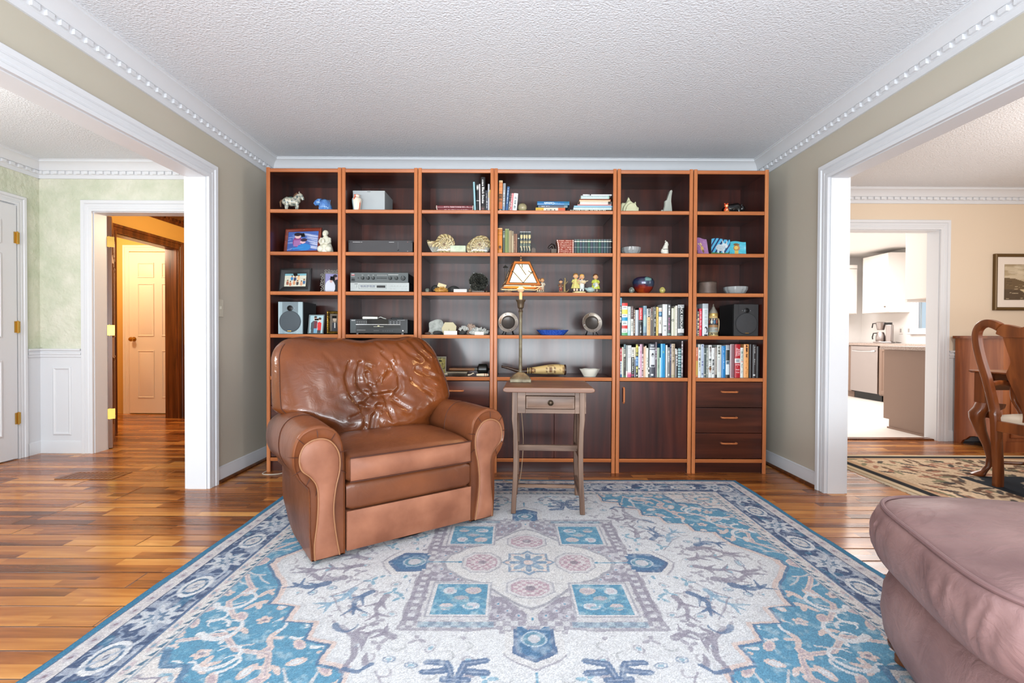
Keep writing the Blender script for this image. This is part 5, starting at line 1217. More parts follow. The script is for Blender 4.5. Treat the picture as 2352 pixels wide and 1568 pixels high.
  (1668.4, 1677, 793, 'grey-white with a black panel', (206, 216, 220), [('b', .86, 1, (150, 154, 160)), ('r', .1, .92, .52, .85, (38, 38, 34)), ('t', .40, .50, (70, 90, 104), .2, .9), ('b', 0, .1, (40, 42, 46))]),
  (1678.4, 1687.6, 791, 'mauve', (136, 100, 106), [('r', 0, .14, 0, 1, (206, 190, 190)), ('b', 0, .02, (214, 206, 200)), ('b', .98, 1, (214, 206, 200))]),
  (1689, 1701.6, 791, 'wide red lettered', (176, 34, 46), [('b', .445, .575, (214, 208, 206)), ('r', .2, .8, .47, .54, (150, 160, 166))], [('JOHN', .019, .76, (240, 200, 204), .0085), ('IRVING', .019, .765, (240, 200, 204), -.0085)]),
  (1702, 1709, 799, 'slim white', (206, 212, 206), [('t', .55, .92, (70, 96, 80), .35, .75), ('e', .5, .53, .3, .02, (214, 150, 140)), ('t', .15, .48, (50, 60, 56), .4, .65)]),
  (1710, 1721, 791, 'orange', (226, 160, 96), [('t', .6, .97, (70, 34, 20), .4, .75), ('t', .12, .5, (170, 104, 56), .38, .5), ('t', .12, .45, (170, 104, 56), .62, .72)]),
  (1723, 1730, 791, 'plain black', (28, 22, 24), []),
  (1730.4, 1738.8, 792, 'dark grey', (54, 50, 52), [('t', .74, .93, (206, 206, 204), .45, .62), ('t', .4, .58, (190, 190, 188), .45, .62), ('r', .2, .7, .07, .11, (206, 206, 206))]),
  (1739.4, 1746, 796, 'black', (24, 20, 22), [])],
}
sd = 0
for (key, row, where, grp), L in ROWS.items():
    for i, b in enumerate(L):
        p0, p1, yt, nm, col, ops = b[:6]; sd += 1; d = .035 + .006 * ((sd * 7) % 5) / 4
        x0, x1 = bx(p0, d, 800), bx(p1, d, 800); h = bh(p0, yt, row, d); ttl = b[6] if len(b) > 6 else None
        book(x1 - x0, h, .12 + .03 * ((sd * 3) % 4) / 3, col, ops, '%s book, %s from left, %s' % (nm, ORD[i], where), grp, (x0, BY + d, SH[row] + .0006), seed=sd, title=ttl)
# "UNTIL I FIND YOU" on the wide red spine
for o in [o for o in bpy.data.objects if o.get('label', '').startswith('wide red lettered')]:
    for s, v in (('UNTIL', .405), ('I', .345), ('FIND', .25), ('YOU', .165)):
        text('spine_title', s, .0125, pmat('lettering_240_200_204', (240, 200, 204), .5), o, (.020, -.0008, v * .235), (pi / 2, 0, 0), .0002, font_bold=True)
# books beside the stein
for i, (p0, p1, yt, nm, col, ops) in enumerate([(1599.5, 1602, 706, 'narrow dark book', (70, 60, 62), [('t', .1, .6, (180, 150, 160))]), (1602.2, 1606, 714, 'slim black book with cream lettering', (30, 28, 26), [('t', .0, .98, (226, 206, 160), .25, .85)]), (1606.3, 1612.2, 708, 'bright red book', (222, 40, 66), [('t', .25, .9, (250, 170, 180), .35, .7)]), (1613.6, 1626.6, 696.5, 'broad white book with a portrait on the spine', (206, 212, 218), [('b', .85, 1, (170, 178, 184)), ('t', .36, .82, (168, 186, 184), .35, .9), ('e', .6, .19, .32, .10, (44, 46, 50)), ('e', .48, .17, .24, .085, (206, 210, 214)), ('r', .3, .9, 0, .05, (50, 60, 70))])]):
    d = .04; x0, x1 = bx(p0, d, 740), bx(p1, d, 740); book(x1 - x0, bh(p0, yt, 4, d), .17 if i == 3 else .12, col, ops, nm + ' beside the ornate beer stein', 'books beside the beer stein', (x0, BY + d, SH[4] + .0006), seed=70 + i)
# top shelf: two lying dark red volumes and the upright books around the divider
for k, (z, lab) in enumerate(((0, 'lower of two maroon volumes lying on the top shelf'), (.0225, 'upper of two maroon volumes lying on the top shelf'))):
    w = .0215; L = bx(1085, .05, 470) - bx(1001 + k * -1, .05, 470)
    book(w, L, .18, (112, 48, 52), [('t', .22, .85, (222, 190, 190), .35, .65), ('b', 0, .02, (226, 214, 200)), ('b', .97, 1, (226, 214, 200)), ('r', .45, .55, 0, 1, (160, 110, 116))], lab, 'maroon volumes', (bx(1001 - k, .05, 470), BY + .05, SH[1] + z + w + .0006), (0, pi / 2, 0), seed=80 + k)
def leanb(p0, p1, yt, lean, dep, col, ops, lab, grp, row=1, d=.045, seed=1, title=None):
    """leaning book: lean = px offset of the head relative to the foot"""
    x0, x1 = bx(p0, d, 450), bx(p1, d, 450); h = bh(p0, yt, row, d); a = math.atan2(lean * (BY + d) / FPX, h); w = (x1 - x0) * math.cos(a)
    z = SH[row] + (w * math.sin(a) if a > 0 else 0) + .0007
    book(w, h / math.cos(a) - abs(w * math.sin(a)), dep, col, ops, lab, grp, (x0 + (w * (1 - math.cos(a)) * 0), BY + d, z), (0, a, 0), seed, title)
GA = 'upright books at the right end of the mineral unit top shelf'
leanb(1087, 1091.2, 414, -3, .17, (134, 180, 190), [('r', .4, .6, 0, 1, (160, 200, 206))], 'tall light blue book leaning left of the dark books', GA, seed=3)
leanb(1091.8, 1098.2, 419, 0, .16, (40, 42, 44), [('t', .78, .95, (214, 214, 210), .1, .8), ('b', .375, .395, (226, 226, 226)), ('b', .02, .04, (220, 220, 220))], 'charcoal book between the light blue and thin white books', GA, seed=4)
leanb(1098.8, 1101.6, 419, -1, .15, (222, 214, 216), [], 'thin white book left of the tall black book', GA, seed=5)
leanb(1102, 1112, 403, 0, .22, (40, 38, 40), [('b', .0, .16, (70, 62, 58)), ('t', .74, .92, (222, 222, 222), .3, .6), ('r', .25, .7, .06, .1, (120, 80, 80))], 'tallest black book with white lettering on the top shelf', GA, seed=6, title=[('Black Smoke', .0235, .47, (238, 238, 236), 0)])
leanb(1112.5, 1118, 433.5, 0, .15, (62, 66, 72), [('t', .5, .9, (214, 214, 214), .35, .55), ('t', .1, .75, (214, 214, 214), .5, .7), ('r', .78, 1, 0, 1, (44, 54, 90))], 'short slate book right of the tallest black book', GA, seed=7)
leanb(1118.4, 1121.8, 419, 0, .16, (206, 208, 214), [('b', .5, .72, (214, 200, 170))], 'thin pale book next to the bookcase divider', GA, seed=8)
leanb(1122, 1124.5, 432, 0, .15, (216, 160, 110), [('b', .85, 1, (224, 190, 96))], 'thin orange book against the bookcase divider', GA, seed=9)
GB = 'upright books at the left end of the wide unit top shelf'
leanb(1142.6, 1151, 410.5, 1, .2, (206, 128, 78), [('b', .93, 1, (206, 180, 140)), ('t', .55, .9, (230, 150, 96), .1, .9), ('t', .3, .56, (96, 70, 50), .1, .9), ('e', .5, .04, .35, .03, WHT), ('b', .0, .09, (60, 60, 50)), ('e', .5, .04, .3, .025, WHT), ('t', .08, .28, (190, 110, 70), .2, .9)], 'tall orange patterned book beside the divider', GB, seed=11)
leanb(1151.5, 1157.5, 417, 1.5, .2, (150, 158, 164), [('t', .2, .75, (206, 210, 212), .2, .7), ('b', 0, .2, (130, 150, 176))], 'grey marbled book second from the divider', GB, seed=12)
leanb(1158.4, 1164.2, 424.5, 4, .2, (62, 98, 142), [('t', .3, .93, (214, 226, 236), .35, .6)], 'blue book leaning among the top shelf books', GB, seed=13)
leanb(1164.9, 1168.2, 439.5, 4, .17, (56, 54, 54), [('t', .1, .95, (200, 200, 200), .3, .7)], 'short dark book right of the leaning blue book', GB, seed=14)
leanb(1168.6, 1174, 439.5, 4, .17, (206, 120, 124), [('t', .05, .95, (240, 214, 214), .2, .5), ('r', .8, 1, 0, 1, (222, 214, 214))], 'pinkish red striped book left of the white book', GB, seed=15)
leanb(1174.6, 1184.2, 439.5, 3.5, .2, (218, 222, 222), [('t', .15, .8, (120, 136, 140), .3, .7)], 'white book leaning beside the pearly sphere', GB, seed=16)
# horizontal piles on the top shelf of the wide unit
def pile(items, d, grp, row=1):
    z = SH[row] + .0006
    for i, (p0, p1, hpx, dep, col, ops, lab, ttl) in enumerate(items):
        w = hpx * (BY + d) / FPX; x0, x1 = bx(p0, d, 460), bx(p1, d, 460)
        o = book(w, x1 - x0, dep, col, ops, lab, grp, (x0, BY + d, z + w), (0, pi / 2, 0), seed=90 + i)
        if ttl: text('spine_title', ttl[0], ttl[1], pmat('lettering_%d_%d_%d' % ttl[2], ttl[2], .5), o, (w / 2, -.0008, (x1 - x0) * ttl[3]), (pi / 2, pi / 2, 0), .0002, font_bold=True)
        z += w + .0004
pile([(1228, 1295.5, 8.6, .16, (226, 216, 196), [('b', 0, .275, (226, 170, 66)), ('b', .75, 1, (206, 90, 56)), ('t', .36, .66, (110, 110, 100), .4, .75), ('r', .1, .16, 0, .27, (250, 226, 120)), ('t', .03, .24, (170, 110, 30), .4, .65), ('r', .1, .16, .75, 1, (240, 180, 120))], 'yellow, white and red book at the bottom of the short pile', None),
      (1233.5, 1301, 5.6, .17, (86, 94, 110), [('t', .1, .42, (206, 206, 216), .35, .65), ('b', .88, 1, (120, 140, 146))], 'slate grey book in the middle of the short pile', None),
      (1231.5, 1305, 8.6, .18, (40, 108, 160), [('r', .55, .85, .02, .98, (76, 134, 186)), ('b', .83, .99, (38, 112, 150)), ('t', .52, .72, (130, 180, 220), .45, .6)], 'blue book on top of the short pile', ('Cocktails', .020, (226, 240, 248), .37))], .035, 'short pile of lying books')
pile([(1305.5, 1402, 4.6, .2, (36, 38, 36), [('t', .02, .85, (220, 214, 196), .2, .7)], 'black lettered book at the bottom of the tall pile', None),
      (1314.5, 1402, 5.2, .2, (206, 220, 216), [('t', .05, .95, (176, 196, 192), .3, .5), ('r', 0, .16, 0, 1, (60, 110, 116))], 'pale grey-green book, second lowest of the tall pile', None),
      (1315.5, 1402.4, 4.2, .2, (146, 190, 214), [('r', 0, .2, 0, 1, (44, 110, 130))], 'sky blue book, third from the bottom of the tall pile', None),
      (1324, 1401.4, 2.4, .18, (214, 150, 150), [], 'thin pink book in the middle of the tall pile', None),
      (1329.5, 1401.4, 6.6, .18, (222, 214, 204), [('b', .89, .985, (60, 56, 50)), ('t', .1, .8, (206, 196, 186), .4, .6)], 'thick cream book with a dark label in the tall pile', None),
      (1328, 1400, 5.8, .19, (140, 72, 48), [('r', .55, 1, 0, .97, (226, 196, 160))], 'rust and cream book, third from the top of the tall pile', None),
      (1331.5, 1396, 7.4, .19, (190, 208, 206), [('b', .95, .99, (150, 200, 176)), ('t', .05, .9, (170, 188, 192), .3, .5)], 'light teal book, second from the top of the tall pile', None),
      (1336, 1402, 2.8, .18, (220, 220, 222), [('b', .24, .28, (50, 50, 54)), ('b', .18, .21, (120, 120, 124))], 'thin white book on top of the tall pile', None)], .04, 'tall pile of lying books')
# old volumes of the second shelf
GC = 'old cloth volumes between the divider and the bookend'
DEC = [('b', .955, .985, (206, 206, 206)), ('r', .2, .9, .70, .84, (206, 190, 140)), ('e', .55, .72, .3, .05, (206, 190, 140)), ('r', .45, .6, .63, .67, WHT), ('r', .2, .9, .46, .58, (206, 190, 140)), ('r', .4, .7, .5, .56, (80, 76, 60)), ('t', .32, .44, (110, 124, 110), .1, .9), ('r', .1, .7, .285, .32, (214, 200, 160)), ('r', .45, .65, .2, .3, (214, 200, 160)), ('r', .6, .8, .13, .22, (214, 200, 160))]
for i, (p0, p1, yt, col, ops, lab) in enumerate([
  (1141.6, 1152, 521.5, (214, 132, 52), [('b', .95, .985, (232, 190, 140)), ('b', .91, .925, (120, 66, 24)), ('b', .84, .85, (150, 84, 30)), ('b', .72, .735, (150, 84, 30)), ('e', .5, .25, .3, .06, (90, 50, 24)), ('b', .155, .17, (100, 54, 24))], 'thick orange antique volume beside the divider'),
  (1153.4, 1158.2, 528, (84, 92, 82), [('b', .94, .955, (170, 176, 166)), ('t', .74, .86, (176, 184, 170), .1, .9), ('b', .70, .715, (206, 210, 196))], 'dark grey-green volume next to the orange one'),
  (1158.5, 1163.2, 523.5, (134, 146, 88), [('b', .97, 1, (170, 180, 130))], 'olive green volume, left of the two green ones'), (1163.4, 1167.2, 523.5, (126, 138, 92), [('b', .97, 1, (170, 180, 130))], 'olive green volume, right of the two green ones'),
  (1167.6, 1170.4, 527.5, (176, 160, 126), [], 'slim beige volume just right of the green ones'), (1170.7, 1173.6, 527.5, (156, 138, 106), [], 'slim beige volume in the middle of three'), (1174, 1178, 529, (186, 170, 140), [('r', .2, .8, .8, .97, (130, 120, 100))], 'beige volume with a light capped spine'),
  (1178.3, 1182.4, 535, (126, 92, 72), [('t', .2, .6, (170, 136, 110), .2, .8)], 'brown volume with faint lettering'), (1182.6, 1186.4, 535, (140, 104, 84), [], 'plain brown volume left of the black one'), (1187.6, 1191.6, 535.5, (46, 46, 48), [('b', .75, .79, (180, 196, 186))], 'slim black volume before the four decorated ones'),
  (1192.2, 1199, 529.5, (62, 70, 70), DEC, 'first of four dark gilt-decorated volumes, farthest from the bookend'), (1199.3, 1205.4, 529.5, (62, 70, 70), DEC, 'second of four dark gilt-decorated volumes'), (1205.7, 1210.4, 529.5, (62, 70, 70), DEC, 'third and narrowest of four dark gilt-decorated volumes'), (1210.7, 1217.6, 529.5, (62, 70, 70), DEC, 'last of four dark gilt-decorated volumes, next to the bookend')]):
    d = .04; x0, x1 = bx(p0, d, 550), bx(p1, d, 550); book(x1 - x0 - .0004, bh(p0, yt, 2, d), .13, col, ops, lab, GC, (x0, BY + d, SH[2] + .0006), seed=120 + i)
z = SH[2] + .0006
for i in range(8):
    k = 7 - i; off = [0, .001, .0015, .001, -.001, -.003, -.006, -.009][i]; w = .0125; x0 = bx(1279.5, .04, 560) + off; L = bx(1316, .04, 560) - x0
    book(w, L, .11, (142, 56, 36), [('e', .5, .05, .3, .03, (236, 214, 200)), ('e', .5, .94, .3, .03, (236, 214, 200)), ('t', .16, .84, (236, 206, 186), .35, .65)], 'small red volume, %s of the stack of eight' % (['topmost', 'second from the top', 'third from the top', 'fourth from the top', 'fourth from the bottom', 'third from the bottom', 'second from the bottom', 'lowest'][k]), 'stack of small red volumes', (x0, BY + .04, z + w), (0, pi / 2, 0), seed=140 + i); z += w + .0003
for i in range(14):
    p0 = 1317.2 + i * 6.16; p1 = p0 + 5.75; d = .04; x0, x1 = bx(p0, d, 560), bx(p1, d, 560); c = [(58, 70, 76), (52, 92, 80), (60, 70, 84), (56, 84, 88)][i % 4] if i < 13 else (40, 40, 42)
    book(x1 - x0, bh(p0, 547.5, 2, d), .11, c, [('b', .955, .985, (150, 150, 146)), ('b', .80, .86, (222, 222, 204)), ('b', .43, .46, (160, 164, 160)), ('b', .0, .03, (150, 130, 110))], '%s small dark teal volume to the right of the red stack' % ORD[i] if i < 13 else 'small charcoal volume at the end of the teal set', 'set of small dark teal volumes', (x0, BY + d, SH[2] + .0006), seed=160 + i)
# ================= ornaments and equipment on the shelves =================
def put(name, lab, cat, px, row, d, group=None, rotz=0, y=600):
    return thing(name, lab, cat, (bx(px, d, y), BY + d, SH[row] + .0006), rotz, group)
def col(mb, c): mb.col = c; return mb
PX = lambda d: (BY + d) / FPX
CERW, CERB = pmat('white_ceramic', (222, 220, 208), .22, coat=.4), pmat('blue_glaze', (36, 86, 170), .14, coat=.6, var=(40, (110, 160, 214), 3))
# --- first unit ---
def horse():
    r = put('horse_figurine', 'mottled cream ceramic horse figurine on the top shelf', 'figurine', 672, 1, .11, rotz=math.radians(18)); mb = MB()
    m = pmat('mottled_cream_glaze', (222, 214, 190), .25, var=(55, (70, 92, 96), 2), coat=.4)
    P = [(-.052, 0, .075, .026), (-.035, 0, .082, .034), (-.01, 0, .080, .033), (.018, 0, .084, .035), (.030, 0, .10, .030), (.040, 0, .122, .020), (.047, 0, .135, .017)]
    mb.tube([p[:3] for p in P], [p[3] for p in P], 14); mb.tube([(.044, 0, .142), (.058, 0, .132), (.072, 0, .108), (.074, 0, .100)], [.015, .016, .011, .009], 12); mb.ell((-.052, 0, .076), (.022, .024, .024), 12, 8)
    for x, y, s in ((-.045, .017, -.006), (-.038, -.017, .010), (.024, .017, .004), (.030, -.017, .016)): mb.tube([(x, y, .07), (x + s * .4, y, .045), (x + s * .2, y, .022), (x + s, y, .010), (x + s + .001, y, .0055)], [.016, .010, .007, .008, .010], 10)
    for y in (.007, -.007): mb.tube([(.046, y, .150), (.047, y * 1.3, .162)], [.005, .001], 6)
    obj('body', mb, m, r); mb = MB(); mb.tube([(.032, 0, .150), (.020, 0, .135), (.008, 0, .118)], [.006, .008, .006], 8); obj('mane', mb, pmat('brown_glaze', (96, 66, 44), .3), r)
    obj('tail', MB().tube([(-.072, 0, .088), (-.084, 0, .07), (-.080, 0, .035)], [.007, .008, .004], 8), pmat('brown_glaze', (96, 66, 44), .3), r); mb = MB(); mb.ell((-.008, 0, .108), (.026, .024, .008), 14, 8); obj('saddle', mb, pmat('green_glaze', (80, 110, 100), .25), r)
horse()
def blue_beast():
    r = put('ceramic_animal', 'blue ribbed ceramic animal with lowered head on the top shelf', 'figurine', 747, 1, .10); R = []; N = 40
    for k in range(27):
        t = k / 26; x = -.042 + .096 * t; h = .100 * (math.sin(pi * min(1, .18 + .80 * t)) ** .55); w = .040 * (math.sin(pi * min(.97, .12 + .85 * t)) ** .6); z0 = .0
        R.append([(x, (w + .0012 * math.sin(x * 1100)) * math.cos(2 * pi * i / N), z0 + h * .5 + (h * .5) * math.sin(2 * pi * i / N)) for i in range(N)])
    mb = MB(); mb.rings(R); obj('body', mb, CERB, r); mb = MB()
    P = [(-.030, .075, .028), (-.048, .078, .026), (-.066, .070, .021), (-.080, .060, .013)]; mb.tube([(a, 0, b) for a, b, c in P], [c for a, b, c in P], 16); obj('head', mb, CERB, r)
    for s in (-1, 1): obj('ear', MB().ell((-.040, s * .024, .085), (.012, .005, .010), 10, 6), CERB, r)
    for k in range(7): obj('rib', MB().tube([(-.018 + k * .011, -.040 * math.cos(a) - .001, .049 + .046 * math.sin(a)) for a in [(-1.1 + 2.0 * j / 8) for j in range(9)]], .0022, 6), pmat('pale_blue_glaze', (110, 156, 214), .2, coat=.4), r)
blue_beast()
def photo_frame(lab, x0, x1, yt, row, d, canv, fw_, m, rotz=0, tilt=.14, group='framed photographs', extra=None, mat_w=0):
    w = (x1 - x0) * PX(d); h = ((YBOT[row] + ((x0 + x1) / 2 - 697) * .0045) - yt) * PX(d)
    r = put('photo_frame', lab, 'photo frame', (x0 + x1) / 2, row, d, group, rotz); hw = w / 2
    T = Matrix.Rotation(-tilt, 4, 'X'); 
    def F(mb): return mb.xf(T)
    mb = MB(); rframe(mb, lambda p, q, e: (p, -e, q + .002), [(0, 0), (0, .010), (-fw_ * .3, .014), (-fw_ * .8, .010), (-fw_, .006), (-fw_, 0)], -hw, hw, 0, h); obj('frame', F(mb), m, r, angle=30)
    obj('backing', F(B(-hw + .002, hw - .002, -.0015, .004, .004, h - .002)), BLACK, r)
    mb = MB(); canv.sheet(mb, w - 2 * fw_, h - 2 * fw_, -.003, -hw + fw_, fw_ + .002); obj('photograph', F(mb), PAPER, r)
    obj('easel_leg', MB().rings([[(-.015, .004, h * .8), (.015, .004, h * .8), (.015, .006, h * .8), (-.015, .006, h * .8)], [(-.02, .055 + h * .12, -h * .0 + .004), (.02, .055 + h * .12, .004), (.02, .058 + h * .12, .004), (-.02, .058 + h * .12, .004)]]), BLACK, r)
    return r, F, hw, h
c = Canvas(80, 56, (70, 100, 170)); rg = random.Random(2)
for k in range(26): c.ell(.62 + rg.random() * .4, .15 + rg.random() * .7, .22, .02, (200, 204, 226), .7, .35)
for k in range(26): c.ell(rg.random() * .4, .1 + rg.random() * .9, .12, .02, [(190, 196, 224), (56, 86, 160)][k % 2], .6, -.2)
c.ell(.32, .52, .15, .26, (140, 60, 120)); [c.rect(.2, .44, .42 + k * .07, .445 + k * .07, (190, 150, 206)) for k in range(5)]; c.ell(.33, .23, .10, .13, (226, 190, 186)); c.ell(.32, .14, .12, .09, (36, 28, 40)); c.ell(.50, .52, .09, .10, (226, 184, 190)); c.ell(.53, .44, .11, .08, (60, 40, 60)); c.ell(.55, .80, .22, .17, (50, 130, 200)); c.ell(.34, .84, .20, .05, (60, 140, 206), 1, -.2)
wd_m = wood('red_wood_frame', (92, 34, 22), (116, 46, 30), (138, 60, 40), 'x', 6, .3)
r, F, hw, h = photo_frame('red wooden frame with a blue photograph of two children hugging', 648, 739, 517, 2, .13, c, .024, wd_m, rotz=math.radians(-10))
for x, z in [(-.012, h - .012), (0, h - .012), (.012, h - .012), (-hw + .012, h * .45), (-hw + .012, h * .5), (-hw + .012, h * .55), (hw - .012, h * .45), (hw - .012, h * .5), (hw - .012, h * .55)]: obj('stud', F(MB().ell((x, -.015, z), (.002, .0015, .002), 8, 6)), CHROME, r)
def statue():
    r = put('seated_statuette', 'white seated ceramic statuette beside the red photo frame', 'statuette', 748.5, 2, .07); m = pmat('cream_ceramic', (214, 212, 194), .35, coat=.2); mb = MB()
    mb.lathe([(.050, 0), (.054, .012), (.050, .035), (.040, .062), (.033, .09), (.030, .108), (.018, .122), (.012, .128)], (0, 0, 0), 22, sy=.75); obj('robe', mb, m, r)
    for s in (-1, 1): obj('knee', MB().ell((s * .028, -.026, .026), (.027, .024, .026), 14, 10), m, r); obj('arm', MB().tube([(s * .028, -.006, .105), (s * .036, -.022, .08), (s * .020, -.038, .062), (s * .004, -.042, .066)], [.013, .012, .010, .008], 10), m, r)
    h = obj('head', MB().ell((-.004, -.006, .142), (.019, .019, .024), 16, 12), m, r); obj('hair', MB().ell((-.002, .000, .150), (.021, .021, .021), 14, 10), m, h); obj('nose', MB().ell((-.005, -.025, .141), (.003, .004, .005), 8, 6), m, h)
    obj('cradled_figure', MB().ell((-.006, -.036, .08), (.012, .012, .022), 12, 8), m, r)
statue()
c = Canvas(64, 42, (206, 204, 186))
for k in range(24): c.ell(rg.random(), .3 + .7 * rg.random(), .10, .012, (170, 164, 140), .5)
c.rect(0, 1, 0, .16, (120, 170, 180))
for x, y, cc in ((.34, .38, (50, 120, 170)), (.48, .42, (54, 60, 90)), (.64, .36, (226, 180, 130)), (.15, .72, (150, 90, 70)), (.28, .80, (190, 120, 90)), (.45, .72, (206, 150, 110)), (.60, .74, (70, 60, 60)), (.78, .78, (200, 150, 120)), (.9, .66, (60, 100, 140))): c.ell(x, y, .06, .15, cc); c.ell(x, y - .17, .035, .07, (206, 150, 110)); c.ell(x, y - .21, .036, .04, (70, 50, 36))
photo_frame('wide black frame with a photograph of a group on a beach', 638.5, 715, 614, 3, .06, c, .038, pmat('black_frame', (34, 34, 35), .35), rotz=math.radians(-7))
c = Canvas(40, 52, (150, 146, 190)); c.rect(.5, 1, .3, 1, (30, 30, 44)); c.ell(.68, .22, .12, .12, (206, 170, 170)); c.ell(.66, .12, .14, .08, (40, 34, 44)); c.ell(.34, .75, .34, .4, (222, 222, 232)); c.ell(.40, .38, .10, .12, (214, 180, 176)); c.ell(.42, .30, .12, .07, (60, 40, 50))
SILV = pmat('pale_silver_scrollwork', (176, 172, 164), .4, metal=.5)
r, F, hw, h = photo_frame('silver scrollwork frame with a wedding photograph, tilted beside the divider', 744, 782, 620, 3, .16, c, .010, SILV, rotz=math.radians(12), tilt=.2)
def scroll(cx, cz, rad, a0, s=1): return [(cx + rad * (1 - k / 20) * math.cos(a0 + s * k * .42), -.008, cz + rad * (1 - k / 20) * math.sin(a0 + s * k * .42)) for k in range(18)]
for k in range(7):
    for s in (-1, 1): obj('scroll', F(MB().tube(scroll(s * (hw + .012), .012 + k * .021, .013, k * 1.6, s), .0022, 6)), SILV, r)
for k in range(6): obj('scroll', F(MB().tube(scroll(-hw + .012 + k * (2 * hw - .02) / 5, h + .012, .012, k * 1.9, (-1) ** k), .0022, 6)), SILV, r)
def speaker(lab, x0, x1, yt, row, d, face, body, cone, rotz, dep=.24, grain=False):
    w = (x1 - x0) * PX(d); h = ((YBOT[row] + (x0 - 697) * .0045) - yt) * PX(d); r = put('loudspeaker', lab, 'speaker', (x0 + x1) / 2, row, d, 'bookshelf loudspeakers', rotz); a = w / 2
    obj('cabinet', B(-a, a, .004, dep, .001, h), body, r, bevel=.002); obj('baffle', B(-a, a, -.012, .004, .001, h), face, r, bevel=.002); obj('centre_strip', B(-a * .64, a * .64, -.0145, -.012, h * .55, h * .998), pmat('speaker_strip_grey', (112, 126, 132), .4) if grain else pmat('speaker_strip_black', (50, 50, 52), .4), r)
    q = obj('woofer', MB().lathe([(a * .88, 0), (a * .88, .005), (a * .84, .009), (a * .5, .011), (0, .012)], (0, -.012, h * .39), 40, 'y').xf(Matrix.Translation((0, -.024, 0)) @ Matrix.Scale(-1, 4, (0, 1, 0))), cone, r)
    q = obj('tweeter', MB().lathe([(.021, 0), (.021, .004), (.015, .006), (.013, .002), (.009, .003), (.006, .006), (0, .007)], (0, 0, 0), 28), BLACK, r, loc=(0, -.0145, h * .80), rot=(pi / 2, 0, 0))
    for s in (-1, 1): obj('screw', MB().ell((s * .030, -.0148, h * .80), (.003, .002, .003), 10, 6), CHROME, r)
    obj('badge', B(-.014, .014, -.0275, -.025, h * .085, h * .105), BRASS, r)
speaker('pale grey-blue bookshelf speaker in the leftmost unit', 640.5, 696, 692.5, 4, .06, wood('grey_blue_grain', (132, 152, 160), (156, 176, 182), (172, 190, 194), 'z', 7, .4), pmat('speaker_case', (44, 46, 48), .45), pmat('grey_cone', (74, 82, 88), .7), 0, grain=True)
speaker('black bookshelf speaker in the rightmost unit', 1683.5, 1739.5, 698, 4, .07, pmat('black_baffle', (46, 46, 47), .5), pmat('speaker_case_black', (24, 24, 25), .45), pmat('black_cone', (52, 52, 54), .6), math.radians(0))
c = Canvas(40, 52, (160, 190, 196)); c.poly([(.12, 1), (.1, .42), (.28, .3), (.5, .3), (.55, .5), (.55, 1)], (70, 76, 82)); c.rect(.33, .54, .32, .75, (104, 44, 54)); c.rect(.32, .56, .74, 1, (110, 160, 190)); c.poly([(.6, .82), (.56, .42), (.72, .36), (.86, .44), (.84, .85)], (206, 44, 44)); c.rect(.58, .82, .82, 1, (60, 56, 60)); c.ell(.40, .18, .11, .12, (222, 180, 160)); c.ell(.4, .10, .11, .06, (60, 44, 36)); c.ell(.70, .26, .09, .10, (226, 190, 176)); c.ell(.72, .19, .11, .07, (66, 44, 36))
photo_frame('thin grey frame with a photograph of a couple in red and grey', 707, 744, 722, 4, .07, c, .006, pmat('thin_grey_frame', (130, 140, 142), .4), rotz=math.radians(-8))
c = Canvas(36, 50, (96, 84, 70)); c.ell(.55, .3, .2, .16, (170, 150, 130)); c.poly([(.2, 1), (.25, .5), (.8, .5), (.9, 1)], (40, 40, 46)); c.rect(.5, .6, .5, .8, (200, 196, 190))
r, F, hw, h = photo_frame('ornate gold frame with a dark portrait, beside the couple photograph', 752, 783, 714, 4, .09, c, .020, pmat('gold_leaf', (150, 120, 50), .32, metal=.85, var=(60, (80, 60, 24), 3)), rotz=math.radians(20))
for k in range(12):
    for s in (-1, 1): obj('bead', F(MB().ell((s * (hw - .001), -.012, .008 + k * (h - .014) / 11), (.0034, .003, .0044), 8, 6)), pmat('gold_leaf'), r)
# --- second unit ---
def vase():
    r = put('vase', 'small orange and cream drip-glazed vase before the grey box', 'vase', 819, 1, .05); c = Canvas(40, 40, (226, 214, 196)); 
    for k in range(16): x = rg.random(); c.ell(x, rg.random(), .05, .35, [(206, 110, 60), (222, 160, 110), (130, 170, 190), (206, 96, 70)][k % 4], .75)
    pr = [(.020, 0), (.024, .004), (.030, .04), (.035, .072), (.033, .088), (.022, .098), (.019, .104), (.022, .114), (.018, .114)]
    mb = MB(); n = len(pr) - 1
    def fn(u, v): k = min(n - 1, int(v * n)); t = v * n - k; R = pr[k][0] * (1 - t) + pr[k + 1][0] * t; z = pr[k][1] * (1 - t) + pr[k + 1][1] * t; return (R * math.cos(2 * pi * u), R * math.sin(2 * pi * u), z)
    mb.grid(fn, 40, n * 3, col=c.at, cu=True); mb.add([fn(k / 40, 0) for k in range(40)], [tuple(range(40))[::-1]]); obj('body', mb, GLOSS, r); obj('lip', MB().lathe([(.020, .112), (.0235, .1155), (.020, .117), (.016, .113)], n=24, cap=False), pmat('orange_glaze', (206, 110, 64), .2, coat=.4), r)
vase()
r = put('box', 'plain pale grey box on the top shelf of the stereo unit', 'box', 846.5, 1, .10); obj('carton', B(-.119, .119, 0, .24, 0, .163), pmat('pale_grey_card', (176, 182, 184), .55), r, bevel=.001); obj('lid_edge', B(-.1195, .1195, -.0012, .0, .150, .1635), pmat('pale_grey_card', (176, 182, 184), .55), r); obj('tab', B(-.012, .012, -.002, -.0012, .152, .1645), pmat('grey_tab', (150, 156, 158), .5), r)
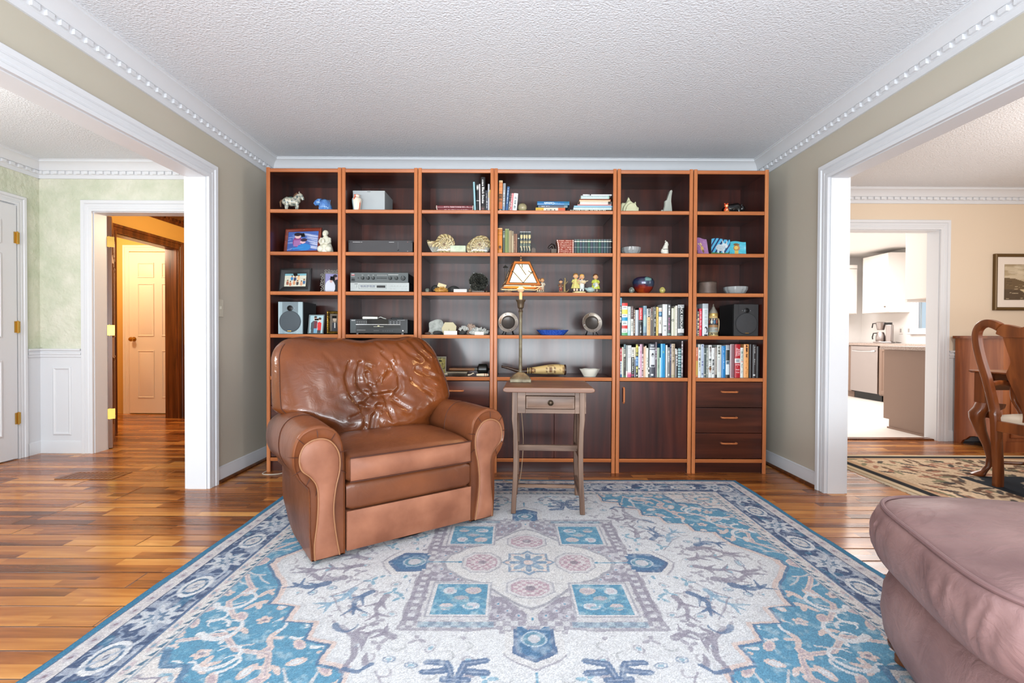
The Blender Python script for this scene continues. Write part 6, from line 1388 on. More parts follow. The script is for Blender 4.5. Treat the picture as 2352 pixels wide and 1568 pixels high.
def gear(name, lab, cat, x0, x1, yt, yb_, row, d, dep, fm, cm, z=0):
    w = (x1 - x0) * PX(d); h = (yb_ - yt) * PX(d); r = put(name, lab, cat, (x0 + x1) / 2, row, d, 'stereo components'); r.location.z += z; a = w / 2
    obj('case', B(-a + .004, a - .004, .004, dep, .002, h - .002), cm, r, bevel=.002); obj('front_panel', B(-a, a, -.003, .004, .0, h), fm, r, bevel=.0012); return r, a, h
def knob(r, x, z, rad, m=None, L=.016, y=-.003):
    obj('knob', MB().lathe([(rad, 0), (rad, L * .8), (rad * .86, L), (0, L)], (0, 0, 0), 24), m or pmat('dark_knob', (46, 50, 50), .35), r, loc=(x, y, z), rot=(pi / 2, 0, 0))
    obj('knob_pointer', B(x - .0008, x + .0008, y - L - .0006, y - L + .0002, z + rad * .2, z + rad * .9), pmat('knob_line', (170, 174, 172), .4), r)
def mark(r, x0, x1, z0, z1, cc, name='marking', y=-.0036): obj(name, B(x0, x1, y, -.003, z0, z1), pmat('mark_%d_%d_%d' % cc, cc, .5), r)
DKF = pmat('dark_grey_fascia', (62, 60, 62), .45)
r, a, h = gear('power_amplifier', 'wide dark power amplifier on the second shelf', 'amplifier', 800, 947, 548, 576.5, 2, .05, .30, DKF, BLACK)
for s in (-1, 1):
    for z in (.012, h - .012): obj('rack_hole', MB().lathe([(.005, 0), (.005, .0008), (0, .0008)], n=14), BLACK, r, loc=(s * (a - .008), -.003, z), rot=(pi / 2, 0, 0))
for x0, x1, z in ((-.205, -.15, h - .014), (-.145, -.135, h - .014), (.062, .10, h - .014)): mark(r, x0, x1, z, z + .002, (214, 214, 214))
knob(r, .13, .022, .005, BLACK, .006); mark(r, .1285, .1315, .035, h - .01, (90, 90, 92), 'level_line'); mark(r, .198, .203, .012, .015, (206, 200, 190)); mark(r, .198, .203, h - .012, h - .010, (206, 120, 110))
r, a, h = gear('stereo_tuner', 'silver stereo tuner below the dark amplifier', 'tuner', 804.5, 939, 645.5, 665, 3, .055, .28, pmat('silver_fascia', (160, 164, 162), .35, metal=.35), BLACK, .008)
for s in (-.17, .17): obj('foot', MB().lathe([(.012, -.0085), (.014, 0)], (s, .03, 0), 14), BLACK, r); obj('foot', MB().lathe([(.012, -.0085), (.014, 0)], (s, .24, 0), 14), BLACK, r)
mb = MB(); rframe(mb, lambda p, q, e: (p, -.003 - e, q), [(0, 0), (0, .002), (-.003, .002), (-.003, 0)], -.155, .05, .016, .048); obj('display_bezel', mb, pmat('grey_bezel', (140, 146, 144), .4), r, angle=20); obj('display', B(-.022, .042, -.0045, -.003, .025, .042), BLACK, r)
for k in range(5): obj('preset_button', B(-.142 + k * .0225, -.125 + k * .0225, -.0055, -.003, .035, .041), pmat('slate_button', (96, 104, 124), .4), r)
mark(r, -.142, -.082, .028, .031, (70, 76, 92)); mark(r, -.076, -.036, .028, .031, (70, 76, 92)); obj('power_button', B(-.183, -.170, -.008, -.003, .028, .046), pmat('silver_fascia'), r); mark(r, -.186, -.163, .052, .055, (50, 50, 50))
for k in range(6): obj('button', B(.072 + k * .022, .090 + k * .022, -.006, -.003, .034, .043), pmat('silver_fascia'), r)
for x in (.075, .10, .16, .185): mark(r, x, x + .016, .017, .0185, (120, 124, 120))
zt = .008 + h + .0008
r, a, h = gear('stereo_amplifier', 'charcoal integrated amplifier with round knobs, on the silver tuner', 'amplifier', 804.5, 937, 622, 644.5, 3, .055, .28, pmat('charcoal_fascia', (84, 90, 90), .4), BLACK, zt)
for x, rad in ((-.122, .0115), (-.082, .0115), (-.044, .0115), (.082, .0125), (.127, .0125), (.178, .0165)): knob(r, x, h * .44, rad)
for k in range(6): obj('button', B(-.017 + k * .0125, -.008 + k * .0125, -.008, -.003, h * .40, h * .50), pmat('dark_knob'), r)
mark(r, -.205, -.184, h - .014, h - .010, (232, 226, 226)); mark(r, -.207, -.182, h - .021, h - .017, (200, 60, 70)); mark(r, -.208, -.181, h - .028, h - .026, (214, 214, 214)); obj('power_button', B(-.205, -.182, -.006, -.003, .012, .028), BLACK, r)
for x in (-.13, -.085, -.05, -.016, -.001, .014, .029, .044): mark(r, x, x + .012, h - .020, h - .018, (206, 208, 206))
mark(r, .066, .142, h - .016, h - .013, (214, 216, 214)); obj('headphone_socket', MB().lathe([(.005, 0), (.005, .001), (0, .001)], n=14), BLACK, r, loc=(-.155, -.003, h * .45), rot=(pi / 2, 0, 0))
r, a, h = gear('cd_player', 'black disc changer on the fourth shelf of the stereo unit', 'CD player', 804.5, 936, 730, 762, 4, .055, .30, pmat('black_fascia', (17, 18, 19), .3), BLACK, .010)
obj('side_cheek', B(-a, -a + .042, -.0042, -.003, .001, h - .001), pmat('slate_cheek', (66, 74, 76), .4), r); obj('display', B(-.088, .07, -.0042, -.003, h * .66, h * .98), pmat('black_glass', (8, 8, 9), .1), r); obj('tray', B(-.17, .16, -.006, -.003, h * .34, h * .58), pmat('black_gloss', (16, 17, 17), .2), r); obj('tray_trim', B(-.17, .16, -.006, -.003, h * .60, h * .63), CHROME, r)
for s in (-.17, .17):
    for y in (.03, .26): obj('foot', MB().lathe([(.014, -.0105), (.016, 0)], (s, y, 0), 14), CHROME, r)
text('brand_lettering', 'SONY', .0105, pmat('lettering_230_230_230', (230, 230, 230), .5), r, (-a + .023, -.0048, h - .010), (pi / 2, 0, 0), .0002, font_bold=True)
for k in range(5): mark(r, -.165 + k * .0165, -.155 + k * .0165, h * .80, h * .815, (170, 172, 172)); mark(r, -.165 + k * .0165, -.155 + k * .0165, h * .69, h * .705, (150, 152, 152))
for x in (.08, .105, .128, .15): mark(r, x, x + .010, h * .80, h * .83, (150, 152, 156)); mark(r, x, x + .010, h * .69, h * .72, (150, 152, 156))
mark(r, .135, .192, h * .93, h * .95, (170, 170, 172)); mark(r, -.165, -.10, h * .20, h * .225, (150, 150, 150)); mark(r, -.04, .035, h * .45, h * .475, (190, 190, 170), y=-.0066); mark(r, -.01, .004, h * .48, h * .545, (190, 184, 140), 'disc_emblem', -.0066); mark(r, -.04, 0, h * .17, h * .185, (130, 130, 130))
for k in range(5): mark(r, .025 + k * .017, .036 + k * .017, h * .12, h * .20, (62, 64, 66), 'button')
knob(r, .178, h * .18, .006, CHROME, .005)
zc = .010 + h + .001
r = put('white_device', 'flat white device with a short cable, on top of the black disc changer', 'device', 850, 4, .10, rotz=math.radians(14)); r.location.z += zc; obj('case', B(-.055, .055, -.03, .08, 0, .018), pmat('white_plastic', (222, 222, 212), .4), r, bevel=.005); obj('cable', MB().tube([tuple(p) for p in catmull([(.055, 0, .008), (.075, -.02, .016), (.095, -.03, .008), (.115, -.04, .003)], 5)], .0022, 6), pmat('white_plastic'), r)
r = put('remote_control', 'small black remote lying on top of the black disc changer', 'remote control', 910, 4, .09, rotz=math.radians(-70)); r.location.z += zc; obj('body', B(-.014, .014, -.04, .05, 0, .012), BLACK, r, bevel=.004); obj('button', MB().ell((0, .0, .0125), (.004, .004, .002), 8, 6), CHROME, r)
# --- third unit: minerals ---
def rock(mb, c, r, seed, n=26, k=16, amp=.22, freq=3.0, flat=0):
    g = random.Random(seed); W_ = [(g.uniform(-1, 1) * freq, g.uniform(-1, 1) * freq, g.uniform(-1, 1) * freq, g.uniform(0, 6.28)) for _ in range(9)]
    s = mb.mark(); mb.ell((0, 0, 0), (1, 1, 1), n, k)
    for i in range(s, len(mb.v)):
        x, y, z = mb.v[i]; d = 1 + amp * sum(math.sin(a * x + b * y + e * z + p) for a, b, e, p in W_) / 4.5
        z2 = max(-.72, z * d); mb.v[i] = (c[0] + x * d * r[0], c[1] + y * d * r[1], c[2] + (z2 + .72) * r[2])
    return mb
def crystals(mb, c, rx, ry, rz, n, L, w, seed):
    g = random.Random(seed)
    for i in range(n):
        a, e = g.uniform(0, 2 * pi), g.uniform(.1, 1.45); d = Vector((math.cos(a) * math.cos(e), math.sin(a) * math.cos(e), math.sin(e))); p = Vector((c[0] + d.x * rx * .6, c[1] + d.y * ry * .6, c[2] + d.z * rz * .6)); l = L * g.uniform(.6, 1.2); q = d + Vector((g.uniform(-.4, .4), g.uniform(-.4, .4), g.uniform(-.3, .3))); q.normalize()
        mb.tube([tuple(p), tuple(p + q * l * .75), tuple(p + q * l)], [w, w * .95, w * .05], 6)
    return mb
AMM = pmat('ammonite_face', (255, 255, 255), .22, attr=True, coat=.5)
def ammonite(lab, cx, yt, wpx, flip, seed):
    d = .06; h = (577.3 - yt) * PX(d); R0 = wpx / 2 * PX(d); r = put('ammonite', lab, 'fossil', cx, 2, d, 'polished ammonite halves'); g = random.Random(seed)
    c = Canvas(84, 84, (150, 132, 92)); th = np.arctan2(c.y - .52, (c.x - .5) * (-1 if flip else 1)); rad = np.hypot(c.x - .5, c.y - .52); b = .19; 
    q = np.mod(np.log(np.maximum(rad, .012)) / b - th, 2 * pi) / (2 * pi)
    c.a[:] = np.array([(150, 128, 84)]); w = (np.sin(th * 15 + q * 5 + rad * 20) > .55); c.put(w, (206, 190, 140)); w2 = (np.sin(th * 15 + q * 5 + 2.2 + rad * 26) > .8); c.put(w2, (86, 72, 48)); c.put(q < .10, (214, 200, 156)); c.put((q > .10) & (q < .15), (80, 64, 44)); c.put((q > .93), (96, 80, 54)); c.put(rad < .05, (110, 80, 50))
    gr = np.random.RandomState(seed); c.a += (gr.rand(84, 84, 1) - .5) * 30; c.put((c.x * (-1 if flip else 1) < (-.7 if flip else .3)) & (c.y > .62) & (rad > .22), (120, 124, 118), .75); c.a = np.clip(np.round(c.a / 8) * 8, 0, 255)
    mb = MB(); k = PX(d); P = [(32, 20), (31, 28), (26, 37), (17, 43), (7, 44), (-3, 41), (-9, 33), (-12, 28.5), (-20, 28), (-31, 30), (-30, 22), (-25, 11), (-16, 0), (0, 0), (16, 0), (27, 8)] if not flip else [(27, 18), (25, 30), (18, 38), (8, 41), (-4, 39), (-15, 32), (-24, 23), (-28, 14), (-26, 6), (-22, 0), (-8, 0), (8, 0), (20, 3)]
    O = [(p.x * k, max(p.y, 0) * k) for p in catmull([(x, z, 0) for x, z in P], 4, True)]; N = len(O); C0 = (8 * k if not flip else 2 * k, 20 * k)
    def fn(u, v): x, z = O[int(round(u * N)) % N]; x, z = C0[0] + (x - C0[0]) * v, C0[1] + (z - C0[1]) * v; return (x, -.006 - .010 * (1 - v ** 3), max(z, .0006))
    mb.grid(fn, N, 18, cu=True)
    for i, (x, y, z) in enumerate(mb.v): mb.c[i] = c.at(min(.99, max(0, .5 + (x - C0[0]) / (2.5 * 24 * k))), min(.99, max(0, .48 + (z - C0[1]) / (2.5 * 24 * k))))
    rim = [fn(i / N, 1) for i in range(N)]; mb.rings([rim, [(x * .97, y + .014, z) for x, y, z in rim]], True, False, True, col=(120, 104, 70)); obj('shell', mb, AMM, r, angle=60)
    obj('stand', MB().rings([[(-.03, .004, 0), (.03, .004, 0), (.03, .03, 0), (-.03, .03, 0)], [(-.012, .0085, h * .55), (.012, .0085, h * .55), (.012, .012, h * .55), (-.012, .012, h * .55)]]), pmat('clear_stand', (200, 200, 200), .2, trans=.6), r)
ammonite('ammonite half with a long flared mouth, left of the white label block', 1011.5, 533.5, 66, False, 3); ammonite('rounder ammonite half against the right side of the shelf', 1098, 536.5, 57, True, 8)
IV = pmat('ivory_card', (226, 226, 214), .55); TC = pmat('tan_card', (206, 186, 140), .6)
r = put('label_card', 'pale green stone label block between the ammonite halves', 'label card', 1050.5, 2, .035, 'mineral label cards'); obj('block', B(-.057, .057, 0, .03, 0, .055), pmat('pale_stone', (206, 212, 188), .4, var=(20, (160, 180, 150), 4)), r, bevel=.002); obj('foot_strip', B(-.057, .057, -.001, 0, .0, .012), pmat('tan_strip', (160, 150, 120), .5), r)
STD = pmat('dark_rock', (58, 58, 56), .7, var=(30, (24, 24, 26), 5)); GEO = pmat('glossy_dark_crystal', (40, 42, 40), .18, var=(60, (84, 84, 76), 5)); YEL = pmat('golden_crystal', (206, 160, 80), .35, var=(40, (160, 104, 40), 4)); QTZ = pmat('white_quartz', (206, 206, 200), .22, var=(30, (160, 164, 160), 4)); PNK = pmat('pinkish_quartz', (196, 172, 156), .3, var=(30, (150, 130, 116), 4))
def rk(lab, px, row, d, rr, m, seed, name='rock', **k): r = put(name, lab, 'rock', px, row, d, 'mineral specimens'); obj('stone', rock(MB(), (0, 0, 0), rr, seed, **k), m, r, angle=50); return r
rk('small grey-green banded pebble at the left end of the shelf', 980.5, 3, .06, (.017, .015, .020), pmat('banded_pebble', (124, 130, 118), .4, var=(60, (84, 90, 80), 3), stretch=(1, 1, 3)), 1, amp=.12)
rk('dark rock behind the golden crystal cluster', 1000, 3, .13, (.035, .03, .032), STD, 2)
r = put('crystal_cluster', 'golden yellow crystal cluster holding a tan card', 'rock', 1012, 3, .06, 'mineral specimens'); obj('matrix', rock(MB(), (0, 0, 0), (.054, .03, .022), 5), YEL, r, angle=50); obj('crystal_needles', crystals(MB(), (0, 0, .012), .06, .03, .02, 90, .022, .0025, 4), YEL, r, angle=20)
r = put('label_card', 'tan label card leaning on the golden crystal cluster', 'label card', 1012.5, 3, .085, 'mineral label cards'); obj('card', B(-.031, .031, 0, .002, 0, .032).xf(Matrix.Translation((0, 0, .040)) @ Matrix.Rotation(.28, 4, 'Y') @ Matrix.Rotation(-.35, 4, 'X')), pmat('pale_tan_card', (226, 208, 166), .6), r)
rk('low dark rock between the golden crystals and the white card', 1042.5, 3, .11, (.048, .036, .032), STD, 9)
def lcard(lab, px, row, d, w, h, m=IV): r = put('label_card', lab, 'label card', px, row, d, 'mineral label cards'); obj('card', MB().prism([(0, 0), (.022, 0), (.008, h), (.005, h)], -w / 2, w / 2, 'x'), m, r); return r
lcard('white label card before the dark rock, beside the large geode', 1056, 3, .03, .096, .024)
r = put('geode', 'large round black geode standing on the third shelf', 'rock', 1097.5, 3, .07, 'mineral specimens'); R_ = .073; mb = MB(); g = random.Random(7)
def gfn(u, v): t = 2 * pi * u; k = 1 + .05 * math.sin(3 * t + 1) + .03 * math.sin(7 * t); q = v * pi / 2; return (R_ * k * math.cos(t) * math.cos(q), .045 * math.sin(q), R_ * 1.09 + R_ * k * math.sin(t) * math.cos(q) * (1 if math.sin(t) > 0 else .98))
mb.grid(gfn, 40, 10, cu=True); obj('shell', mb, STD, r, angle=70); mb = MB()
def ffn(u, v): t = 2 * pi * u; k = (1 + .05 * math.sin(3 * t + 1) + .03 * math.sin(7 * t)) * v; j = .012 * g.uniform(-1, 1) * (1 if v < .93 else .2); return (R_ * k * math.cos(t), -.006 * (1 - v) + j, R_ * 1.09 + R_ * k * math.sin(t))
mb.grid(ffn, 48, 20, cu=True); obj('crystal_face', mb, GEO, r, angle=10); obj('stand', B(-.045, .045, -.012, .04, 0, .014), pmat('clear_brown', (90, 70, 54), .3), r)
for s in (-1, 1): rk('%s rounded brown stone leaning on the foot of the geode' % ('left' if s < 0 else 'right'), 1097.5 + s * 19, 3, .045, (.012 if s < 0 else .009, .010, .017 if s < 0 else .009), pmat('brown_pebble', (110, 92, 70), .35, var=(30, (70, 60, 50), 3)), 20 + s, amp=.1)
def slab_rock(lab, px, row, d, P, th, m, tilt=-.18):
    r = put('rock', lab, 'rock', px, row, d, 'mineral specimens'); s = PX(d); mb = MB(); Q = catmull([(x * s, z * s, 0) for x, z in P], 4, True); f = [(p.x, 0, max(p.y, 0)) for p in Q]; cx = sum(p[0] for p in f) / len(f); cz = sum(p[2] for p in f) / len(f); g = random.Random(int(px)); mb.rings([[(cx + (x - cx) * k, y + g.uniform(-.002, .002), cz + (z - cz) * k) for x, y, z in f] for k, y in ((.1, -.003), (.6, -.002), (.92, -.001), (1, .006), (.98, th), (.5, th + .004))]); mb.xf(Matrix.Rotation(tilt, 4, 'X')); obj('stone', mb, m, r, angle=40); return r
slab_rock('pale grey slab of stone standing behind the tan pentagon card', 1001, 4, .13, [(-17, 0), (-16, 12), (-17, 27), (-8, 33), (3, 36), (12, 34), (17, 24), (16, 8), (15, 0)], .02, pmat('pale_veined_stone', (186, 188, 180), .45, var=(26, (130, 134, 126), 5)))
rk('small reddish brown stone at the left end of the fourth shelf', 982, 4, .05, (.022, .014, .012), pmat('red_brown_stone', (96, 66, 54), .5, var=(40, (60, 50, 44), 3)), 31)
rk('flat dark stone before the pale slab', 1005, 4, .06, (.042, .02, .017), STD, 33)
r = put('label_card', 'tan five-sided card standing behind a white card', 'label card', 1030.5, 4, .08, 'mineral label cards'); s = PX(.08); obj('card', MB().prism([(-17 * s, 15 * s), (-10 * s, 29 * s), (9 * s, 29 * s), (17 * s, 20 * s), (15 * s, 0), (-13 * s, 0)][::-1], 0, .003, 'y').xf(Matrix.Rotation(-.12, 4, 'X')), pmat('khaki_card', (190, 180, 146), .6), r); obj('slot_mark', B(-.001, .001, -.0006, 0, .022, .045).xf(Matrix.Rotation(-.12, 4, 'X')), BLACK, r)
lcard('white card in front of the tan five-sided card', 1034, 4, .03, .096, .029)
r = put('crystal_cluster', 'bright white crystal cluster left of the pinkish one', 'rock', 1064, 4, .08, 'mineral specimens'); obj('matrix', rock(MB(), (0, 0, 0), (.028, .024, .03), 41), STD, r, angle=50); obj('crystals', crystals(MB(), (0, 0, .030), .045, .04, .035, 60, .018, .005, 42), QTZ, r, angle=10)
r = put('crystal_cluster', 'pinkish crystal cluster behind the quartz', 'rock', 1081, 4, .14, 'mineral specimens'); obj('matrix', rock(MB(), (0, 0, 0), (.03, .022, .04), 44), PNK, r, angle=50); obj('crystals', crystals(MB(), (0, 0, .042), .045, .03, .04, 36, .02, .007, 45), PNK, r, angle=10)
r = put('crystal_cluster', 'wide white quartz cluster with many points behind a white card', 'rock', 1100, 4, .08, 'mineral specimens'); obj('matrix', rock(MB(), (0, 0, 0), (.064, .03, .020), 47), QTZ, r, angle=50); obj('crystals', crystals(MB(), (0, 0, .014), .09, .04, .026, 80, .028, .006, 48), QTZ, r, angle=10)
lcard('small white card in front of the wide quartz cluster', 1100, 4, .03, .066, .023)
c = Canvas(30, 44, (150, 136, 70)); c.rect(0, 1, 0, .12, (120, 112, 80))
for k in range(30): c.ell(rg.random(), rg.random(), .08, .04, [(110, 96, 44), (180, 164, 96), (70, 60, 34)][k % 3], .7, rg.random() * 3)
photo_frame('small pale frame with an olive gold picture, beside the armchair back', 995, 1024, 823, 5, .16, c, .006, pmat('pale_frame', (206, 200, 184), .4), tilt=.12, group=None)
def mace():
    r = put('club', 'long-handled club with a ribbed dark head lying on the fifth shelf', 'club', 1078, 5, .15, rotz=math.radians(4)); z = .046
    obj('handle', MB().lathe([(.006, -.155), (.010, -.15), (.011, -.12), (.010, 0), (.011, .03), (.007, .04)], (0, 0, z), 14, 'x'), wood('club_wood', (110, 70, 40), (146, 100, 60), (170, 124, 80), 'x', 6, .35), r); obj('collar', MB().lathe([(.006, .035), (.013, .042), (.009, .05), (.013, .056), (.008, .062)], (0, 0, z), 14, 'x'), pmat('old_silver', (150, 146, 136), .4, metal=.7), r)
    pr = [(.008, .055), (.030, .066)] + [(.041 + .0015 * (k % 2), .07 + k * .006) for k in range(11)] + [(.030, .138), (.010, .142), (.007, .155), (.002, .16)]; obj('head', MB().lathe(pr, (0, 0, z), 26, 'x'), pmat('black_lacquer', (26, 27, 25), .25), r)
mace()
r = put('flat_case', 'flat pale case lying behind the leaf-shaped tool', 'case', 1046, 5, .19); obj('lid', B(-.09, .09, 0, .10, .012, .022), pmat('pale_case', (176, 160, 134), .5), r, bevel=.002); obj('tray', B(-.088, .088, .002, .098, 0, .012), pmat('dark_case', (90, 76, 60), .5), r)
r = put('leaf_shaped_tool', 'dark polished leaf-shaped tool lying before the club', 'tool', 1056, 5, .07, rotz=math.radians(-3)); R = [[(-.06 + .12 * k / 16, .020 * math.sin(pi * min(1, .06 + k / 17)) ** .8 * math.cos(2 * pi * i / 12), .0085 + .008 * math.sin(pi * min(1, .06 + k / 17)) ** .8 * math.sin(2 * pi * i / 12)) for i in range(12)] for k in range(17)]; obj('blade', MB().rings(R), pmat('dark_polish', (60, 52, 44), .25), r); obj('tip', MB().tube([(.06, 0, .009), (.075, .003, .01), (.09, -.002, .016), (.10, 0, .024), (.108, .0, .018)], [.006, .005, .004, .004, .002], 8), pmat('bone', (214, 200, 172), .4), r)
r = put('bone_tool', 'ivory tool with red bands lying below the club head', 'tool', 1108, 5, .05); R_ = [(.008, -.045), (.010, -.03), (.0115, 0), (.011, .03), (.008, .045)]; obj('shaft', MB().lathe(R_, (0, 0, .0117), 14, 'x'), pmat('bone', (214, 200, 172), .4), r)
for x in (.014, .030): obj('red_band', MB().lathe([(.0119, x), (.0119, x + .004)], (0, 0, .0119), 14, 'x'), pmat('dull_red', (130, 50, 40), .5), r)
r = put('small_dish', 'small round silver trinket at the foot of the olive picture', 'trinket', 1023, 5, .05); obj('bowl', MB().lathe([(.008, 0), (.018, .004), (.021, .012), (.018, .012), (.008, .006), (0, .006)], n=20), pmat('old_silver', (150, 146, 136), .4, metal=.7), r); obj('coil', MB().tube([(.013 * math.cos(a * .5), .013 * math.sin(a * .5), .012 + a * .0004) for a in range(26)], .003, 6), pmat('pale_cord2', (190, 180, 160), .5), r)
# --- fourth (wide) unit ---
r = put('decorative_ball', 'pearly olive ball beside the leaning books on the top shelf', 'ornament', 1198, 1, .07); obj('ball', MB().ell((0, 0, .0345), (.034, .034, .034), 28, 18), pmat('pearly_olive', (140, 132, 100), .22, coat=.5, var=(20, (176, 166, 130), 3)), r); obj('base_ring', MB().lathe([(.014, 0), (.016, .002), (.013, .004)], n=20), pmat('aged_bronze', (70, 58, 46), .35, metal=.8), r)
STN = pmat('grey_brown_stone', (110, 98, 88), .6, var=(40, (86, 76, 68), 4)); DW = pmat('dark_wood_bookend', (44, 32, 28), .4)
r = put('bookend', 'arched dark bookend with a stone inset, right of the gilt volumes', 'bookend', 1223.5, 2, .08, 'bookends'); A = lambda w, h: [(-w, 0)] + [(-w * math.cos(pi * k / 12), h - w + w * math.sin(pi * k / 12)) for k in range(13)] + [(w, 0)]
obj('arch', MB().prism(A(.020, .084)[::-1], 0, .07, 'y'), DW, r); obj('stone_inset', MB().prism(A(.017, .048)[::-1], -.012, 0, 'y'), STN, r)
r = put('bookend', 'dark bookend with a carved head, left of the red volumes', 'bookend', 1268, 2, .09, 'bookends'); obj('block', B(-.012, .030, 0, .06, 0, .045), STN, r, bevel=.003); obj('carved_head', MB().tube([(.012, .03, .045), (.006, .03, .068), (-.004, .03, .078), (-.022, .03, .064), (-.030, .03, .052)], [.014, .013, .013, .010, .007], 12), DW, r); obj('mane', MB().tube([(.018, .03, .05), (.014, .03, .074), (.004, .03, .088)], [.006, .007, .003], 8), DW, r)
SK, HA = (226, 176, 128), (150, 104, 60)
FIG = pmat('painted_bisque', (255, 255, 255), .38, attr=True, coat=.15)
def child(r, x, h, cloth, legs, hair, skirt=True, lean=0, cap=None, y=0, armpose=None, name='child', apron=None, stock=None):
    """one small painted china child of height h at local x"""
    k = h / .145; P = lambda *a: tuple(v * k for v in a)
    def add(nm, mb, c, par=None):
        mb.c = [c] * len(mb.v); mb.xf(Matrix.Translation((x, y, 0)) @ Matrix.Rotation(lean, 4, 'Y')); return obj(nm, mb, FIG, par or r)
    for s in (-1, 1):
        add('leg', MB().tube([P(s * .009, 0, .06), P(s * .010, 0, .035), P(s * .010, 0, .012)], [.008 * k, .0075 * k, .006 * k], 10), legs if not stock else stock); add('shoe', MB().ell(P(s * .011, -.006, .010), P(.008, .014, .007), 12, 8), (84, 56, 40))
    if skirt: add('dress', MB().rings([[(R * (1 + .06 * math.cos(9 * t)) * k * math.cos(t), R * (1 + .06 * math.cos(9 * t)) * .82 * k * math.sin(t), z * k) for t in [2 * pi * i / 36 for i in range(36)]] for R, z in ((.016, .034), (.034, .035), (.030, .05), (.022, .075), (.017, .088), (.018, .096), (.014, .103), (.007, .107))]), cloth)
    else:
        add('trousers', MB().lathe([(.012 * k, .03 * k), (.018 * k, .036 * k), (.020 * k, .055 * k), (.017 * k, .068 * k)], n=18, sy=.8), legs); add('jacket', MB().lathe([(.019 * k, .060 * k), (.020 * k, .075 * k), (.018 * k, .09 * k), (.014 * k, .101 * k), (.006 * k, .106 * k)], n=18, sy=.8), cloth)
    if apron: add('apron', MB().ell(P(0, -.012, .058), P(.020, .014, .026), 14, 10), apron)
    hd = add('head', MB().ell(P(0, -.001, .124), P(.0175, .0175, .019), 18, 12), SK); add('hair', MB().ell(P(0, .0035, .1325), P(.0192, .0185, .0165), 16, 10), hair, hd)
    for s in (-1, 1): add('eye', MB().ell(P(s * .006, -.0172, .125), P(.0018, .0016, .0024), 8, 6), (40, 30, 26), hd); add('ear', MB().ell(P(s * .0175, 0, .123), P(.003, .004, .005), 8, 6), SK, hd)
    add('nose', MB().ell(P(0, -.0188, .121), P(.0024, .003, .0026), 8, 6), (222, 160, 120), hd); add('mouth', MB().ell(P(0, -.0168, .1145), P(.004, .0016, .0014), 8, 6), (190, 90, 70), hd)
    if cap: add('hat', MB().lathe([(.024 * k, .134 * k), (.022 * k, .137 * k), (.015 * k, .140 * k), (.012 * k, .152 * k), (.004 * k, .157 * k)], n=18), cap, hd)
    for s in (-1, 1):
        A_ = (armpose or {}).get(s, [(.018, 0, .098), (.026, -.006, .082), (.018, -.020, .074)]); A_ = [(s * a, b, c_) for a, b, c_ in A_]
        add('sleeve', MB().tube([P(*p) for p in A_], [.007 * k, .0062 * k, .005 * k], 10), cloth); add('hand', MB().ell(P(*A_[-1]), P(.005, .005, .005), 10, 6), SK)
def fig(lab, px, row, d, rotz=0): return put('china_figurine', lab, 'figurine', px, row, d, 'painted china figurines', rotz)
def base_(r, w, dp, c=(206, 190, 130), x=0):
    m = MB().lathe([(w, 0), (w, .006), (w * .92, .011), (w * .3, .013)], (x, 0, 0), 26, sy=dp / w); m.c = [c] * len(m.v); return obj('base', m, FIG, r)
r = fig('china lamplighter figurine with a street lamp, half hidden by the lampshade', 1166, 3, .07); base_(r, .034, .028, (150, 120, 90)); child(r, .014, .135, (176, 150, 104), (120, 100, 80), (130, 96, 60), False, cap=(150, 120, 84))
mb = MB(); mb.tube([(-.020, .005, .01), (-.020, .005, .16)], .0055, 10); mb.c = [(86, 66, 54)] * len(mb.v); obj('lamp_post', mb, FIG, r); mb = MB()
for k in range(4): a = pi / 4 + k * pi / 2; mb.tube([(-.020 + .007 * math.cos(a), .005 + .007 * math.sin(a), .16), (-.020 + .015 * math.cos(a), .005 + .015 * math.sin(a), .190)], .0013, 5)
mb.lathe([(.020, .190), (.018, .194), (.006, .202), (.003, .206), (.004, .210), (0, .213)], (-.020, .005, 0), 14); obj('lantern', mb, pmat('dark_lantern', (60, 58, 52), .4), r)
r = fig('china figurine of two children, right of the lampshade', 1240, 3, .06); base_(r, .036, .026, (120, 116, 100)); child(r, -.014, .105, (206, 130, 96), (226, 200, 160), (200, 150, 80)); child(r, .014, .110, (206, 196, 176), (190, 160, 130), (176, 126, 70), False, y=.006)
r = fig('smallest china figurine, a boy with a bare tree trunk', 1291, 3, .07); base_(r, .036, .026, (110, 90, 60)); child(r, -.014, .100, (110, 74, 52), (150, 70, 50), (120, 84, 50), False, cap=(80, 70, 84))
mb = MB(); mb.tube([(.016, .006, .01), (.014, .006, .06), (.020, .006, .10), (.018, .006, .115)], [.009, .008, .006, .005], 8); mb.tube([(.017, .006, .065), (.03, .0, .08), (.038, 0, .088)], [.004, .003, .003], 6); mb.tube([(.018, .0, .012), (.036, -.008, .014), (.046, -.008, .030)], [.003, .003, .002], 6); mb.c = [(150, 130, 84)] * len(mb.v); obj('tree_trunk', mb, FIG, r)
r = fig('china figurine of a girl in yellow and a boy playing music', 1329, 3, .06); base_(r, .05, .03, (222, 206, 150)); child(r, -.026, .146, (206, 196, 116), (226, 200, 170), (150, 110, 56)); child(r, .020, .140, (222, 216, 206), (206, 212, 210), (222, 170, 90), False)
mb = MB(); mb.ell((.026, -.026, .082), (.020, .008, .011), 14, 8); mb.tube([(.040, -.026, .084), (.062, -.024, .090)], [.004, .003], 8); mb.c = [(214, 190, 150)] * len(mb.v); obj('mandolin', mb, FIG, r)
mb = MB(); mb.tube([(-.020, -.024, .085), (.002, -.026, .108), (.008, -.026, .114)], [.003, .004, .007], 8); mb.c = [(206, 150, 130)] * len(mb.v); obj('horn', mb, FIG, r)
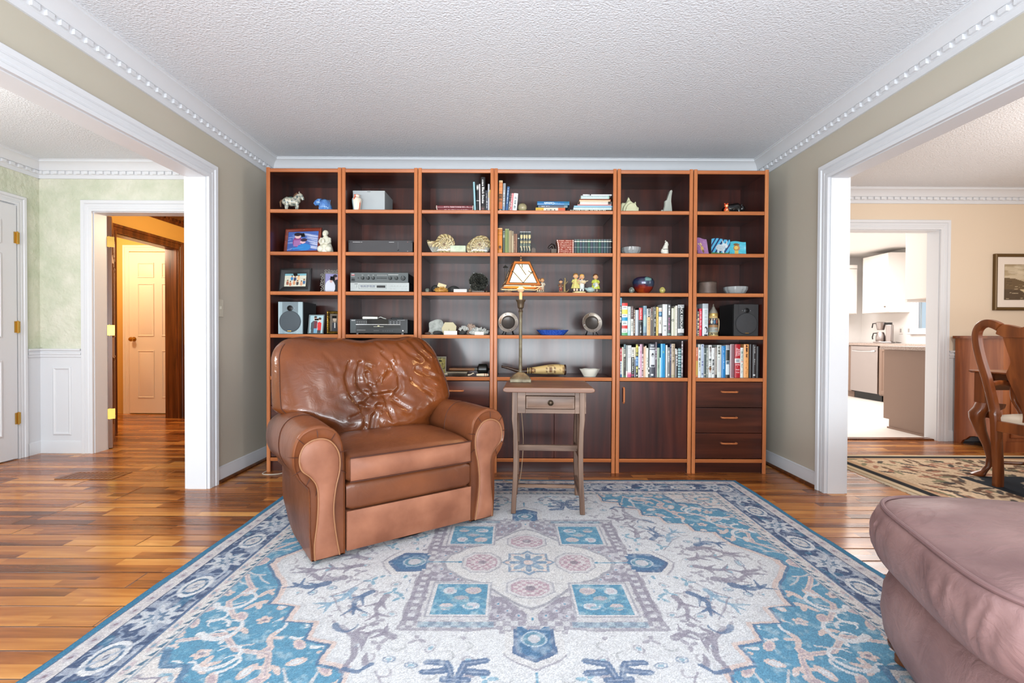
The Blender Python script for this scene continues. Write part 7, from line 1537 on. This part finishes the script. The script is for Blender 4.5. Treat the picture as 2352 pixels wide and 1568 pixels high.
r = fig('china figurine of a child with a grey goose', 1361, 3, .10); base_(r, .05, .03, (120, 110, 84)); child(r, .018, .147, (196, 204, 84), (190, 170, 150), (110, 70, 40), True, apron=(214, 216, 196), stock=(170, 150, 130))
mb = MB(); mb.ell((-.022, -.010, .030), (.034, .018, .019), 18, 12); mb.tube([(-.052, -.010, .034), (-.064, -.010, .042)], [.010, .003], 8); mb.tube([(.004, -.014, .036), (.012, -.018, .056), (.006, -.022, .066)], [.011, .008, .007], 10); mb.ell((.002, -.026, .068), (.010, .008, .008), 10, 8); mb.c = [(170, 192, 188)] * len(mb.v); q = obj('goose', mb, FIG, r); mb = MB().ell((-.010, -.028, .068), (.006, .003, .0025), 8, 6); mb.c = [(206, 140, 60)] * len(mb.v); obj('beak', mb, FIG, q)
PEW = pmat('pewter', (176, 166, 154), .22, metal=.85, var=(14, (130, 120, 112), 4)); PEWD = pmat('dark_pewter', (62, 55, 50), .3, metal=.25)
def plate(lab, px, rotz):
    r = put('pewter_plate', lab, 'plate', px, 4, .10, 'pewter plates on stands', rotz); T = Matrix.Translation((0, -.005, .094)) @ Matrix.Rotation(pi / 2 - .2, 4, 'X'); R = .0755
    q = obj('rim', MB().lathe([(.048, .004), (.052, .009), (.060, .010), (R - .003, .014), (R, .014), (R + .001, .011), (R - .004, .009), (.05, .001)], n=48, cap=False).xf(T), PEW, r); obj('well', MB().lathe([(.0, .0), (.042, .001), (.048, .005), (.046, .0), (0, -.003)], n=40).xf(T), PEWD, r)
    for k in range(4): a = k * pi / 2 + .3; obj('boss', MB().ell((.062 * math.cos(a), .062 * math.sin(a), .013), (.0045, .0045, .003), 10, 6).xf(T), CHROME, r)
    for s in (-1, 1): obj('stand_leg', MB().tube([(s * .030, .03, .06), (s * .036, -.005, .02), (s * .046, -.022, .003)], .003, 6), BLACK, r); obj('stand_leg', MB().tube([(s * .02, .018, .08), (s * .024, .04, .03), (s * .03, .06, .003)], .003, 6), BLACK, r)
plate('pewter plate on a stand behind the lamp column', 1167, math.radians(-6)); plate('pewter plate on a stand at the right end of its shelf', 1358, math.radians(6))
def ruffled(name, lab, cat, px, row, d, R0, R1, h, m, waves, amp, sy=.6):
    r = put(name, lab, cat, px, row, d); N = 72; rows = [(R0, .0), (R0 * 1.04, .004), ((R0 + R1) * .5, h * .5), (R1 * .95, h * .85), (R1, h), (R1 * .96, h), (R1 * .9, h * .82), (R0 * 1.05, .010), (R0 * .5, .007)]
    def ring(R, z): return [(R * (1 + amp * (z / h) * math.cos(waves * 2 * pi * i / N)) * math.cos(2 * pi * i / N), sy * R * (1 + amp * (z / h) * math.cos(waves * 2 * pi * i / N)) * math.sin(2 * pi * i / N), z + amp * .25 * R1 * (z / h) ** 2 * math.cos(waves * 2 * pi * i / N + 1)) for i in range(N)]
    obj('bowl', MB().rings([ring(*q) for q in rows]), m, r, angle=60); return r
ruffled('serving_dish', 'cobalt blue crimped oval dish with white speckles', 'dish', 1268.5, 4, .13, .085, .120, .040, pmat('speckled_cobalt', (28, 62, 156), .14, coat=.5, var=(120, (60, 100, 190), 1)), 22, .035)
r = ruffled('serving_bowl', 'white lobed ceramic bowl at the right end of the fifth shelf', 'bowl', 1354.5, 5, .10, .046, .074, .056, CERW, 6, .05, .8)
def horn():
    r = put('engraved_horn', 'engraved ivory and dark horn lying on the fifth shelf behind the lamp', 'horn', 1226, 5, .14); s = PX(.14)
    X = lambda px: (px - 1226) * s; z = lambda y: (863.2 - y) * s * 1.0
    body = [(1218, 851, 6.5), (1228, 851, 8), (1245, 850, 10), (1262, 849, 11.5), (1280, 848.5, 12), (1292, 849, 11.5), (1296, 849.5, 11)]
    mb = MB(); Q = catmull([(X(a), 0, .042 * 0 + max(z(b), c * s + .001)) for a, b, c in body], 5); rad = [c * s for a, b, c in body]; n = len(Q)
    c = Canvas(90, 40, (206, 178, 122))
    for x in (.12, .5, .84): c.ell(x, .25, .06, .13, (96, 62, 34)); c.ell(x, .25, .035, .08, (176, 140, 90))
    c.ell(.5, .25, .10, .17, (110, 76, 44)); c.ell(.5, .25, .085, .14, (214, 190, 140)); c.ell(.5, .25, .05, .1, (120, 84, 50)); c.line([(.02, .25), (.98, .25)], .02, (110, 76, 44)); c.rect(0, .03, 0, 1, (90, 60, 34)); c.rect(.05, .07, 0, 1, (120, 84, 50)); c.rect(.95, 1, 0, 1, (70, 46, 28))
    for k in range(26): c.ell(rg.random(), rg.random(), .018, .03, (120, 84, 46), .8)
    R = []
    for i, p in enumerate(Q):
        t = i / (n - 1) * (len(body) - 1); k = min(len(body) - 2, int(t)); rr = rad[k] + (rad[k + 1] - rad[k]) * (t - k); R.append([(p.x, rr * math.cos(a), p.z + rr * math.sin(a)) for a in [2 * pi * j / 28 for j in range(28)]])
    mb.rings(R); mb.c = [c.at(i // 28 / n, ((i % 28) / 28 + .25) % 1) for i in range(len(mb.v))]; obj('ivory_body', mb, PAINT, r, angle=60)
    obj('end_cap', MB().lathe([(11 * s, 0), (12.2 * s, .004), (12.2 * s, .012), (10 * s, .016), (0, .017)], (X(1295), 0, z(849.4)), 26, 'x'), pmat('dark_horn', (60, 40, 28), .3), r)
    D = [(1151, 842, 2.2), (1158, 843.5, 2.0), (1170, 846.5, 2.8), (1185, 851, 3.8), (1200, 853.5, 5), (1212, 852.5, 6), (1219, 851.5, 6.6)]; obj('dark_neck', MB().tube([tuple(p) for p in catmull([(X(a), 0, z(b)) for a, b, c_ in D], 4)], [2.2 * s + (k / 24) ** 1.4 * 4.4 * s for k in range(25)], 16), pmat('dark_horn', (60, 40, 28), .3), r)
    for px, q in ((1153, 2.8), (1158, 2.5), (1163, 2.6)): obj('ring', MB().lathe([(q * s, -.003), (q * s * 1.25, 0), (q * s, .003)], (X(px), 0, z(842.5 + (px - 1151) * .23)), 14, 'x'), pmat('dark_horn', (60, 40, 28), .3), r)
    for px in (1212, 1217): obj('ivory_band', MB().lathe([(6.9 * s, -.003), (7.2 * s, 0), (6.9 * s, .003)], (X(px), 0, z(851.6)), 20, 'x'), pmat('ivory_band', (206, 178, 122), .4), r)
horn()
# --- fifth unit ---
def shell_orn():
    r = put('carved_shell', 'pale green layered shell ornament with pointed rim on the top shelf', 'ornament', 1447, 1, .09); m = pmat('celadon_glaze', (206, 206, 170), .3, coat=.3); s = PX(.09)
    L = [[(-22, 0), (-22, 20), (-19, 27), (-14, 27), (-10, 28), (-8, 32), (-5, 40), (-3, 39), (0, 33), (4, 29), (7, 27), (9, 27), (12, 30), (13.5, 28), (14, 22), (17, 18), (20, 16), (20, 10), (21.5, 5), (19, 0)], [(-18, 0), (-18, 12), (-14, 21), (-9, 27), (-4, 31), (0, 30), (5, 26), (10, 25), (13, 20), (15, 13), (17.5, 8), (17, 0)], [(-13, 0), (-13, 9), (-10, 17), (-5, 22), (0, 24), (5, 22), (9, 16), (11, 9), (11, 0)]]
    for P, y in zip(L, (.03, .012, -.004)):
        f = [(p.x * s, 0, max(0, p.y) * s) for p in catmull([(x, z, 0) for x, z in P], 3)][::-1]; obj('layer', MB().rings([[(x * .94, y - .006, z * .95) for x, _, z in f], [(x, y, z) for x, _, z in f], [(x, y + .012, z) for x, _, z in f]]), m, r, angle=40)
    for k in range(4): obj('slot', B(-.026 + k * .016, -.022 + k * .016, -.0085, -.0078, .008, .013), pmat('dark_slot', (70, 70, 56), .6), r)
shell_orn()
r = put('driftwood', 'tall pale grey driftwood piece standing on the top shelf', 'ornament', 1529, 1, .11); s = PX(.11); P = [(-13, 0), (-9, 8), (-6, 20), (-6, 30), (-2, 32), (2, 42), (6, 53), (10, 55), (12, 53), (10, 42), (9, 30), (11, 15), (12.5, 0)]; f = [(x * s, 0, z * s) for x, z in P]; n = len(f)
cxs = [(p[0] * .9, p[2]) for p in f]; obj('stem', MB().rings([[(x * k + (1 - k) * .006, y, z) for x, _, z in f] for k, y in ((.86, -.014), (1, -.006), (1, .010), (.84, .020))]), pmat('bleached_wood', (184, 188, 176), .55, var=(14, (150, 154, 146), 5), stretch=(1, 1, .3)), r, angle=50); obj('knot', MB().ell((-11.5 * s, -.004, 7 * s), (.010, .012, .011), 12, 8), pmat('bleached_wood'), r)
GL = pmat('cut_crystal', (240, 244, 244), .05, trans=.72, ior=1.5, spec=.6)
def crystal(lab, px, row, d, R, h, seed):
    r = put('crystal_bowl', lab, 'bowl', px, row, d, 'cut crystal bowls'); N = 48
    ring = lambda q, z, k: [(q * (1 + k * (i % 4 in (0, 1)) * .05) * math.cos(2 * pi * i / N), q * (1 + k * (i % 4 in (0, 1)) * .05) * math.sin(2 * pi * i / N), z) for i in range(N)]
    obj('bowl', MB().rings([ring(R * .6, 0, 0), ring(R * .74, h * .15, 1), ring(R * .92, h * .6, 1), ring(R, h, 0), ring(R * .95, h, 0), ring(R * .85, h * .55, 0), ring(R * .6, h * .16, 0), ring(.002, h * .14, 0)]), GL, r, angle=15)
    for k in range(8): a = 2 * pi * k / 8; obj('facet', MB().tube([(R * .78 * math.cos(a + t), R * .78 * math.sin(a + t), h * (.2 + .7 * j)) if 0 else (R * (.76 + .2 * j) * math.cos(a + t), R * (.76 + .2 * j) * math.sin(a + t), h * (.2 + .7 * j)) for j, t in ((0, -.2), (.5, .1), (1, .3))], .0022, 5), GL, r)
crystal('cut crystal bowl on the second shelf, in front of the divider', 1447, 2, .12, .074, .057, 1); crystal('low cut crystal bowl on the third shelf of the rightmost unit', 1688, 3, .12, .086, .056, 2)
def bust():
    r = put('horse_bust', 'white ceramic horse head figure with a dark band', 'figurine', 1525, 2, .08); mb = MB(); mb.tube([(.002, 0, .002), (.001, 0, .03), (.004, 0, .055), (.010, 0, .078), (.010, 0, .092)], [.026, .025, .020, .014, .011], 16); mb.tube([(.004, 0, .094), (.012, 0, .090), (.020, 0, .076), (.021, 0, .070)], [.010, .011, .008, .006], 12); q = obj('body', mb, CERW, r)
    for s_ in (-1, 1): obj('ear', MB().tube([(.004, s_ * .005, .100), (.004, s_ * .007, .108)], [.004, .001], 6), CERW, r)
    obj('band', MB().lathe([(.0262, .038), (.0262, .041)], (.001, 0, 0), 24, sx=.92), BLACK, r); obj('rump', MB().ell((-.014, 0, .028), (.016, .02, .022), 14, 10), CERW, r)
bust()
def raku():
    r = put('raku_vase', 'round raku vase with red and blue metallic glaze', 'vase', 1476, 3, .12); pr = [(.034, 0), (.044, .008), (.066, .035), (.080, .07), (.082, .092), (.072, .114), (.052, .126), (.046, .128), (.044, .124), (.05, .118)]; c = Canvas(48, 48, (140, 40, 30)); g = random.Random(3)
    for k in range(14): c.ell(g.random(), .62 + .38 * g.random(), .16, .14, [(170, 60, 24), (120, 26, 34), (190, 84, 30)][k % 3], .5)
    for k in range(40): c.ell(g.random(), .60 * g.random(), .18, .13, [(44, 60, 96), (70, 40, 70), (60, 90, 110)][k % 3], .6)
    c.ell(.80, .44, .06, .10, (130, 176, 170)); n = len(pr) - 1; mb = MB()
    def fn(u, v): k = min(n - 1, int(v * n)); t = v * n - k; R = pr[k][0] * (1 - t) + pr[k + 1][0] * t; z = pr[k][1] * (1 - t) + pr[k + 1][1] * t; return (R * math.cos(2 * pi * u), R * math.sin(2 * pi * u), z)
    mb.grid(fn, 44, n * 3, col=c.at, cu=True); obj('body', mb, pmat('metallic_glaze', (255, 255, 255), .2, attr=True, metal=.3, coat=.5), r); obj('neck', MB().lathe([(.050, .118), (.034, .10), (.002, .09)], n=24), BLACK, r)
raku()
EG = [(1449.5, 'grey speckled stone egg left of the raku vase', (150, 160, 150), (70, 76, 72), .021), (1520, 'yellow marbled stone egg right of the raku vase', (206, 196, 110), (150, 140, 80), .022)]
for px, lab, c1, c2, R in EG: r = put('stone_egg', lab, 'egg', px, 3, .06, 'stone eggs'); obj('egg', MB().lathe([(R * math.sin(pi * k / 14) * (1 if k < 7 else (1 - .10 * (k - 7) / 7)), R * 1.1 * (1 - math.cos(pi * k / 14)) * (1 if k < 7 else 1.0) + .001) for k in range(15)], n=22), pmat('egg_%d' % px, c1, .25, var=(60, c2, 4), coat=.3), r); obj('ring_stand', MB().lathe([(R * .5, 0), (R * .55, .003), (R * .45, .005)], n=18), BRASS, r)
# --- sixth unit ---
r = put('black_figurine', 'black glossy crouching animal figurine on the top shelf', 'figurine', 1680, 1, .12); BG = pmat('black_gloss_ceramic', (24, 24, 25), .14, coat=.5); mb = MB(); mb.tube([(-.07, 0, .03), (-.045, 0, .045), (-.01, 0, .046), (.03, 0, .052), (.052, 0, .046)], [.020, .034, .038, .040, .030], 18); mb.ell((.066, -.004, .048), (.024, .022, .026), 16, 10); q = obj('body', mb, BG, r)
for x, y in ((-.045, -.02), (.03, -.025), (-.045, .02), (.03, .025)): obj('leg', MB().tube([(x, y, .04), (x + .004, y * 1.1, .02), (x + .01, y * 1.2, .009)], [.016, .014, .009], 10), BG, r)
for s in (-1, 1): obj('ear', MB().ell((.060, s * .016, .072), (.006, .005, .009), 8, 6), BG, r)
for k in range(3): obj('stripe', MB().tube([(-.012 + k * .014, -.030 - .006, .030 + .012 * k), (.002 + k * .014, -.036, .050 + .006 * k), (.016 + k * .012, -.030, .066)], .0016, 5), CHROME, r)
r = put('small_doll', 'small orange and cream painted doll in front of the black animal', 'figurine', 1665, 1, .045); c1 = pmat('orange_paint', (214, 84, 44), .35); c2 = pmat('cream_paint_doll', (236, 206, 150), .35); obj('body', MB().lathe([(.012, 0), (.016, .006), (.017, .02), (.012, .032), (.008, .036)], n=18), c1, r); q = obj('head', MB().ell((0, 0, .050), (.015, .014, .015), 16, 10), c1, r); obj('face', MB().ell((0, -.007, .048), (.010, .009, .010), 12, 8), c2, q); obj('belly', MB().ell((0, -.008, .018), (.010, .010, .010), 12, 8), c2, r)
for s in (-1, 1): obj('ear', MB().ell((s * .011, 0, .065), (.005, .003, .005), 8, 6), c1, q); obj('foot', MB().ell((s * .009, -.010, .005), (.008, .010, .005), 10, 6), pmat('yellow_paint_doll', (226, 176, 70), .35), r)
def tile(lab, px, wpx, hpx, canv, rotz, d, row=2, skew=0):
    r = put('painted_tile', lab, 'painted tile', px, row, d, 'painted pottery tiles', rotz); w, h = wpx * PX(d), hpx * PX(d); mb = MB()
    f = lambda u, v: ((u - .5) * w * (1 + .12 * (1 - v)) + skew * v * w, .010 * math.sin(u * 3.0) + .006 * math.sin(v * 4 + u) + v * h * .24 - .010, v * h * (1 + .05 * math.sin(u * 5)))
    canv.sheet(mb, 1, 1, fn=f); q = obj('face', mb, GLOSS, r, angle=80); mb = MB(); mb.grid(lambda u, v: (lambda p: (p[0], p[1] + .006, p[2]))(f(1 - u, v)), 20, 14); e = [f(u / 30, 0) for u in range(31)] + [f(1, v / 20) for v in range(1, 21)] + [f(1 - u / 30, 1) for u in range(1, 31)] + [f(0, 1 - v / 20) for v in range(1, 20)]
    mb.rings([e, [(x, y + .006, z) for x, y, z in e]], True, False, False); obj('slab', mb, pmat('pottery_edge', (150, 130, 120), .5), r, angle=80)
c = Canvas(40, 44, (150, 104, 150)); [c.ell(rg.random(), rg.random(), .1, .06, [(170, 124, 170), (130, 84, 130)][k % 2], .4) for k in range(16)]; c.ell(.55, .62, .12, .16, (196, 160, 96)); c.ell(.45, .40, .10, .10, (206, 176, 130)); c.line([(.40, .40), (.2, .36)], .06, (206, 176, 130)); c.ell(.60, .78, .08, .10, (120, 90, 50)); c.rect(0, 1, .94, 1, (110, 40, 70)); c.line([(.3, .34), (.55, .5)], .03, (60, 40, 50))
tile('purple painted tile with a small tan animal, leftmost of three', 1613, 26, 38, c, math.radians(10), .05, skew=-.10)
c = Canvas(60, 50, (80, 168, 206)); [c.line([(-.3 + k * .22, 1), (.25 + k * .22, 0)], .075, (28, 44, 90), asp=.83) for k in range(7)]; c.rect(0, 1, .84, 1, (70, 120, 60)); c.ell(.5, .55, .24, .20, (196, 206, 210)); c.ell(.72, .40, .14, .15, (196, 206, 210)); [c.line([(.3 + k * .08, .4), (.34 + k * .08, .72)], .018, (70, 100, 130)) for k in range(6)]; c.rect(.34, .42, .62, .86, (196, 206, 210)); c.rect(.58, .66, .62, .86, (196, 206, 210)); c.line([(.64, .26), (.60, .10)], .05, (196, 206, 210)); c.line([(.80, .26), (.84, .10)], .05, (196, 206, 210)); c.rect(0, 1, .94, 1, (110, 40, 30))
tile('blue wavy-striped painted tile with a pale animal, middle of three', 1655, 42, 38, c, math.radians(0), .07)
c = Canvas(44, 44, (70, 176, 196)); [c.ell(rg.random(), rg.random(), .12, .05, [(96, 196, 210), (50, 150, 180)][k % 2], .4, .5) for k in range(18)]; c.ell(.45, .48, .20, .22, (170, 120, 70)); c.ell(.42, .46, .12, .13, (214, 180, 90)); c.rect(.34, .56, .66, 1, (206, 176, 84)); c.ell(.42, .24, .2, .08, (120, 90, 50)); c.rect(.3, .6, .9, .94, (120, 140, 60))
tile('turquoise painted tile with a yellow animal, rightmost of three', 1692, 33, 31, c, math.radians(-8), .06, skew=.06)
r = put('stone_pot', 'plain brown cylindrical stone pot beside the low crystal bowl', 'pot', 1623, 3, .10); obj('body', MB().lathe([(.060, 0), (.066, .006), (.064, .05), (.066, .084), (.063, .088), (.056, .086), (.054, .03), (0, .025)], n=36), pmat('brown_stone_pot', (110, 92, 82), .5, var=(18, (80, 66, 60), 4)), r); obj('rim', MB().lathe([(.062, .084), (.067, .087), (.064, .091), (.058, .089)], n=36, cap=False), pmat('dark_rim', (70, 58, 52), .4), r)
def stein():
    r = put('beer_stein', 'ornate pottery beer stein with a pointed pewter lid', 'stein', 1637.5, 4, .055); s = PX(.055); c = Canvas(64, 56, (176, 160, 120)); g = random.Random(9)
    c.rect(0, 1, .12, .45, (36, 44, 50)); c.rect(0, 1, .45, .58, (150, 110, 70)); c.rect(0, 1, .58, .80, (136, 146, 140)); c.rect(0, 1, 0, .10, (190, 160, 100)); c.rect(0, 1, .94, 1, (190, 156, 90)); c.rect(0, 1, .82, .94, (120, 110, 80))
    for k in range(10): x = k / 10 + .03; c.ell(x, .30, .035, .10, [(206, 206, 190), (70, 110, 140), (170, 80, 60)][k % 3]); c.ell(x, .18, .02, .03, (214, 180, 150))
    for k in range(40): c.ell(g.random(), .84 + .1 * g.random(), .02, .02, [(206, 190, 130), (60, 56, 44)][k % 2])
    for k in range(26): c.ell(g.random(), .6 + .2 * g.random(), .05, .015, [(176, 180, 166), (110, 120, 110), (176, 110, 90)][k % 3], .8)
    h = 46 * s; R = 10 * s; mb = MB(); mb.grid(lambda u, v: ((R * (1.06 - .10 * v + (.06 if v < .06 else 0))) * math.cos(2 * pi * u), (R * (1.06 - .10 * v + (.06 if v < .06 else 0))) * math.sin(2 * pi * u), v * h), 63, 55, col=c.at); mb.add([(R * 1.12 * math.cos(2 * pi * k / 30), R * 1.12 * math.sin(2 * pi * k / 30), .0002) for k in range(30)], [tuple(range(30))[::-1]], (120, 100, 70)); obj('body', mb, PAINT, r)
    obj('gilt_band', MB().lathe([(R, h), (R * 1.02, h + .002), (R * 1.0, h + .018), (R * .96, h + .020)], n=30), pmat('gilt', (196, 166, 100), .3, metal=.7), r)
    obj('lid', MB().lathe([(R * .98, h + .020), (R * .92, h + .026), (R * .72, h + .040), (R * .42, h + .056), (R * .36, h + .062), (R * .22, h + .070), (R * .10, h + .076), (R * .16, h + .080), (R * .02, h + .090)], n=30), pmat('pewter_lid', (170, 166, 154), .3, metal=.7), r); obj('handle', MB().tube([tuple(p) for p in catmull([(R * .8, .01, h * .86), (R * 1.4, .014, h * .84), (R * 1.5, .014, h * .55), (R * 1.3, .012, h * .25), (R * .9, .01, h * .2)], 5)], .005, 8), pmat('tan_handle', (176, 150, 110), .4), r)
stein()
